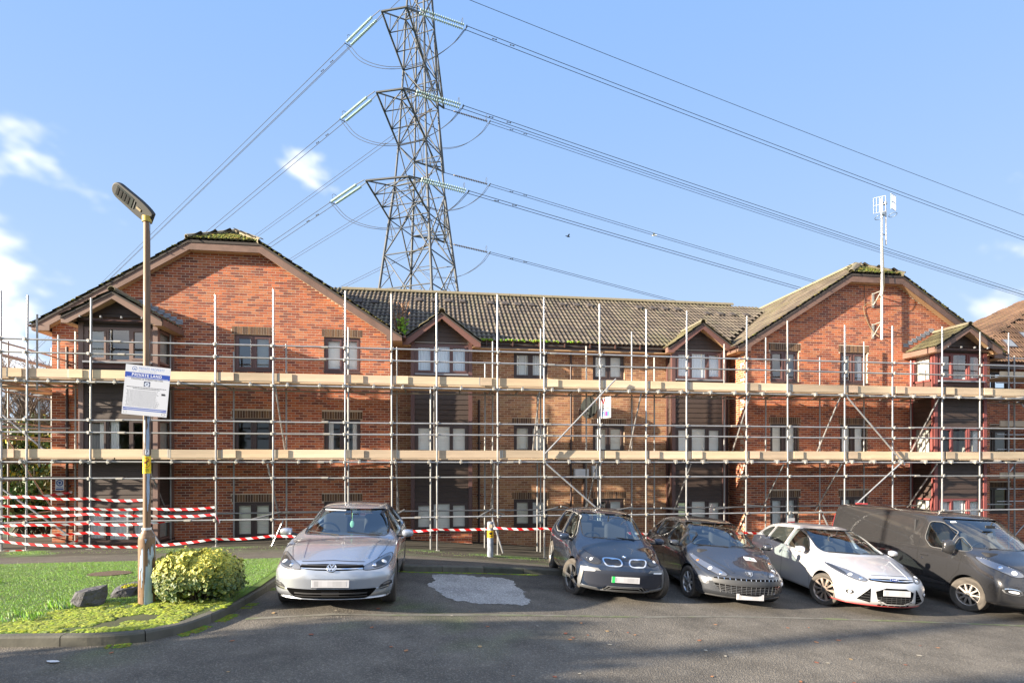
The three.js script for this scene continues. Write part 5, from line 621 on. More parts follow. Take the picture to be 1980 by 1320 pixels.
function makeCar(name, label, category, S, pos, yaw, roll) {
  const car = thing(name, label, category, pos, yaw); car.rotation.order = 'YXZ'; car.rotation.z = roll;
  const outer = carLoft(S), skin = new Skin(outer), P = S.paint, K = { car, skin, S };
  const cav = carLoft(S, S.wall ?? .05, S.zr + .12, S.cowl + .28, .34);
  const cut = []; for (const [z, R] of [[0, S.R], [-S.wb, S.R]]) for (const s of [-1, 1]) { const c = new THREE.CylinderGeometry(R + (S.arch ?? .05), R + (S.arch ?? .05), .46, 36); c.rotateZ(Math.PI / 2); c.translate(s * (S.W - .13), R + .005, z); cut.push(c); }
  const prism = (pts, axis, a, b) => { const sh = new THREE.Shape(pts.map((p) => new THREE.Vector2(...p))), g = new THREE.ExtrudeGeometry(sh, { depth: b - a, bevelEnabled: false }); g.translate(0, 0, a); if (axis === 'x') { g.applyMatrix4(new THREE.Matrix4().makeBasis(V(0, 0, 1), V(0, 1, 0), V(-1, 0, 0))); } return g; };
  const sideWin = S.side.map((p) => roundP(p, S.winR ?? .07)); const ws = roundP(S.screen, .09), rw = S.rearWin ? roundP(S.rearWin, .1) : null;
  const cut2 = []; for (const p of sideWin) { cut2.push(prism(p, 'x', .25, 1.3), prism(p, 'x', -1.3, -.25)); }
  cut2.push(prism(ws, 'z', S.cowl - 1.35, S.zf + .3)); if (rw) cut2.push(prism(rw, 'z', S.zr - .3, S.zr + 1.0));
  const inner = mat([.05, .05, .052], .85); let r = E3.evaluate(brush(outer, P), brush(cav, inner), SUBTRACTION); r.updateMatrixWorld(true);
  for (const list of [cut, cut2]) for (const g of list) { const c = mergeVertices(g.toNonIndexed ? (g.index ? g.toNonIndexed() : g) : g); const b = brush(c, list === cut ? M.black : P); r = E3.evaluate(r, b, SUBTRACTION); r.updateMatrixWorld(true); }
  const body = part('body', r.geometry, r.material, car); K.body = body;
  K.put = (nm, g, m, par = car) => part(nm, g, m, par);
  K.put('windscreen', skin.patch('front', ws, -.014, 1, { skirt: 0, max: .12 }), M.screen); sideWin.forEach((p, i) => { for (const s of [-1, 1]) K.put('side_window', skin.patch('side', p, -.014, s, { skirt: 0, max: .15 }), S.tintFrom !== undefined && i >= S.tintFrom ? M.tint : M.glass); });
  if (rw) K.put('rear_window', skin.patch('rear', rw, -.014, 1, { skirt: 0, max: .15 }), M.glass);
  // black surround of the windscreen, side window trims
  const grow = (p, k) => { const c = p.reduce((a, q) => [a[0] + q[0] / p.length, a[1] + q[1] / p.length], [0, 0]); return p.map(([x, y]) => { const d = Math.hypot(x - c[0], y - c[1]); return [c[0] + (x - c[0]) * (1 + k / d), c[1] + (y - c[1]) * (1 + k / d)]; }); };
  K.grow = grow; K.put('screen_seal', skin.patch('front', grow(ws, .014), .003, 1, { holes: [mir(ws).map(([x, y]) => [x, y]).reverse().map((p) => p)].map((h) => h), skirt: 0, max: .05 }), M.black);
  sideWin.forEach((p) => { for (const s of [-1, 1]) K.put('window_seal', skin.patch('side', grow(p, .014), .003, s, { holes: [p], skirt: 0, max: .05 }), S.sideTrim ?? M.black); });
  for (const [z, R] of [[0, S.R], [-S.wb, S.R]]) for (const s of [-1, 1]) wheel(car, s * (S.W - S.track), z, R, s, { ...S.wheel, steer: z === 0 ? S.steer ?? 0 : 0 });
  for (const L of S.lines ?? []) for (const s of [-1, 1]) K.put('shut_line', skin.line('side', L, .008, .003, s), M.black);
  for (const h of S.handles ?? []) for (const s of [-1, 1]) { const q = skin.at('side', h[0], h[1], s); const g = rbox(.03, .026, .19, .012); const o = K.put('door_handle', g, S.handleM ?? P); o.position.copy(q.p).addScaledVector(q.n, .014); o.rotation.z = -s * .2; }
  // mirrors
  for (const s of [-1, 1]) { const [x, y, z] = S.mirror; const g = new THREE.SphereGeometry(1, 20, 14); const p = g.attributes.position; for (let i = 0; i < p.count; i++) { let X = p.getX(i), Y = p.getY(i), Z = p.getZ(i); const k = Math.pow(Math.abs(X) ** 3 + Math.abs(Y) ** 3 + Math.abs(Z) ** 3, -1 / 3); X *= k; Y *= k; Z *= k; if (Z < 0) Z *= .35; p.setXYZ(i, X * (S.mirW ?? .098), Y * (S.mirH ?? .066) * (1 - .18 * (s * X < 0 ? 0 : Math.abs(X))), Z * .085); } g.computeVertexNormals(); const m = K.put('door_mirror', g, S.mirrorM ?? P); m.position.set(s * x, y, z); m.rotation.y = s * .18; const gl = part('mirror_glass', rbox((S.mirW ?? .098) * 1.7, (S.mirH ?? .066) * 1.6, .006, .003, 0, 0, -.031), M.chrome, m); part('mirror_arm', rod([-s * .05, -.03, -.005], [-s * .2, -.06, -.03], .028, 8, .022), M.trim, m); }
  // cabin
  const cz = S.cowl; K.put('dashboard', rbox(S.W * 1.5, .22, .5, .07, 0, S.dash, cz - .32, 3), M.cabin); for (const sx of [-1, 1]) { const sxp = sx * S.W * .42, sz = cz - 1.25; K.put('seat', merge([rbox(.5, .16, .5, .06, sxp, S.seat, sz + .08, 3), (() => { const g = rbox(.5, .66, .15, .07, 0, .34, 0, 3); g.rotateX(-.22); g.translate(sxp, S.seat + .05, sz - .2); return g; })(), rbox(.27, .19, .1, .045, sxp, S.seat + .8, sz - .37, 3), rod([sxp - .07, S.seat + .6, sz - .34], [sxp - .07, S.seat + .75, sz - .36], .008, 5), rod([sxp + .07, S.seat + .6, sz - .34], [sxp + .07, S.seat + .75, sz - .36], .008, 5)]), M.seat); }
  if (!S.van) K.put('rear_seat', merge([rbox(S.W * 1.4, .5, .16, .06, 0, S.seat + .3, cz - 2.2, 3), rbox(.26, .16, .1, .04, -.36, S.seat + .66, cz - 2.25, 2), rbox(.26, .16, .1, .04, .36, S.seat + .66, cz - 2.25, 2)]), M.seat); else K.put('bulkhead', rbox(S.W * 1.8, 1.3, .04, .01, 0, 1.1, cz - 1.75), M.cabin);
  const sw = new THREE.Group(); const swm = new THREE.TorusGeometry(.185, .017, 8, 32); const st = K.put('steering_wheel', merge([swm, rbox(.16, .09, .04, .02), box(.36, .03, .015), box(.03, .18, .015, 0, -.09, 0)]), M.black); st.position.set(-S.W * .42, S.dash + .1, cz - .62); st.rotation.x = .45;
  K.put('rear_view_mirror', merge([rbox(.24, .065, .03, .014, 0, 0, 0), rod([0, .02, .01], [0, .1, .05], .012, 6)]), M.black).position.set(0, S.mirY, S.mirZ);
  // wipers
  for (const [x0, x1, up] of S.wipers ?? []) { const a = skin.at('front', x0, S.screen[0][1] - .01), b = skin.at('front', x1, S.screen[0][1] + up); K.put('wiper', rod(a.p.clone().addScaledVector(a.n, .02), b.p.clone().addScaledVector(b.n, .015), .009, 6), M.black); }
  // number plate, its registration blurred to plain grey blocks
  { const [y, wd, green] = S.plate; const q = skin.at('front', S.plateX ?? 0, y); const g = new THREE.Group(); const o = K.put('number_plate', rbox(.52, .112, .012, .005), M.plate); o.position.copy(q.p).add(V(0, 0, .014)); o.rotation.x = -.04; const shades = [.36, .48, .52, .46, .4, .38, .42]; let px = -.225; const bl = [.06, .05, .075, .07, .05, .075, .07]; bl.forEach((b, i) => { part('blurred_block', box(b, .075, .002, px + b / 2, 0, .0068), mat([shades[i] * (S.plateTone ?? 1), shades[i] * (S.plateTone ?? 1), shades[i] * 1.03 * (S.plateTone ?? 1)], .5), o); px += b; }); if (green) part('green_band', box(.055, .111, .002, -.231, 0, .0075), mat([.02, .5, .1], .5), o); part('plate_frame', merge([box(.53, .006, .014, 0, .058, -.001), box(.53, .006, .014, 0, -.058, -.001)]), M.black, o); }
  if (S.plate && S.plate[3]) 0;
  K.both = (nm, view, pts, m, off = .004, o = {}) => { const a = K.put(nm, skin.patch(view, pts, off, 1, o), m), b = view === 'side' ? K.put(nm, skin.patch(view, pts, off, -1, o), m) : K.put(nm, skin.patch(view, mir(pts), off, 1, { ...o, holes: o.holes?.map(mir), f: o.f && ((u, v) => o.f(-u, v)) }), m); return [a, b]; };
  K.kid = (p, nm, view, pts, m, off, o, s = 1) => part(nm, skin.patch(view, pts, off, s, o), m, p);
  K.bump = (nm, view, x, y, r, m, off = .01, parent = car) => { const q = skin.at(view, x, y); const o = part(nm, (() => { const g = new THREE.SphereGeometry(r, 16, 10); g.scale(1, 1, .45); return g; })(), m, parent); o.position.copy(q.p).addScaledVector(q.n, off); o.lookAt(car.localToWorld(q.p.clone().addScaledVector(q.n, 5))); o.quaternion.setFromUnitVectors(V(0, 0, 1), q.n); return o; };
  K.badge = (y, view = 'front', v2) => { const q = skin.at(view, 0, y); const g = new THREE.Group(); g.name = 'badge'; g.position.copy(q.p).addScaledVector(q.n, .004); const zx = V(1, 0, 0), n = q.n.clone(); n.x = 0; n.normalize(); g.quaternion.setFromRotationMatrix(new THREE.Matrix4().makeBasis(zx, new THREE.Vector3().crossVectors(n, zx), n)); car.add(g); return g; };
  return K;
}
const disc = (r, d, seg = 32, z = 0) => { const g = new THREE.CylinderGeometry(r, r, d, seg); g.rotateX(Math.PI / 2); g.translate(0, 0, z); return g; };
const ring = (r, t, z = 0) => { const g = new THREE.TorusGeometry(r, t, 8, 36); g.translate(0, 0, z); return g; };
const bar2 = (a, b, w, z, d = .005) => { const L = Math.hypot(b[0] - a[0], b[1] - a[1]); const g = new THREE.BoxGeometry(L, w, d); g.rotateZ(Math.atan2(b[1] - a[1], b[0] - a[0])); g.translate((a[0] + b[0]) / 2, (a[1] + b[1]) / 2, z); return g; };
const onGround = (x, z) => parkY(x, z);

{ // silver hatchback
  const S = { W: .895, zf: .86, zr: -3.39, wb: 2.63, R: .316, cowl: -.42, bow: .36, bowP: 2.6, bowLen: 1.25, track: .125, ym: .6,
    top: [[.86, .715], [.7, .775], [.45, .85], [.1, .915], [-.3, .95], [-.42, .975], [-.62, 1.06], [-1.0, 1.24], [-1.3, 1.355], [-1.5, 1.395], [-1.9, 1.418], [-2.4, 1.41], [-2.8, 1.37], [-3.0, 1.32], [-3.2, 1.15], [-3.39, .97]],
    belt: [[.86, .66], [.6, .73], [.3, .8], [0, .855], [-.4, .905], [-1, .93], [-2, .95], [-2.8, .985], [-3.39, .95]],
    w: [[.86, .845], [.3, .88], [-1.3, .885], [-2.6, .893], [-3.39, .85]], hb: [[.86, .78], [.3, .835], [-.4, .845], [-1.5, .85], [-2.6, .845], [-3.39, .78]],
    wr: [[.86, .66], [.2, .72], [-.3, .74], [-.6, .715], [-1.0, .64], [-1.35, .575], [-2, .57], [-2.8, .55], [-3.1, .56], [-3.39, .62]], dr: [[.86, .035], [0, .04], [-.4, .05], [-1.3, .05], [-2.5, .055], [-3.39, .06]], yb: [[.86, .22], [.4, .19], [-3, .2], [-3.39, .28]],
    rake: (y) => .10 * Math.pow(clamp((y - .5) / .28, 0, 1.2), 1.6) + .05 * clamp((.3 - y) / .12, 0, 1), rakeR: (y) => .05 * clamp((y - .6) / .4, 0, 1),
    paint: paintMat([.44, .475, .53], .66, .27), screen: [[-.7, .98], [.7, .98], [.575, 1.35], [-.575, 1.35]], rearWin: [[-.56, 1.04], [.56, 1.04], [.46, 1.3], [-.46, 1.3]],
    side: [[[-.72, .955], [-1.62, .965], [-1.62, 1.325], [-1.3, 1.305]], [[-1.7, .965], [-2.5, .985], [-2.5, 1.29], [-1.7, 1.33]], [[-2.58, .99], [-2.98, 1.05], [-2.72, 1.24], [-2.58, 1.275]]],
    lines: [[[-.5, .9], [-.45, .6], [-.42, .3]], [[-1.66, .95], [-1.64, .6], [-1.66, .28]], [[-2.55, .97], [-2.4, .7], [-2.2, .5], [-2.18, .3]]], handles: [[-1.45, .83], [-2.3, .85]], mirror: [1.0, 1.0, -.72], mirrorM: null, dash: .86, seat: .5, mirY: 1.25, mirZ: -1.12, plate: [.455], wheel: { spokes: 5, fan: [-.16, .16], sw: .035 }, wipers: [[-.1, -.62, .03], [.55, .02, .03]], screenX: 1, steer: .05 };
  const K = makeCar('silver_hatchback', 'silver hatchback parked alone, left of the empty bay, with a round chrome badge', 'car', S, [-1.45, onGround(-1.45, -9.4) - .02, -9.23], .0, -.03), { skin, put, both, kid, car } = K;
  // bonnet edges, lamps, grille
  put('bonnet_gap', merge([skin.line('top', [[-.6, .52], [-.7, .1], [-.74, -.36]], .005), skin.line('top', [[.6, .52], [.7, .1], [.74, -.36]], .005), skin.line('front', [[-.44, .735], [0, .755], [.44, .735]], .005)]), M.black);
  put('bonnet_crease', merge([skin.patch('top', [[-.47, .55], [-.44, .55], [-.53, -.3], [-.57, -.3]], .006, 1, { max: .1 }), skin.patch('top', [[.44, .55], [.47, .55], [.57, -.3], [.53, -.3]], .006, 1, { max: .1 })]), S.paint);
  const hl = smooth([[.43, .625], [.68, .645], [.795, .69], [.815, .775], [.77, .805], [.62, .75], [.45, .695]], 2);
  both('headlight_seal', 'front', K.grow(hl, .012), M.black, .0035, { skirt: 0 }); for (const [i, base] of both('headlight', 'front', hl, M.lampIn, .0065).entries()) { const s = i ? -1 : 1, m = (p) => (s < 0 ? mir(p) : p); kid(base, 'lamp_bezel', 'front', m(smooth([[.56, .645], [.7, .66], [.79, .71], [.79, .765], [.72, .765], [.58, .71]], 2)), M.lampDark, .008, { skirt: 0 }); K.bump('lamp_lens', 'front', s * .71, .712, .042, M.bulb, .006, base); K.bump('lamp_lens', 'front', s * .585, .688, .03, M.chrome, .004, base); kid(base, 'lamp_cover', 'front', m(hl), M.lampGlass, .016, { skirt: .012 }); }
  const gr = put('grille', skin.patch('front', smooth([[-.44, .635], [.44, .635], [.45, .7], [0, .715], [-.45, .7]], 1), .009), M.void); for (const y of [.652, .69]) part('grille_bar', skin.patch('front', rect(-.43, .43, y - .006, y + .006), .017), y > .68 ? M.trim : M.chrome, gr);
  const lg = put('lower_grille', skin.patch('front', roundP([[-.5, .235], [.5, .235], [.64, .372], [-.64, .372]], .04), .009), M.void); for (const y of [.275, .315]) part('grille_bar', skin.patch('front', rect(-.5, .5, y - .007, y + .007), .017), M.trim, lg); part('sensor_panel', skin.patch('front', rect(-.12, .12, .26, .34), .01), M.blackGloss, lg);
  put('bumper_lip', skin.patch('front', roundP([[-.8, .2], [.8, .2], [.82, .228], [-.82, .228]], .01), .02), S.paint);
  for (const [i, f] of both('fog_lamp_recess', 'front', smooth([[.63, .33], [.83, .37], [.83, .47], [.7, .43]], 1), M.black, .006).entries()) { const s = i ? -1 : 1, m = (p) => (s < 0 ? mir(p) : p); kid(f, 'chrome_blade', 'front', m([[.6, .345], [.83, .385], [.83, .398], [.62, .36]]), M.chrome, .014, {}); kid(f, 'fog_lamp', 'front', m(smooth([[.7, .4], [.81, .42], [.81, .455], [.72, .43]], 1)), M.lampIn, .008, {}); }
  const b = K.badge(.665); part('backing', disc(.068, .012), M.blackGloss, b); part('chrome_ring', ring(.063, .0065, .008), M.chrome, b); part('letters', merge([bar2([-.026, .045], [0, .004], .012, .01), bar2([.026, .045], [0, .004], .012, .01), bar2([-.05, .025], [-.022, -.047], .012, .01), bar2([-.022, -.047], [0, -.004], .012, .01), bar2([0, -.004], [.022, -.047], .012, .01), bar2([.022, -.047], [.05, .025], .012, .01)]), M.chrome, b);
  const fr = new THREE.SphereGeometry(.05, 16, 12); fr.scale(.7, 1.2, .15); const fo = put('air_freshener', merge([fr, rod([0, .06, 0], [0, .2, 0], .003, 4)]), mat([.35, .75, .45], .5)); fo.position.set(.02, 1.1, -1.05);
  put('sun_strip', skin.patch('front', rect(-.5, -.12, 1.325, 1.34), -.008, 1, { skirt: 0 }), M.white);
}
{ // dark electric hatchback
  const S = { W: .8875, zf: .72, zr: -3.29, wb: 2.57, R: .348, cowl: .0, bow: .34, bowP: 2.4, bowLen: 1.2, track: .09, ym: .6, fillet: .11,
    top: [[.72, .80], [.58, .87], [.35, .96], [.1, 1.04], [0, 1.075], [-.2, 1.17], [-.6, 1.36], [-.9, 1.48], [-1.15, 1.55], [-1.6, 1.595], [-2.2, 1.575], [-2.7, 1.53], [-3.0, 1.47], [-3.29, 1.2]],
    belt: [[.72, .72], [.4, .82], [0, .93], [-.6, .985], [-1.5, 1.0], [-1.75, .99], [-2.4, 1.04], [-3.29, 1.03]],
    w: [[.72, .84], [.2, .88], [-1.3, .8875], [-2.5, .8875], [-3.29, .84]], hb: [[.72, .73], [.2, .8], [-.6, .83], [-1.5, .835], [-2.6, .825], [-3.29, .76]],
    wr: [[.72, .6], [.2, .66], [0, .69], [-.4, .65], [-.9, .6], [-1.2, .575], [-2, .57], [-2.9, .55], [-3.29, .6]], dr: [[.72, .05], [0, .055], [-1.2, .05], [-3.29, .07]], yb: [[.72, .24], [.3, .2], [-3, .22], [-3.29, .3]],
    rake: (y) => .14 * Math.pow(clamp((y - .55) / .35, 0, 1.2), 1.5) + .03 * clamp((.3 - y) / .1, 0, 1), paint: paintMat([.024, .038, .068], .5, .26), screen: [[-.62, 1.1], [.62, 1.1], [.57, 1.52], [-.57, 1.52]], rearWin: [[-.52, 1.18], [.52, 1.18], [.46, 1.46], [-.46, 1.46]],
    side: [[[-.42, 1.03], [-1.48, 1.035], [-1.55, 1.49], [-.98, 1.45]], [[-1.62, 1.035], [-2.05, 1.0], [-2.5, 1.09], [-2.62, 1.43], [-1.66, 1.49]]], sideTrim: mat([.3, .3, .29], .5),
    lines: [[[-.3, .95], [-.33, .6], [-.35, .3]], [[-1.58, 1.0], [-1.62, .6], [-1.6, .3]], [[-2.2, 1.0], [-2.1, .6], [-2.15, .4]]], handles: [[-1.35, .9]], mirror: [.98, 1.07, -.42], dash: .9, seat: .56, mirY: 1.4, mirZ: -.85, plate: [.47, 0, true], plateTone: .95, wheel: { spokes: 5, fan: [-.2, .2], sw: .04, tw: .165, rimR: .25, rim: M.darkAlloy }, wipers: [[-.45, .3, .0], [.4, .0, .02]], steer: .34, arch: .045 };
  const K = makeCar('electric_hatchback', 'dark blue electric hatchback with twin oval grille rings and a green edged plate', 'car', S, [3.5, onGround(3.5, -10.4) - .01, -10.7], -.06, -.07), { skin, put, both, kid, car } = K;
  put('bonnet', skin.patch('top', smooth([[-.52, .5], [-.3, .6], [.3, .6], [.52, .5], [.68, .1], [.7, -.02], [-.7, -.02], [-.68, .1]], 1), .006, 1, { max: .05 }), M.blackGloss);
  put('bonnet_gap', merge([skin.line('top', [[-.55, .48], [-.69, .1], [-.71, .02]], .005), skin.line('top', [[.55, .48], [.69, .1], [.71, .02]], .005)]), M.black);
  const kid1 = smooth([[.05, .73], [.07, .8], [.14, .825], [.37, .825], [.425, .795], [.38, .71], [.33, .685], [.11, .685]], 2), kin = K.grow(kid1, -.026);
  for (const [i, r] of both('grille_surround', 'front', kid1, M.chrome, .016, { holes: [kin], skirt: .014 }).entries()) kid(r, 'grille', 'front', i ? mir(kin) : kin, M.blackGloss, .006, { skirt: 0 });
  const hl = smooth([[.44, .735], [.52, .705], [.66, .73], [.73, .77], [.77, .86], [.7, .88], [.55, .82], [.46, .79]], 2);
  both('headlight_seal', 'front', K.grow(hl, .012), M.black, .0035, { skirt: 0 }); for (const [i, base] of both('headlight', 'front', hl, M.lampDark, .0065).entries()) { const s = i ? -1 : 1, m = (p) => (s < 0 ? mir(p) : p); kid(base, 'light_ring', 'front', m(K.grow(smooth([[.46, .755], [.54, .725], [.66, .745], [.7, .79], [.62, .83], [.48, .79]], 2), 0)), M.bulb, .006, { holes: [m(smooth([[.49, .757], [.55, .742], [.64, .757], [.665, .79], [.61, .81], [.5, .783]], 2))], skirt: .003 }); K.bump('lamp_lens', 'front', s * .6, .777, .035, M.bulb, .006, base); kid(base, 'lamp_cover', 'front', m(hl), M.lampGlass, .015, { skirt: .01 }); }
  const nb = put('nose_panel', skin.patch('front', smooth([[-.72, .32], [-.42, .3], [-.34, .36], [.34, .36], [.42, .3], [.72, .32], [.74, .6], [.5, .62], [-.5, .62], [-.74, .6]], 1), .006), mat([.035, .04, .055], .3, { metalness: .4 }));
  const silv = mat([.2, .205, .21], .4, { metalness: .5 });
  for (const s of [-1, 1]) { const m = (p) => (s < 0 ? mir(p) : p); put('corner_trim', skin.patch('front', m([[.44, .6], [.74, .6], [.74, .56], [.77, .31], [.5, .29], [.42, .25], [.5, .24], [.8, .27], [.815, .4], [.78, .64], [.5, .645]]), .014), silv); const f = put('daytime_lamp', skin.patch('front', m(roundP([[.54, .585], [.72, .57], [.74, .6], [.55, .608]], .01)), .018), M.bulb); }
  put('lower_trim', skin.patch('front', smooth([[-.5, .235], [.5, .235], [.5, .26], [-.5, .26]], 1), .016), silv); const li = put('lower_intake', skin.patch('front', smooth([[-.44, .265], [.44, .265], [.33, .345], [-.33, .345]], 1), .008), M.void); part('intake_trim', merge([skin.patch('front', [[-.34, .27], [.34, .27], [.26, .325], [-.26, .325]], .013, 1, { holes: [[[-.31, .28], [-.24, .315], [.24, .315], [.31, .28]]] }), skin.patch('front', [[-.38, .268], [-.3, .335], [.3, .335], [.38, .268], [.4, .268], [.315, .345], [-.315, .345], [-.4, .268]], .013)]), silv, li);
  const b = K.badge(.85); part('ring', disc(.045, .01), M.chrome, b); part('face', disc(.041, .012), M.black, b); for (let i = 0; i < 4; i++) { const g = new THREE.CylinderGeometry(.028, .028, .014, 10, 1, false, i * Math.PI / 2, Math.PI / 2); g.rotateX(Math.PI / 2); part('quadrant', g, i % 2 ? mat([.04, .2, .55], .3) : M.white, b); }
  put('sill_trim', merge([skin.patch('side', smooth([[-.42, .24], [-2.1, .24], [-2.15, .4], [-.5, .3]], 1), .006, 1), skin.patch('side', smooth([[-.42, .24], [-2.1, .24], [-2.15, .4], [-.5, .3]], 1), .006, -1)]), M.blackGloss);
}
{ // grey hatchback with the wide mouth
  const S = { W: .9075, zf: .93, zr: -3.35, wb: 2.608, R: .318, cowl: .02, bow: .5, bowP: 2.2, bowLen: 1.4, track: .125, ym: .58, fillet: .11,
    top: [[.93, .69], [.75, .755], [.5, .83], [.2, .915], [.02, .98], [-.15, 1.05], [-.5, 1.215], [-.9, 1.375], [-1.2, 1.45], [-1.6, 1.492], [-2.1, 1.485], [-2.6, 1.44], [-2.95, 1.36], [-3.2, 1.15], [-3.35, .98]],
    belt: [[.93, .62], [.6, .72], [.3, .81], [0, .88], [-.6, .93], [-1.5, .955], [-2.4, .99], [-3.35, 1.0]],
    w: [[.93, .86], [.3, .9], [-1.3, .905], [-2.6, .9075], [-3.35, .86]], hb: [[.93, .76], [.3, .83], [-.4, .855], [-1.5, .86], [-2.6, .85], [-3.35, .78]],
    wr: [[.93, .62], [.3, .68], [.0, .73], [-.3, .73], [-.8, .64], [-1.2, .585], [-2, .575], [-2.8, .55], [-3.35, .62]], dr: [[.93, .05], [0, .06], [-1.2, .055], [-3.35, .07]], yb: [[.93, .2], [.4, .19], [-3, .2], [-3.35, .28]],
    rake: (y) => .16 * Math.pow(clamp((y - .48) / .3, 0, 1.2), 1.4) + .04 * clamp((.3 - y) / .12, 0, 1), paint: paintMat([.075, .082, .095], .65, .27), screen: [[-.69, 1.03], [.69, 1.03], [.57, 1.425], [-.57, 1.425]], rearWin: [[-.55, 1.08], [.55, 1.08], [.46, 1.36], [-.46, 1.36]],
    side: [[[-.36, .965], [-.72, .975], [-.72, 1.25], [-.62, 1.2]], [[-.8, .98], [-1.5, .99], [-1.5, 1.395], [-1.2, 1.375], [-.85, 1.29]], [[-1.58, .99], [-2.4, 1.02], [-2.5, 1.32], [-1.58, 1.4]], [[-2.48, 1.03], [-2.85, 1.13], [-2.6, 1.3]]],
    lines: [[[-.45, .93], [-.42, .6], [-.42, .28]], [[-1.54, .96], [-1.54, .6], [-1.56, .28]], [[-2.45, 1.0], [-2.35, .7], [-2.15, .5]]], handles: [[-1.35, .85], [-2.2, .88]], handleM: null, mirror: [1.01, 1.02, -.55], dash: .86, seat: .5, mirY: 1.32, mirZ: -.95, plate: [.255], plateTone: 1.1, wheel: { spokes: 7, sw: .06, tap: .3 }, wipers: [[-.6, -.02, .0], [.6, .05, .01]], steer: .12 };
  S.handleM = S.paint; const K = makeCar('grey_hatchback', 'dark grey hatchback with a wide open grille and lion shield badge', 'car', S, [5.95, onGround(5.95, -10.6) - .01, -10.8], -.1, -.06), { skin, put, both, kid, car } = K;
  put('bonnet_gap', merge([skin.line('top', [[-.36, .8], [-.56, .45], [-.7, .05]], .005), skin.line('top', [[.36, .8], [.56, .45], [.7, .05]], .005)]), M.black);
  put('bonnet_crease', merge([skin.patch('top', [[-.3, .78], [-.26, .78], [-.5, .1], [-.55, .1]], .008, 1, { max: .1 }), skin.patch('top', [[.26, .78], [.3, .78], [.55, .1], [.5, .1]], .008, 1, { max: .1 })]), S.paint);
  const hl = smooth([[.38, .61], [.52, .6], [.7, .68], [.8, .78], [.83, .87], [.78, .87], [.62, .76], [.45, .68]], 2);
  both('headlight_seal', 'front', K.grow(hl, .012), M.black, .0035, { skirt: 0 }); for (const [i, base] of both('headlight', 'front', hl, M.lampIn, .0065).entries()) { const s = i ? -1 : 1, m = (p) => (s < 0 ? mir(p) : p); K.bump('lamp_lens', 'front', s * .5, .637, .036, M.chrome, .006, base); K.bump('lamp_lens', 'front', s * .62, .69, .045, M.bulb, .006, base); K.bump('lamp_lens', 'front', s * .73, .775, .03, M.amber, .004, base); kid(base, 'lamp_cover', 'front', m(hl), M.lampGlass, .016, { skirt: .012 }); }
  const mouth = smooth([[-.5, .3], [.5, .3], [.64, .5], [.6, .58], [-.6, .58], [-.64, .5]], 1), gr = put('grille', skin.patch('front', mouth, .01), M.void);
  for (let i = -6; i <= 6; i++) part('grille_bar', skin.patch('front', [[i * .085 - .006, .305], [i * .085 + .006, .305], [i * .092 + .006, .575], [i * .092 - .006, .575]], .02), M.chrome, gr); for (const y of [.33, .36, .39, .42]) part('grille_slat', skin.patch('front', rect(-.5 - (y - .3), .5 + (y - .3), y - .004, y + .004), .016), M.lampIn, gr);
  put('bumper_bar', skin.patch('front', smooth([[-.6, .45], [.6, .45], [.66, .52], [.6, .545], [-.6, .545], [-.66, .52]], 1), .03, 1, { skirt: .03 }), mat([.06, .062, .065], .5, { metalness: .3 }));
  put('grille_surround', skin.patch('front', K.grow(mouth, .022), .016, 1, { holes: [mouth] }), S.paint);
  for (const [i, f] of both('fog_lamp_recess', 'front', smooth([[.68, .4], [.84, .44], [.83, .56], [.7, .54]], 1), M.lampIn, .006).entries()) { const s = i ? -1 : 1; K.bump('fog_lamp', 'front', s * .75, .47, .04, M.bulb, .004, f); }
  put('bumper_lip', skin.patch('front', smooth([[-.8, .2], [.8, .2], [.82, .225], [-.82, .225]], 1), .018), M.trim);
  const b = K.badge(.66); const shp = (k) => new THREE.Shape([[-.06, .05], [.06, .05], [.045, -.02], [0, -.055], [-.045, -.02]].map(([x, y]) => new THREE.Vector2(x * k, y * k))); const e = (k, d, z) => { const g = new THREE.ExtrudeGeometry(shp(k), { depth: d, bevelEnabled: false }); g.translate(0, 0, z); return g; }; part('chrome_shield', e(1.15, .008, 0), M.chrome, b); part('field', e(1, .003, .008), M.blackGloss, b); part('lion', merge([bar2([-.028, .03], [.02, .03], .018, .013), bar2([-.01, .03], [.008, -.03], .02, .013), bar2([.01, .005], [.036, .022], .01, .013), bar2([-.004, -.01], [-.03, .0], .01, .013), bar2([.004, -.025], [.024, -.012], .01, .013)]), M.chrome, b);
  const pm = put('parking_permit', skin.patch('top', rect(.18, .4, .14, .27), .006, 1), M.white); part('green_mark', skin.patch('top', rect(.26, .31, .18, .23), .008, 1), mat([.05, .4, .15], .5), pm);
}
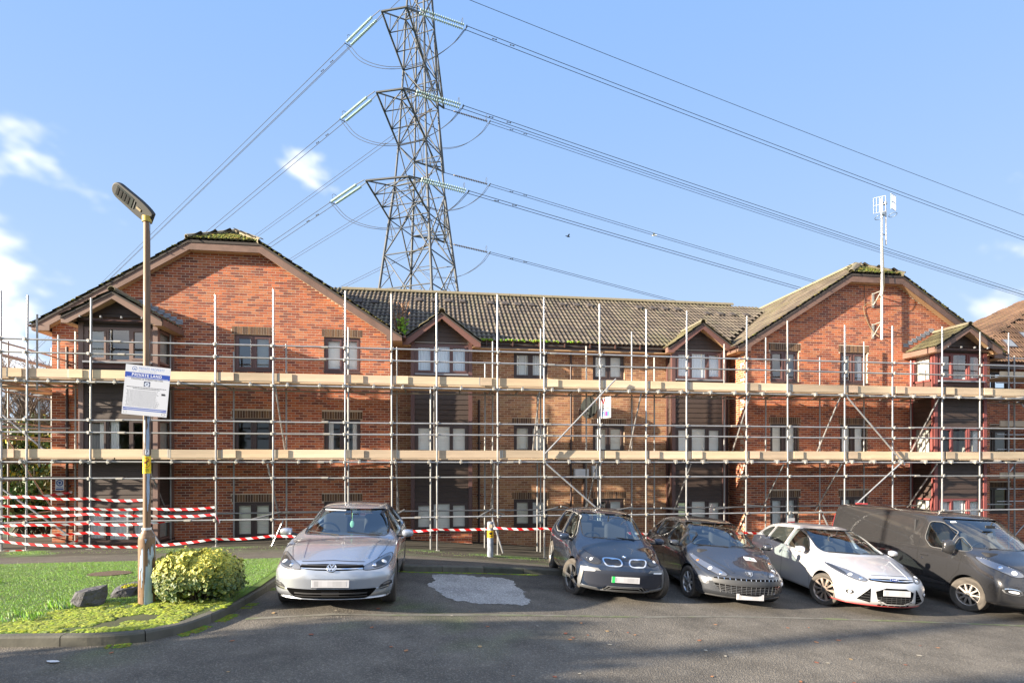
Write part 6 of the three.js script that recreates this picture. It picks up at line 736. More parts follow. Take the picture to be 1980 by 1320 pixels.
{ // white silver hatchback
  const S = { W: .9115, zf: .9, zr: -3.458, wb: 2.648, R: .322, cowl: -.12, bow: .42, bowP: 2.2, bowLen: 1.35, track: .12, ym: .58, fillet: .11,
    top: [[.9, .72], [.72, .79], [.45, .87], [.1, .95], [-.12, 1.0], [-.3, 1.075], [-.7, 1.25], [-1.05, 1.375], [-1.35, 1.44], [-1.75, 1.48], [-2.2, 1.47], [-2.7, 1.42], [-3.05, 1.345], [-3.3, 1.14], [-3.458, .98]],
    belt: [[.9, .66], [.6, .745], [.3, .82], [0, .88], [-.6, .93], [-1.5, .965], [-2.4, 1.01], [-3.0, 1.05], [-3.458, 1.0]],
    w: [[.9, .85], [.3, .9], [-1.3, .91], [-2.6, .9115], [-3.458, .86]], hb: [[.9, .77], [.3, .84], [-.4, .86], [-1.5, .86], [-2.6, .85], [-3.458, .78]],
    wr: [[.9, .64], [.3, .7], [-.1, .735], [-.4, .715], [-.9, .63], [-1.3, .58], [-2, .57], [-2.9, .54], [-3.458, .62]], dr: [[.9, .045], [0, .055], [-1.3, .05], [-3.458, .07]], yb: [[.9, .2], [.4, .18], [-3, .19], [-3.458, .28]],
    rake: (y) => .12 * Math.pow(clamp((y - .5) / .3, 0, 1.2), 1.5) + .03 * clamp((.3 - y) / .12, 0, 1), paint: paintMat([.68, .685, .7], .45, .3), screen: [[-.69, 1.03], [.69, 1.03], [.57, 1.415], [-.57, 1.415]], rearWin: [[-.55, 1.09], [.55, 1.09], [.46, 1.36], [-.46, 1.36]],
    side: [[[-.62, .975], [-1.56, .995], [-1.56, 1.385], [-1.32, 1.37], [-.95, 1.22]], [[-1.66, 1.0], [-2.42, 1.035], [-2.45, 1.33], [-1.66, 1.39]], [[-2.5, 1.045], [-2.95, 1.13], [-2.72, 1.28], [-2.52, 1.32]]], tintFrom: 1,
    lines: [[[-.5, .93], [-.46, .6], [-.46, .26]], [[-1.6, .98], [-1.6, .6], [-1.62, .26]], [[-2.5, 1.02], [-2.4, .7], [-2.2, .5]]], handles: [[-1.45, .87], [-2.25, .91]], mirror: [1.02, 1.03, -.66], dash: .86, seat: .5, mirY: 1.32, mirZ: -1.05, plate: [.475], plateTone: 1.15, wheel: { spokes: 10, fan: [-.12, .12], sw: .022, tap: .4, rim: mat([.5, .42, .36], .32, { metalness: .7 }), rimR: .235 }, wipers: [[-.6, .0, .0], [.6, .08, .01]], steer: .42 };
  const K = makeCar('white_hatchback', 'white silver hatchback with an oval blue badge, beside the black van', 'car', S, [8.68, onGround(8.68, -10.4) - .01, -10.45], -.1, -.058), { skin, put, both, kid, car } = K;
  put('bonnet_gap', merge([skin.line('top', [[-.44, .74], [-.6, .4], [-.72, -.05]], .005), skin.line('top', [[.44, .74], [.6, .4], [.72, -.05]], .005), skin.line('front', [[-.4, .755], [0, .765], [.4, .755]], .005)]), M.black);
  put('bonnet_crease', merge([skin.patch('top', [[-.36, .72], [-.33, .72], [-.5, -.02], [-.54, -.02]], .007, 1, { max: .1 }), skin.patch('top', [[.33, .72], [.36, .72], [.54, -.02], [.5, -.02]], .007, 1, { max: .1 })]), S.paint);
  const hl = smooth([[.46, .655], [.58, .64], [.72, .7], [.81, .79], [.835, .86], [.77, .85], [.62, .78], [.48, .71]], 2);
  both('headlight_seal', 'front', K.grow(hl, .012), M.black, .0035, { skirt: 0 }); for (const [i, base] of both('headlight', 'front', hl, M.lampIn, .0065).entries()) { const s = i ? -1 : 1, m = (p) => (s < 0 ? mir(p) : p); kid(base, 'lamp_bezel', 'front', m(smooth([[.7, .7], [.8, .79], [.83, .85], [.76, .84], [.68, .76]], 1)), M.lampDark, .008, { skirt: 0 }); K.bump('lamp_lens', 'front', s * .55, .685, .035, M.chrome, .006, base); K.bump('lamp_lens', 'front', s * .65, .725, .042, M.bulb, .006, base); kid(base, 'lamp_cover', 'front', m(hl), M.lampGlass, .016, { skirt: .012 }); }
  const ug = put('upper_grille', skin.patch('front', smooth([[-.42, .655], [.42, .655], [.44, .715], [-.44, .715]], 1), .009), M.void); part('grille_bar', skin.patch('front', rect(-.41, .41, .675, .69), .02), M.chrome, ug);
  const lgp = smooth([[-.32, .27], [.32, .27], [.38, .56], [-.38, .56]], 1), lg = put('lower_grille', skin.patch('front', lgp, .009), M.void); for (const y of [.31, .345, .38]) part('grille_bar', skin.patch('front', rect(-.32, .32, y - .007, y + .007), .017), M.trim, lg); for (let i = -3; i <= 3; i++) part('grille_bar', skin.patch('front', rect(i * .09 - .004, i * .09 + .004, .28, .4), .016), M.trim, lg); put('grille_surround', skin.patch('front', K.grow(lgp, .026), .016, 1, { holes: [lgp] }), S.paint);
  for (const [i, f] of both('side_intake', 'front', [[.44, .27], [.64, .31], [.44, .54]], M.void, .008).entries()) { const s = i ? -1 : 1, m = (p) => (s < 0 ? mir(p) : p); for (let j = 0; j < 4; j++) { const y = .31 + j * .05; kid(f, 'grille_bar', 'front', m(rect(.445, .625 - j * .047, y - .005, y + .005)), M.trim, .01, {}); } }
  for (const [i, f] of both('fog_lamp', 'front', ell(.73, .425, .055, .042), M.lampDark, .006).entries()) { const s = i ? -1 : 1; K.bump('lamp_lens', 'front', s * .73, .425, .032, M.bulb, .004, f); }
  put('splitter', skin.patch('front', smooth([[-.84, .19], [.84, .19], [.86, .215], [-.86, .215]], 1), .016), mat([.3, .04, .04], .5)); const lw = put('lower_slots', skin.patch('front', rect(-.3, .3, .222, .25), .006), M.void); for (let i = -2; i <= 2; i++) part('slot_divider', skin.patch('front', rect(i * .115 - .008, i * .115 + .008, .222, .25), .009), S.paint, lw);
  const b = K.badge(.695); const o = (k, d, z) => { const g = disc(.075 * k, d, 36, z); g.scale(1, .48, 1); return g; }; part('chrome_oval', o(1.12, .01, .01), M.chrome, b); part('field', o(1, .012, .012), mat([.02, .05, .2], .3), b); { const c = new THREE.PlaneGeometry(.12, .052); part('script', c, mat([1, 1, 1], .4, { map: canvasTex(256, 112, (x, w, h) => { x.fillStyle = '#16285c'; x.fillRect(0, 0, w, h); x.fillStyle = '#e8ecf4'; x.font = 'italic bold ' + h * .78 + 'px serif'; x.textAlign = 'center'; x.fillText('Ford', w / 2, h * .74); }) }), b).position.z = .0196; }
}
{ // black panel van
  const S = { W: .985, zf: 1.0, zr: -4.33, wb: 3.3, R: .345, cowl: .3, bow: .36, bowP: 2.3, bowLen: 1.3, track: .12, ym: .5, fillet: .12, tumble: .02, van: true, wsBow: .22,
    top: [[1.0, 1.02], [.85, 1.09], [.6, 1.18], [.4, 1.25], [.3, 1.28], [.1, 1.37], [-.3, 1.58], [-.65, 1.76], [-.9, 1.87], [-1.2, 1.94], [-1.7, 1.97], [-3.0, 1.97], [-4.1, 1.955], [-4.33, 1.93]],
    belt: [[1.0, .92], [.7, 1.02], [.4, 1.1], [0, 1.15], [-.5, 1.17], [-1.5, 1.17], [-4.33, 1.17]],
    w: [[1.0, .93], [.4, .97], [-1, .985], [-3.8, .985], [-4.33, .96]], hb: [[1.0, .84], [.4, .91], [0, .94], [-1, .955], [-3.8, .955], [-4.33, .93]],
    wr: [[1.0, .68], [.5, .76], [.3, .8], [0, .8], [-.5, .76], [-.9, .745], [-1.3, .77], [-3.8, .78], [-4.33, .77]], dr: [[1.0, .05], [.3, .07], [-.9, .07], [-1.5, .11], [-4.33, .11]], yb: [[1.0, .26], [.4, .24], [-3.8, .26], [-4.33, .36]],
    rake: (y) => .2 * Math.pow(clamp((y - .6) / .5, 0, 1.2), 1.4), bowR: .06, paint: paintMat([.05, .05, .053], .5, .26), screen: [[-.76, 1.3], [.76, 1.3], [.7, 1.84], [-.7, 1.84]],
    side: [[[-.06, 1.22], [-.42, 1.21], [-.42, 1.5]], [[-.5, 1.2], [-.92, 1.2], [-1.12, 1.36], [-1.12, 1.74], [-.86, 1.75], [-.5, 1.56]]], sideTrim: mat([.12, .12, .12], .4),
    lines: [[[-.15, 1.14], [-.2, .8], [-.45, .5], [-.45, .34]], [[-1.24, 1.86], [-1.24, 1.0], [-1.22, .32]], [[-2.35, 1.86], [-2.36, 1.0], [-2.36, .34]]], handles: [[-1.05, 1.0]], mirror: [1.13, 1.28, -.3], mirW: .12, mirH: .15, dash: 1.12, seat: .82, mirY: 1.72, mirZ: -.45, plate: [.5], wheel: { spokes: 10, sw: .035, tap: .3, tw: .22, rimR: .225, rim: mat([.5, .46, .42], .35, { metalness: .65 }) }, wipers: [[-.5, .35, .0]], steer: .3, wall: .06 };
  const K = makeCar('panel_van', 'black panel van cut off by the right edge of the photo', 'van', S, [11.85, onGround(11.85, -10.6) - .01, -10.3], -.02, -.055), { skin, put, both, kid, car } = K;
  put('bonnet_gap', merge([skin.line('top', [[-.5, .8], [-.72, .5], [-.84, .32]], .005), skin.line('top', [[.5, .8], [.72, .5], [.84, .32]], .005)]), M.black);
  const hl = smooth([[.56, .86], [.7, .84], [.84, .92], [.9, 1.03], [.9, 1.14], [.84, 1.13], [.68, 1.02], [.58, .94]], 2);
  both('headlight_seal', 'front', K.grow(hl, .012), M.black, .0035, { skirt: 0 }); for (const [i, base] of both('headlight', 'front', hl, M.lampIn, .0065).entries()) { const s = i ? -1 : 1, m = (p) => (s < 0 ? mir(p) : p); K.bump('lamp_lens', 'front', s * .68, .92, .05, M.bulb, .006, base); K.bump('lamp_lens', 'front', s * .79, .99, .045, M.chrome, .006, base); kid(base, 'lamp_cover', 'front', m(hl), M.lampGlass, .018, { skirt: .014 }); }
  const gp = smooth([[-.45, .56], [.45, .56], [.54, .76], [.42, .86], [-.42, .86], [-.54, .76]], 1), gr = put('grille', skin.patch('front', gp, .01), M.void); for (const y of [.62, .69, .76]) part('grille_bar', skin.patch('front', rect(-.46, .46, y - .012, y + .012), .02), M.chrome, gr);
  for (const [i, f] of both('fog_lamp_surround', 'front', smooth([[.62, .5], [.86, .52], [.9, .6], [.84, .64], [.66, .62]], 1), M.chrome, .012).entries()) { const s = i ? -1 : 1, m = (p) => (s < 0 ? mir(p) : p); kid(f, 'fog_lamp_recess', 'front', m(smooth([[.65, .515], [.85, .535], [.875, .595], [.83, .62], [.68, .605]], 1)), M.black, .014, { skirt: 0 }); kid(f, 'fog_lamp', 'front', m(smooth([[.68, .54], [.82, .55], [.84, .59], [.7, .59]], 1)), M.bulb, .018, {}); }
  put('bumper_lip', skin.patch('front', smooth([[-.88, .27], [.88, .27], [.9, .33], [-.9, .33]], 1), .014), M.trim);
  // pressed panels, rub strip, door lock, rear lamp
  for (const s of [-1, 1]) { for (const p of [[[-1.42, 1.22], [-2.28, 1.22], [-2.28, 1.78], [-1.42, 1.78]], [[-2.5, 1.22], [-4.1, 1.22], [-4.1, 1.78], [-2.5, 1.78]]]) { const sm = smooth(p, 2); put('pressed_panel', skin.patch('side', sm, -.001 + .004, s, { holes: [K.grow(sm, -.03)], max: .15 }), S.paint); } put('side_strip', skin.patch('side', rect(-3.9, -1.3, 1.1, 1.125), .006, s, { max: .2 }), S.paint); put('rub_strip', skin.patch('side', smooth(rect(-2.5, -.48, .42, .5), 1), .012, s, { max: .2 }), M.trim); put('slide_rail', skin.patch('side', rect(-4.1, -2.4, 1.15, 1.175), .004, s, { max: .2 }), M.black); put('rear_lamp', skin.patch('side', rect(-4.3, -4.24, .95, 1.65), .006, s), M.red); const q = skin.at('side', -1.1, .92, s); const lk = put('door_lock', disc(.02, .01), M.chrome); lk.position.copy(q.p).addScaledVector(q.n, .006); lk.rotation.y = Math.PI / 2; put('arch_lip', skin.patch('side', Array.from({ length: 40 }, (_, i) => i < 20 ? [.42 * Math.cos(.25 + i / 19 * 2.64), .35 + .42 * Math.sin(.25 + i / 19 * 2.64)] : [.397 * Math.cos(2.89 - (i - 20) / 19 * 2.64), .35 + .397 * Math.sin(2.89 - (i - 20) / 19 * 2.64)]), .012, s), S.paint); }
  put('roof_brake_lamp', rbox(.35, .04, .06, .015, 0, 1.955, -4.27), M.red); put('dash_papers', merge([box(.3, .004, .2, -.3, 1.26, .0, [.1, .3, 0]), box(.22, .004, .16, .25, 1.26, .02, [.1, -.2, 0])]), M.white); const st1 = put('screen_sticker', skin.patch('front', [[-.62, 1.76], [-.5, 1.77], [-.49, 1.8], [-.6, 1.79]], -.008, 1, { skirt: 0 }), M.white);
}
// ------------------------------------------------------------------ lamp post, notice, bush, stones, mast, dish, trees
{ // lamp post with flaking paint
  const X = -4.08, Z = -8.85, g0 = lawnY(X, Z) - .02;
  T.flake = (() => { const f = (x, y) => { const a = fbm(x / 26, y / 60, 4, 0, 61), side = .5 - .5 * Math.cos((x / 256 - .62) * 6.283); return a * .75 + side * .28; }; return tex(256, (x, y) => { const k = f(x, y); const n = fbm(x / 6, y / 30, 3, 0, 9); if (k > .7) return [.56 + .1 * n, .63 + .1 * n, .72 + .08 * n]; if (k > .688) return [.2, .16, .13]; return [.38 + .2 * n, .3 + .16 * n, .23 + .12 * n]; }, true, 1024); })();
  const mP = mat([1, 1, 1], .6, { map: rep(T.flake, 1, .4), bumpMap: rep(T.flake, 1, .4), bumpScale: .003 }), mG = mat([.5, .42, .3], .6, { map: rep(T.stain, 1, 2) });
  const lp = thing('lamp_post', 'tall flaking street lamp post with a tilted flat lamp head beside the variegated bush', 'lamp post', [X, g0, Z]);
  const pr = [[0, 0], [.108, 0], [.108, .93], [.1, .98], [.058, 1.06], [.054, 1.09]].map(([r, y]) => new THREE.Vector2(r, y));
  part('base', new THREE.LatheGeometry(pr, 28), mP, lp); const pole = new THREE.CylinderGeometry(.043, .05, 4.5, 24); pole.translate(0, 1.07 + 2.25, 0); part('pole', pole, mP, lp); part('collar', rod([0, 1.07, 0], [0, 1.1, 0], .062, 24), mat([.7, .7, .7], .5), lp);
  part('door_seam', merge([box(.1, .5, .004, 0, .65, .092)]), mP, lp).visible = false; lp.remove(lp.children[lp.children.length - 1]);
  part('sleeve', rod([0, 5.5, 0], [0, 5.58, 0], .06, 18), mat([.5, .36, .06], .6), lp);
  // lamp head: tapered tray, tilted up towards the left front
  const sh = new THREE.Shape(); sh.moveTo(.09, -.1); sh.quadraticCurveTo(.02, -.14, -.2, -.145); sh.lineTo(-.6, -.13); sh.quadraticCurveTo(-.74, -.12, -.74, 0); sh.quadraticCurveTo(-.74, .12, -.6, .13); sh.lineTo(-.2, .145); sh.quadraticCurveTo(.02, .14, .09, .1); sh.closePath();
  const hg = new THREE.ExtrudeGeometry(sh, { depth: .045, bevelEnabled: true, bevelSize: .018, bevelThickness: .02, bevelSegments: 3 }); hg.rotateX(-Math.PI / 2);
  const head = new THREE.Group(); head.name = 'lamp_head'; head.position.set(0, 5.6, 0); head.rotation.set(0, -.42, -.62, 'YZX'); lp.add(head);
  head.rotation.order = 'ZXY'; head.rotation.set(-.95, .05, -.68); head.scale.setScalar(.78);
  part('housing', hg, mat([.03, .032, .031], .6), head); part('lens', rbox(.36, .012, .2, .005, -.48, -.022, 0), phys([.05, .06, .055], .08, { clearcoat: 1 }), head); part('rib', rbox(.012, .012, .16, .004, -.26, -.024, 0), M.steelGrey, head); part('rib', rbox(.1, .014, .05, .005, -.16, -.024, 0), mat([.3, .25, .15], .5), head);
  for (let i = 0; i < 4; i++) part('lamp_module', rbox(.05, .014, .15, .004, -.62 + i * .075, -.03, 0), mat([.03, .03, .03], .3), head);
  // band and stickers on the post
  const band = (y0, y1, r, draw, name, w = 256) => { const g = new THREE.CylinderGeometry(r, r, y1 - y0, 32, 1, true); g.translate(0, (y0 + y1) / 2, 0); part(name, g, mat([1, 1, 1], .5, { map: canvasTex(w * 2, Math.round(w * 2 * (y1 - y0) / (2 * Math.PI * r)), draw) }), lp); };
  band(1.88, 2.13, .052, (x, w, h) => { x.fillStyle = '#f0d21c'; x.fillRect(0, 0, w, h); for (const cx of [.0, .5, 1]) { x.strokeStyle = '#c0261c'; x.lineWidth = h * .035; x.beginPath(); x.arc(w * cx, h * .38, h * .27, 0, 7); x.stroke(); x.fillStyle = '#1c1c18'; x.fillRect(w * cx - h * .13, h * .33, h * .24, h * .09); x.fillRect(w * cx - h * .13, h * .4, h * .045, h * .14); x.fillRect(w * cx + h * .07, h * .4, h * .045, h * .14); x.fillRect(w * cx + h * .08, h * .25, h * .1, h * .09); x.beginPath(); x.moveTo(w * cx - h * .2, h * .57); x.lineTo(w * cx + h * .2, h * .19); x.stroke(); x.fillStyle = '#6a5f10'; for (let i = 0; i < 3; i++) x.fillRect(w * cx - h * .2, h * (.73 + i * .07), h * .4, h * .03); } }, 'warning_band');
  band(2.15, 2.23, .0515, (x, w, h) => { x.fillStyle = '#4b4038'; x.fillRect(0, 0, w, h); const cx = w * .06; x.fillStyle = '#f4f4f2'; x.fillRect(cx - h * .42, h * .03, h * .84, h * .94); x.fillStyle = '#2c2350'; x.font = 'bold ' + h * .85 + 'px sans-serif'; x.textAlign = 'center'; x.fillText('7', cx, h * .8); }, 'number_sticker');
  // the notice
  const s = signPlate(.57, .71, .006, (x, w, h) => {
    x.fillStyle = '#f0f1f4'; x.fillRect(0, 0, w, h); const B = '#2350b8'; x.strokeStyle = '#3a69b5'; x.lineWidth = w * .012; x.beginPath(); x.arc(w * .2, h * .075, w * .05, 2.3, 7.1); x.stroke(); x.fillStyle = '#3a69b5'; x.beginPath(); x.arc(w * .2, h * .085, w * .022, Math.PI, 0); x.fill(); x.fillRect(w * .178, h * .085, w * .012, h * .03); x.fillRect(w * .21, h * .085, w * .012, h * .03);
    x.fillStyle = '#4d80d0'; x.textAlign = 'left'; x.font = w * .083 + 'px sans-serif'; x.fillText('PRIVATE PROPERTY', w * .285, h * .085, w * .58); x.fillStyle = '#8fa6c6'; x.font = w * .045 + 'px sans-serif'; x.fillText('M A N A G E M E N T', w * .29, h * .128, w * .57);
    x.fillStyle = B; x.fillRect(0, h * .15, w, h * .105); x.fillStyle = '#fff'; x.font = 'bold ' + w * .098 + 'px sans-serif'; x.textAlign = 'center'; x.fillText('PRIVATE LAND', w * .48, h * .222, w * .78); x.fillRect(w * .04, h * .236, w * .92, h * .006);
    x.fillStyle = '#22262e'; x.font = 'bold ' + w * .052 + 'px sans-serif'; x.fillText('PARKING IS PERMITTED FOR:', w * .5, h * .292, w * .86); x.fillStyle = '#1c2c5a'; x.fillRect(w * .43, h * .315, w * .14, w * .125); x.fillStyle = '#dfe8f5'; x.beginPath(); x.arc(w * .5, h * .37, w * .055, 0, 7); x.fill(); x.fillStyle = '#1c2c5a'; x.font = 'bold ' + w * .075 + 'px sans-serif'; x.fillText('P', w * .502, h * .394);
    x.fillStyle = '#3c4048'; const ln = (y, a, b, t) => x.fillRect(w * a, h * y, w * (b - a), h * t); x.fillStyle = '#4a4e56'; for (const [y, a, b, t] of [[.435, .06, .94, .014], [.462, .2, .8, .014]]) for (let q = a; q < b; q += .035) ln(y, q, Math.min(b, q + .027), t); x.fillStyle = '#4c525c'; for (let i = 0; i < 22; i++) { const y = .5 + i * .0155; for (let q = .06 + (i % 5 === 0 ? 0 : .02); q < .82 - .12 * hash(i, 3); q += .02 + .02 * hash(i, q * 90)) ln(y, q, q + .015, .0075); }
    x.fillStyle = '#2c2f36'; ln(.53, .84, .92, .04); ln(.545, .91, .935, .02); x.fillStyle = B; ln(.855, .02, .98, .022); ln(.888, .02, .98, .022); x.fillStyle = '#b9c9ea'; ln(.863, .06, .9, .006); ln(.896, .1, .86, .006); x.strokeStyle = '#555'; x.lineWidth = w * .006; x.beginPath(); x.ellipse(w * .92, h * .952, w * .04, h * .026, 0, 0, 7); x.stroke(); x.strokeStyle = '#aaa'; x.strokeRect(w * .04, h * .925, w * .06, h * .05);
  }, 1024, .86);
  const n = thing('parking_notice', 'white private land parking notice with blue bars fixed high on the lamp post', 'notice', [X + .03, 3.18, Z + .075], .12, undefined); n.rotation.z = -.08; n.rotation.order = 'YXZ'; part('backing', s.back, M.white, n); part('face', s.face, s.m, n); for (const y of [-.25, .25]) part('bracket', rod([-.07, y, -.02], [.06, y, -.02], .012, 6), M.coupler, n);
}
// variegated shrub
{
  const X = -3.42, Z = -8.95, g0 = lawnY(X, Z) - .01, sb = thing('variegated_shrub', 'clipped yellow and green variegated shrub right of the lamp post', 'shrub', [X, g0, Z]);
  const st = []; for (let i = 0; i < 26; i++) { const a = rr(0, 6.28), r = rr(.2, .5), h = rr(.25, .6); st.push(rod([Math.cos(a) * .1, 0, Math.sin(a) * .08], [Math.cos(a) * r, h, Math.sin(a) * r * .75], .012, 5, .006)); } part('stem', merge(st), mat([.08, .06, .04], .9), sb);
  const leaf = (() => { const pos = [0, 0, 0, .5, .16, .1, 0, .25, .02, -.5, .16, .1, .42, .7, .12, 0, .72, .06, -.42, .7, .12, 0, 1.05, .0], y = [.5, .46, .1], gr = [.05, .13, .035], mid = [.09, .2, .05], col = [...gr, ...y, ...gr, ...y, ...y, ...mid, ...y, ...y], idx = [0, 1, 2, 0, 2, 3, 1, 4, 2, 2, 4, 5, 2, 5, 6, 3, 2, 6, 5, 4, 7, 6, 5, 7]; let g = new THREE.BufferGeometry(); g.setAttribute('position', new THREE.Float32BufferAttribute(pos, 3)); g.setAttribute('color', new THREE.Float32BufferAttribute(col, 3)); g.setIndex(idx); g = g.toNonIndexed(); g.computeVertexNormals(); g.setAttribute('uv', new THREE.BufferAttribute(new Float32Array(g.attributes.position.count * 2), 2)); return g; })();
  const l = []; for (let i = 0; i < 15000; i++) { const a = rr(0, 6.283), h = Math.pow(rnd(), .8), th = h * 1.5708, bump = .72 + .52 * fbm(Math.cos(a) * 2.6 + 9, Math.sin(a) * 2.6 + h * 3.4, 4) ; const k = Math.pow(rnd(), .2) * bump, sq = Math.pow(Math.pow(Math.abs(Math.cos(th)), 3.4) + Math.pow(Math.abs(Math.sin(th)), 3.4), -1 / 3.4); const px = Math.cos(a) * Math.cos(th) * sq * .64 * k * (h < .12 ? .86 : 1), pz = Math.sin(a) * Math.cos(th) * sq * .5 * k * (h < .12 ? .86 : 1), py = .06 + Math.sin(th) * sq * .62 * k; if (py < .26 && Math.hypot(px - .12, (pz - .35)) < .3 && rnd() < .9) continue; const n = V(px / .5, (py - .2) / .5, pz / .3).normalize().add(V(rr(-.7, .7), rr(-.3, .8), rr(-.7, .7))).normalize(); const q = new THREE.Quaternion().setFromUnitVectors(V(0, .35, .94), n).multiply(Q(0, 0, rr(0, 6))); const s = rr(.026, .056), hi = clamp(sstep(.25, .62, py) * .75 + .55 * (rnd() - .35), 0, 1); l.push([TR(px, py, pz, q, s, s, s), lin(lerp(.25, 1.75, hi), lerp(.42, 1.6, hi), lerp(.5, 1.0, hi))]); }
  stuff(inst(leaf, phys([1, 1, 1], .6, { vertexColors: true, side: THREE.DoubleSide, transmission: .25, thickness: 0 }), l, sb, 'leaf'));
}
// stones on the lawn
function stone(name, label, x, z, sx, sy, sz, ry, flat, s0, moss) { const pts = []; for (let i = 0; i < 46; i++) { const a = i * 2.4, h = hash(i, 3, s0) , k = .72 + .4 * hash(i, 5, s0); pts.push(V(Math.cos(a) * sx * k * (1 - .28 * h) + h * sx * .12, Math.min(h * 1.5, .98 + .08 * hash(i, 9, s0) + .14 * Math.cos(a)) * sy, Math.sin(a) * sz * k * (1 - .25 * h))); } let g = new ConvexGeometry(pts); g = toCreasedNormals(g, .35); boxUV(g, 2); const gr = thing(name, label, 'stone', [x, lawnY(x, z) - .03, z], ry); part('rock', g, mat([.085, .085, .095], .85, { map: rep(T.stain, 1.6), bumpMap: rep(T.blotch, 2), bumpScale: .05 }), gr); if (moss) { const l = []; for (let i = 0; i < 160; i++) { const a = rr(0, 6.28), r = Math.sqrt(rnd()); l.push([TR(Math.cos(a) * r * sx * .6 + .06, sy * .95 + rr(-.02, .02), Math.sin(a) * r * sz * .5 + .05, null, rr(.012, .03), rr(.008, .02), rr(.012, .026)), lin(rr(.2, .3), rr(.22, .3), .01)]); } stuff(inst(new THREE.IcosahedronGeometry(1, 1), mat([1, 1, 1], 1), l, gr, 'moss')); } }
stone('boulder', 'dark flat topped boulder on the lawn, left of the lamp post', -4.82, -8.83, .23, .25, .2, .3, .55, 3, false);
stone('boulder', 'low dark stone with yellow moss half hidden behind the lamp post', -4.57, -9.33, .27, .16, .2, 1.1, .6, 8, true);
// television mast
{
  const X = 15, Z = ZW + .29, g = thing('aerial_mast', 'white aerial mast with two grid antennas bracketed to the right gable', 'antenna', [X, 6.3, Z]); const mW = mat([.6, .61, .62], .45, { metalness: .2 }), mB = mat([.3, .36, .4], .4, { metalness: .5 });
  part('pole', rod([0, 0, 0], [0, 4.75, 0], .037, 14), mW, g); part('pole', rod([.16, 3.2, 0], [.16, 4.45, -.02], .026, 10), mW, g); part('stay', merge([rod([0, 3.55, 0], [.16, 3.55, -.02], .018), rod([0, 4.2, 0], [.16, 4.2, -.02], .018)]), mB, g);
  for (const y of [.4, 1.45]) part('bracket', merge([rod([-.1, y + .16, -.28], [-.02, y + .2, 0], .018, 6), rod([-.1, y - .25, -.28], [-.02, y + .18, 0], .018, 6), bx(-.14, -.06, y - .3, y + .2, -.285, -.262), rod([-.14, y + .16, -.27], [.14, y + .2, .0], .012, 6)]), M.coupler, g);
  const grid = (w, h) => { const l = []; for (let i = 0; i < 5; i++) l.push(rod([-w / 2 + i * w / 4, -h / 2, 0], [-w / 2 + i * w / 4, h / 2, 0], .0055, 5)); for (const y of [-.5, 0, .5]) l.push(rod([-w / 2, y * h, 0], [w / 2, y * h, 0], .008, 5)); return merge(l); };
  for (const [x, y, ry, h] of [[-.16, 4.5, -.7, .52], [.36, 4.62, .45, .5]]) { const a = part('grid_antenna', grid(.34, h), mW, g); a.position.set(x, y, .08); a.rotation.y = ry; const t = part('loop', new THREE.TorusGeometry(.12, .01, 6, 20), mB, g); t.position.set(x, y - .42, .06); t.rotation.x = 1.3; }
  part('clamp', merge([rbox(.1, .12, .1, .015, .02, 4.25, 0), rbox(.09, .1, .1, .015, .12, 4.6, 0)]), mB, g);
  part('cable', tubeGeo([[0, 3.4, .04], [-.03, 1.5, .05], [-.1, 1.35, -.1], [-.45, 1.2, -.25], [-.42, .9, -.26], [-.15, .35, -.24], [-.05, .1, -.05]], .01, 40, 5), mat([.2, .17, .1], .7), g);
  part('conduit', rod([-.42, 2.25, -.275], [-.42, 1.2, -.275], .008, 5), mat([.1, .06, .05], .7), g);
}
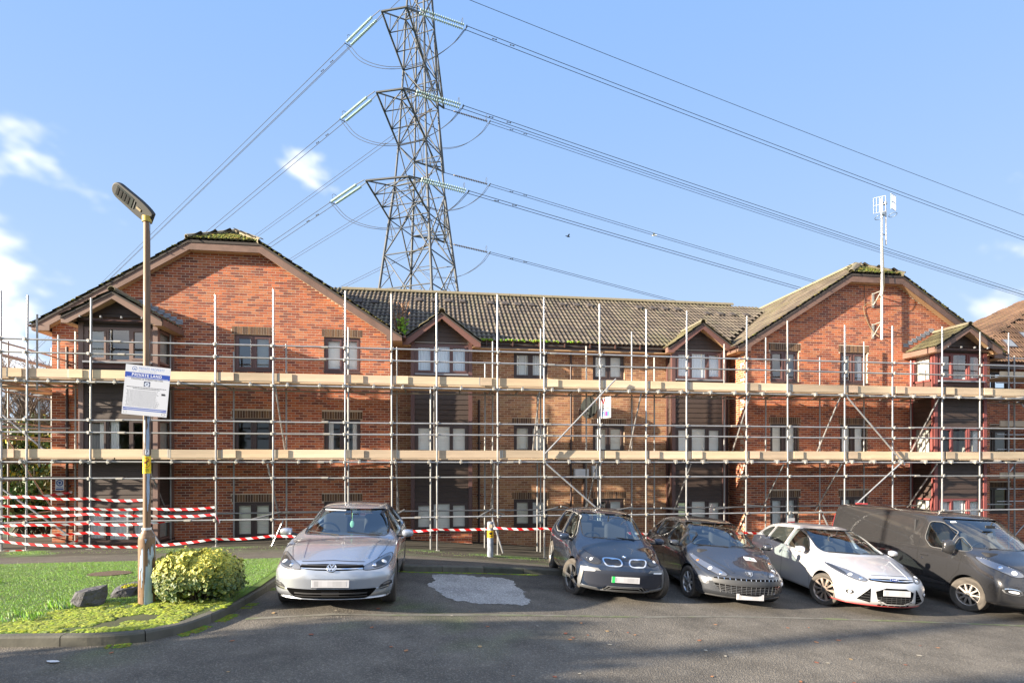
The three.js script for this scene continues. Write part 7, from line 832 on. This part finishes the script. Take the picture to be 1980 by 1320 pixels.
{ // satellite dish and meter boxes on the wall
  const g = thing('satellite_dish', 'dark grey satellite dish on the tan brick wall behind the diagonal brace', 'satellite dish', [5.12, 3.97, ZC], 0); const pr = []; for (let i = 0; i <= 10; i++) { const r = i / 10 * .34; pr.push(new THREE.Vector2(r, r * r * .45)); } for (let i = 10; i >= 0; i--) { const r = i / 10 * .335; pr.push(new THREE.Vector2(r, r * r * .45 + .012)); } const d = new THREE.LatheGeometry(pr, 32); d.rotateX(Math.PI / 2); const o = part('dish', d, mat([.018, .022, .021], .95), g); o.position.set(.02, 0, .3); o.rotation.y = -.95; o.scale.set(1, 1.05, 1); part('arm', merge([rod([-.2, -.12, 0], [-.08, -.08, .3], .02), rod([0, -.28, .34], [-.42, -.1, .62], .014), rbox(.07, .07, .12, .02, -.42, -.08, .62), box(.12, .2, .01, -.2, -.12, .006)]), M.pipe, g);
  const m = mat([.55, .55, .52], .6); for (const [x, y, w, h, l] of [[4.9, 1.8, .5, .32, 'white wall box with a sloping top, left of the tall meter box'], [5.38, 1.84, .24, .44, 'narrow tall pale meter box, right of the wider wall box']]) { const b = thing('meter_box', l, 'meter box', [x, y, ZC + .09]); part('case', rbox(w, h, .17, .015), m, b); part('door', rbox(w - .05, h - .05, .012, .004, 0, 0, .088), M.white, b); part('latch', box(.03, .02, .012, w * .3, 0, .098), M.coupler, b); }
  const bp = thing('marker_post', 'short grey post with a yellow sticker beside the scaffolding, right of the silver hatchback', 'post', [1.58, footY(1.58, -15.2) - .02, -15.6]); part('post', merge([rod([0, 0, 0], [0, .98, 0], .085, 20), rod([0, .98, 0], [0, 1.0, 0], .08, 20, .06)]), mat([.3, .34, .4], .55, { map: rep(T.blotch, 2) }), bp); const gy = new THREE.CylinderGeometry(.087, .087, .2, 24, 1, true); gy.translate(0, .66, 0); part('sticker', gy, mat([1, 1, 1], .5, { map: canvasTex(256, 96, (x, w, h) => { x.fillStyle = '#e8b818'; x.fillRect(0, 0, w, h); x.fillStyle = '#3a3010'; for (const c of [.02, .5, .98]) { x.beginPath(); x.arc(w * c, h * .4, h * .2, 0, 7); x.fill(); x.fillRect(w * c - h * .25, h * .72, h * .5, h * .1); } }) }), bp); part('label', box(.09, .1, .004, 0, .88, .086), mat([.5, .42, .28], .6), bp);
}
{ // seedling growing out of the gutter
  const g = thing('gutter_weed', 'weed with brown stalks and bright green leaves growing in the gutter valley', 'plant', [-1.0, 6.02, -18.0]); const s = []; for (let i = 0; i < 34; i++) { const a = rr(-1, 1), h = rr(.5, 1.25), x = a * .3; s.push(tubeGeo([[rr(-.05, .05), 0, rr(-.05, .05)], [x * .5, h * .5, rr(-.1, .1)], [x + rr(-.1, .1), h, rr(-.15, .15)]], .007, 6, 4)); } part('stalk', merge(s), mat([.25, .14, .08], .9), g); const l = [], lf = new THREE.PlaneGeometry(1, 1.4); for (let i = 0; i < 240; i++) l.push([TR(.08 + rr(-.2, .2) * rnd(), rr(0, .62), rr(-.15, .2), Q(rr(0, 6), rr(0, 6), rr(0, 6)), .05, .05, .05), lin(rr(.2, .4), rr(.4, .6), .05)]); for (let i = 0; i < 160; i++) l.push([TR(rr(-.35, .3), rr(.5, 1.15), rr(-.15, .15), Q(rr(0, 6), rr(0, 6), rr(0, 6)), .025, .03, .03), lin(rr(.25, .4), rr(.16, .22), .1)]); stuff(inst(lf, mat([1, 1, 1], .7, { side: THREE.DoubleSide }), l, g, 'leaf'));
}
// trees -----------------------------------------------------------
function treeGeo(h, r, opt = {}) { // bare branching tree: [trunk geometry, branch geometry, tips]
  const tr = [], br = [], tips = [];
  const grow = (p, d, len, rad, lev) => { const n = lev < 2 ? 3 : 2; let q = p.clone(), dir = d.clone(); for (let i = 0; i < n; i++) { const nx = q.clone().addScaledVector(dir, len / n), r1 = rad * (1 - .3 * (i + 1) / n), g = rod(q, nx, rad * (1 - .3 * i / n), lev < 2 ? 8 : lev < 4 ? 5 : 3, r1, lev > 2); (lev === 0 ? tr : br).push(g); q = nx; dir.add(V(rr(-.22, .22), rr(-.06, .16), rr(-.22, .22))).normalize(); if (lev > 0 && lev < (opt.depth ?? 5) && rnd() < .6) { const s = V(rr(-1, 1), rr(0, .7), rr(-1, 1)).normalize().lerp(dir, .35).normalize(); grow(q.clone(), s, len * rr(.45, .7), rad * .5, lev + 1); } } if (lev >= (opt.depth ?? 5)) { tips.push(q); return; } const k = lev === 0 ? opt.limbs ?? 5 : 2 + (rnd() < .45 ? 1 : 0); for (let i = 0; i < k; i++) { const a = (i + rnd() * .7) / k * 6.283, sp = lev === 0 ? rr(.45, .95) : rr(.35, .8); const side = V(Math.cos(a), .1, Math.sin(a)); const s = dir.clone().addScaledVector(side, sp).normalize(); grow(q.clone(), s, len * rr(.6, .82) * (lev === 0 ? .8 : 1), rad * rr(.5, .66), lev + 1); } };
  grow(V(0, 0, 0), V(rr(-.06, .06), 1, rr(-.06, .06)).normalize(), h * (opt.trunk ?? .32), r, 0);
  return [merge(tr), merge(br), tips];
}
M.bark = mat([.13, .11, .085], .95, { map: rep(T.stain, 1, 2), bumpMap: rep(T.grain, 2), bumpScale: .02 }); M.twig = mat([.16, .125, .1], .95);
const leafCard = (() => { const g = new THREE.BufferGeometry(); g.setAttribute('position', new THREE.Float32BufferAttribute([0, 0, 0, .5, .45, .12, -.5, .45, .12, 0, 1, 0], 3)); g.setIndex([0, 1, 2, 2, 1, 3]); g.computeVertexNormals(); g.setAttribute('uv', new THREE.BufferAttribute(new Float32Array(8), 2)); return g; })();
M.leaf = mat([1, 1, 1], .6, { side: THREE.DoubleSide });
function bare(label, x, y, z, h, r, opt = {}) { const [a, b, tips] = treeGeo(h, r, opt), t = thing('bare_tree', label, 'tree', [x, y, z], rr(0, 6), opt.group ?? 'bare winter trees'); part('trunk', a, M.bark, t); part('branches', b, M.twig, t); if (opt.ivy) { const l = []; for (let i = 0; i < opt.ivy; i++) { const p = pick(tips), k = rr(.2, 1); l.push([TR(p.x * k + rr(-.5, .5), p.y * lerp(.4, 1, k) + rr(-.6, .6), p.z * k + rr(-.5, .5), Q(rr(0, 6), rr(0, 6), rr(0, 6)), rr(.08, .16), rr(.1, .18), .12), opt.leaf()]); } stuff(inst(leafCard, M.leaf, l, t, 'leaf')); } return t; }
function bushMass(name, label, cat, x, y, z, sx, sy, sz, n, col, size = .1, stems = true) { const g = thing(name, label, cat, [x, y, z]); if (stems) { const s = []; for (let i = 0; i < 24; i++) s.push(rod([rr(-.2, .2) * sx, 0, rr(-.2, .2) * sz], [rr(-.8, .8) * sx, rr(.4, .9) * sy, rr(-.8, .8) * sz], .03, 5, .01)); part('stem', merge(s), M.bark, g); } const l = []; for (let i = 0; i < n; i++) { const a = rr(0, 6.283), c = rr(-.2, 1), k = Math.pow(rnd(), .4), rad = Math.sqrt(Math.max(0, 1 - c * c)), bump = .6 + .7 * fbm(a * 1.4 + x, c * 2.2 + z, 4); const p = [Math.cos(a) * rad * sx * k * bump, Math.max(.03, (c * .5 + .42) * sy * (.75 + .5 * (bump - .9)) + rr(-.1, .1)), Math.sin(a) * rad * sz * k * bump]; const s = size * rr(.6, 1.4); l.push([TR(...p, Q(rr(-1, 1), rr(0, 6), rr(-1, 1)), s, s, s), col(p)]); } stuff(inst(leafCard, M.leaf, l, g, 'leaf')); return g; }
const greenish = () => lin(rr(.05, .12), rr(.09, .17), rr(.02, .05)), yellowish = () => (rnd() < .22 ? lin(rr(.35, .5), rr(.3, .4), .04) : lin(rr(.06, .14), rr(.1, .18), rr(.03, .06)));
bare('bare twiggy tree at the far left, its crown above the upper rails', -17.5, -1, -27, 9.0, .2, { depth: 6 });
bare('slender bare tree between the scaffolding and the left corner of the block', -14.2, -1, -26, 8.6, .16, { depth: 6 });
bare('low bare tree behind the left scaffold return with a few leaves', -13.6, -1, -30, 9.4, .18, { depth: 6 });
bushMass('ivy_hedge', 'tall hedge with yellow autumn leaves seen through the left scaffold', 'hedge', -15.8, -.6, -25, 4.2, 6.0, 2.4, 16000, yellowish, .13);
bushMass('laurel_bush', 'dense dark green bush low at the left behind the tape', 'bush', -13.3, -.6, -21.5, 1.5, 2.9, 1.6, 7000, greenish, .12);
bushMass('laurel_bush', 'wide evergreen bush at the left picture edge beyond the scaffold', 'bush', -18.6, -.6, -22, 2.6, 3.4, 2.0, 9000, greenish, .13);
// trees of the street behind the camera and to the left: they shade the foreground and stand in the window reflections
{ const l = []; for (let i = 0; i < 30000; i++) { const f = rnd(), top = 4.15 + .5 * fbm(f * 30, 2, 3) ; const z = lerp(-4.75, 7, f), y = Math.pow(rnd(), .8) * top, side = rnd(), x = -14 + (side < .5 ? .9 : rr(-.9, .9)) * (1 - .12 * y / 4) + rr(-.12, .12); const s = rr(.12, .24); l.push([TR(x, y, z, Q(rr(-1, 1), rr(0, 6), rr(-1, 1)), s, s, s), greenish()]); } const g = thing('clipped_hedge', 'tall clipped evergreen hedge along the left side of the car park', 'hedge'); stuff(inst(leafCard, M.leaf, l, g, 'leaf')); const st = []; for (let z = -4.2; z < 7; z += .8) st.push(rod([-14, 0, z], [-14 + rr(-.2, .2), 3.8, z], .06, 6, .02)); part('stem', merge(st), M.bark, g); }
['nearest the building', 'second from the building', 'in the middle of its row', 'fourth from the building', 'furthest from the building'].forEach((w, i) => bare('tall bare tree far left beyond the clipped hedge, ' + w, -30 - 3 * (i % 2), 0, 1.4 + i * 1.55, 19, .26 + .06 * (i % 3), { depth: 3, trunk: .78, limbs: 6 }));
bare('broad bare tree behind the camera on the left', -9, 0, 16, 12, .3, { depth: 5 }); bare('bare tree behind the camera on the right', 7, -.4, 19, 12, .28, { depth: 5 }); bare('bare street tree far behind the camera', 17, -.9, 22, 13, .3, { depth: 5 });
// ------------------------------------------------------------------ neighbouring block at the right edge
{
  const g = thing('neighbouring_block', 'further brick block with a brown tiled roof and its own scaffold at the right edge', 'building'), x0 = 22.6, x1 = 34, z = -21.5, ev = 6.75;
  const holes = []; for (const y of [5.0, 2.5, .0]) for (const x of [23.4, 26.4, 29.4]) holes.push([x, x + 1.5, y, y + 1.1, true]);
  const w = wallMesh(g, [[x0, -2], [x1, -2], [x1, ev - .2], [x0, ev - .2]], holes, z - .005, .26, M.mortar); bricks(w, { a0: x0, a1: 27.5, y0: -2, y1: ev - .2, f: z, holes });
  for (const h of holes) window3(g, h[0] + .006, h[1] - .006, h[2] + .006, h[3] - .006, z - .07, { dress: ['net', 'open'], m: M.frameDark }); part('partition', bx(x0, x1, -2, 6, z - 4, z - 3.9), M.plaster, g); part('wall', boxUV(bx(x0 + .005, x0 + .25, -2, ev - .2, z - 9, z - .27)), M.mortar, g);
  const deck = []; slab(deck, [V(x0 - .4, ev - .3, z + .45), V(x1, ev - .3, z + .45), V(x1, ev + 4, z - 3.15), V(x0 + 8.2, ev + 4, z - 3.15)]); slab(deck, [V(x0 - .4, ev - .3, z + .45), V(x0 + 8.2, ev + 4, z - 3.15), V(x0 + 8.2, ev + 4, z - 3.6), V(x0 - .4, ev - .3, z - 7)]); const roof = part('roof', merge(deck), M.deck, g), u = V(0, 4.3, -3.6).normalize();
  tiles(roof, V(x0 - .4, ev - .31, z + .5), V(1, 0, 0), u, 11, 5.6, (p) => p.x > x0 - .4 + (p.y - ev + .3) * 2.0, { tint: [1.05, .74, .6] }); const hu = V(8.6, 4.3, 0).normalize(); tiles(roof, V(x0 - .45, ev - .32, z + .45), V(0, 0, -1), hu, 7, 9.6, (p) => p.z < z + .45 - (p.y - ev + .3) * .84 && p.z > z - 7 + (p.y - ev) * .7, { tint: [1.05, .74, .6] });
  for (const [x, y2] of [[25.0, .9], [26.3, 1.35]]) { const rl = part('roof_light', merge([rbox(.5, .06, .55, .01)]), M.frameDark, roof), f = (y2) / 4.3; rl.position.set(x + .2, ev - .3 + y2 + .06, z + .45 - 3.6 * f + .03); rl.rotation.x = Math.atan(4.3 / 3.6); const p = part('pane', box(.4, .01, .45, 0, .034, 0), phys([.12, .14, .17], .08, { clearcoat: 1 }), rl); }
  const gt = new THREE.CylinderGeometry(.06, .06, x1 - x0, 8, 1, false, 0, Math.PI); gt.rotateZ(Math.PI / 2); gt.rotateX(-Math.PI / 2); gt.translate((x0 + x1) / 2, ev - .4, z + .52); part('gutter', gt, M.gutter, roof); part('fascia_board', bx(x0 - .3, x1, ev - .6, ev - .4, z + .42, z + .45), M.frameDark, roof);
  const sc = thing('scaffolding', 'second stretch of scaffolding on the further block at the right edge', 'scaffolding'); for (const x of [23.1, 24.6, 26, 27.6]) tube('standard', [x, -2, z + 1.5], [x, 7.2 + rr(-.3, .4), z + 1.5], M.tube, sc); for (const y of [6.4, 5.4, 4.9, 3.3, 2.7, 1.1, .6]) tube('guard_rail', [22.6, y, z + 1.45], [33, y, z + 1.45], M.tube, sc); for (const y of [5.75, 3.75, 1.65]) { part('toe_board', boxUV(box(8, .23, .04, 26.8, y, z + 1.4)), pick(M.board), sc); part('deck_board', box(8, .04, 1.1, 26.8, y - .12, z + .8), pick(M.boardDeck), sc); } tube('brace', [23.1, 1.8, z + 1.55], [26, 5.2, z + 1.55], M.tube, sc); tube('brace', [23.1, 5.2, z + 1.55], [24.6, 3.4, z + 1.55], M.tube, sc); tube('brace', [23.1, -1, z + 1.55], [26, 1.8, z + 1.55], M.tube, sc);
}
// fallen leaves and scraps on the tarmac
{ const lf = (() => { const sh = new THREE.Shape([[0, -.5], [.28, -.2], [.3, .15], [.08, .5], [-.2, .3], [-.32, -.05], [-.2, -.35]].map(([a, b]) => new THREE.Vector2(a, b))); const g = new THREE.ShapeGeometry(sh, 3); g.rotateX(-Math.PI / 2); const p = g.attributes.position; for (let i = 0; i < p.count; i++) p.setY(i, .25 * p.getX(i) * p.getX(i) + .12 * p.getZ(i) * p.getZ(i) + .05); g.computeVertexNormals(); return g; })(); const cols = [[.34, .13, .06], [.42, .2, .09], [.28, .09, .05], [.45, .3, .14], [.4, .36, .28]].map((c) => mat(c, .8, { side: THREE.DoubleSide }));
  const proto = single('fallen_leaf', lf, cols[0], 'small dry brown leaf lying on the tarmac', 'leaf', 'fallen leaves scattered on the tarmac'); proto.position.set(-3.6, parkY(-3.6, -7) + .004, -7.0); proto.scale.setScalar(.07);
  for (let i = 0; i < 70; i++) { const o = proto.clone(); o.name = numbered('fallen_leaf'); o.material = pick(cols); const z = rr(-8.9, -4.2), x = rr(-5, 9) * (-z / 9); if (x < -2.2 && z < -6.9) { seed += 3; } const xx = x < -2.4 && z < -7.1 ? x + 5 : x; o.position.set(xx, parkY(xx, z) + .004, z); o.rotation.y = rr(0, 6); o.scale.setScalar(rr(.035, .09)); scene.add(o); }
  const pa = single('paper_scrap', lf, mat([.75, .74, .72], .8, { side: THREE.DoubleSide }), 'crumpled white paper scrap on the road near the left kerb', 'litter'); pa.position.set(-4.05, parkY(-4, -6.9) + .008, -6.75); pa.rotation.y = 1.3; pa.scale.set(.1, .14, .17);
}
renderer.render(scene, camera);
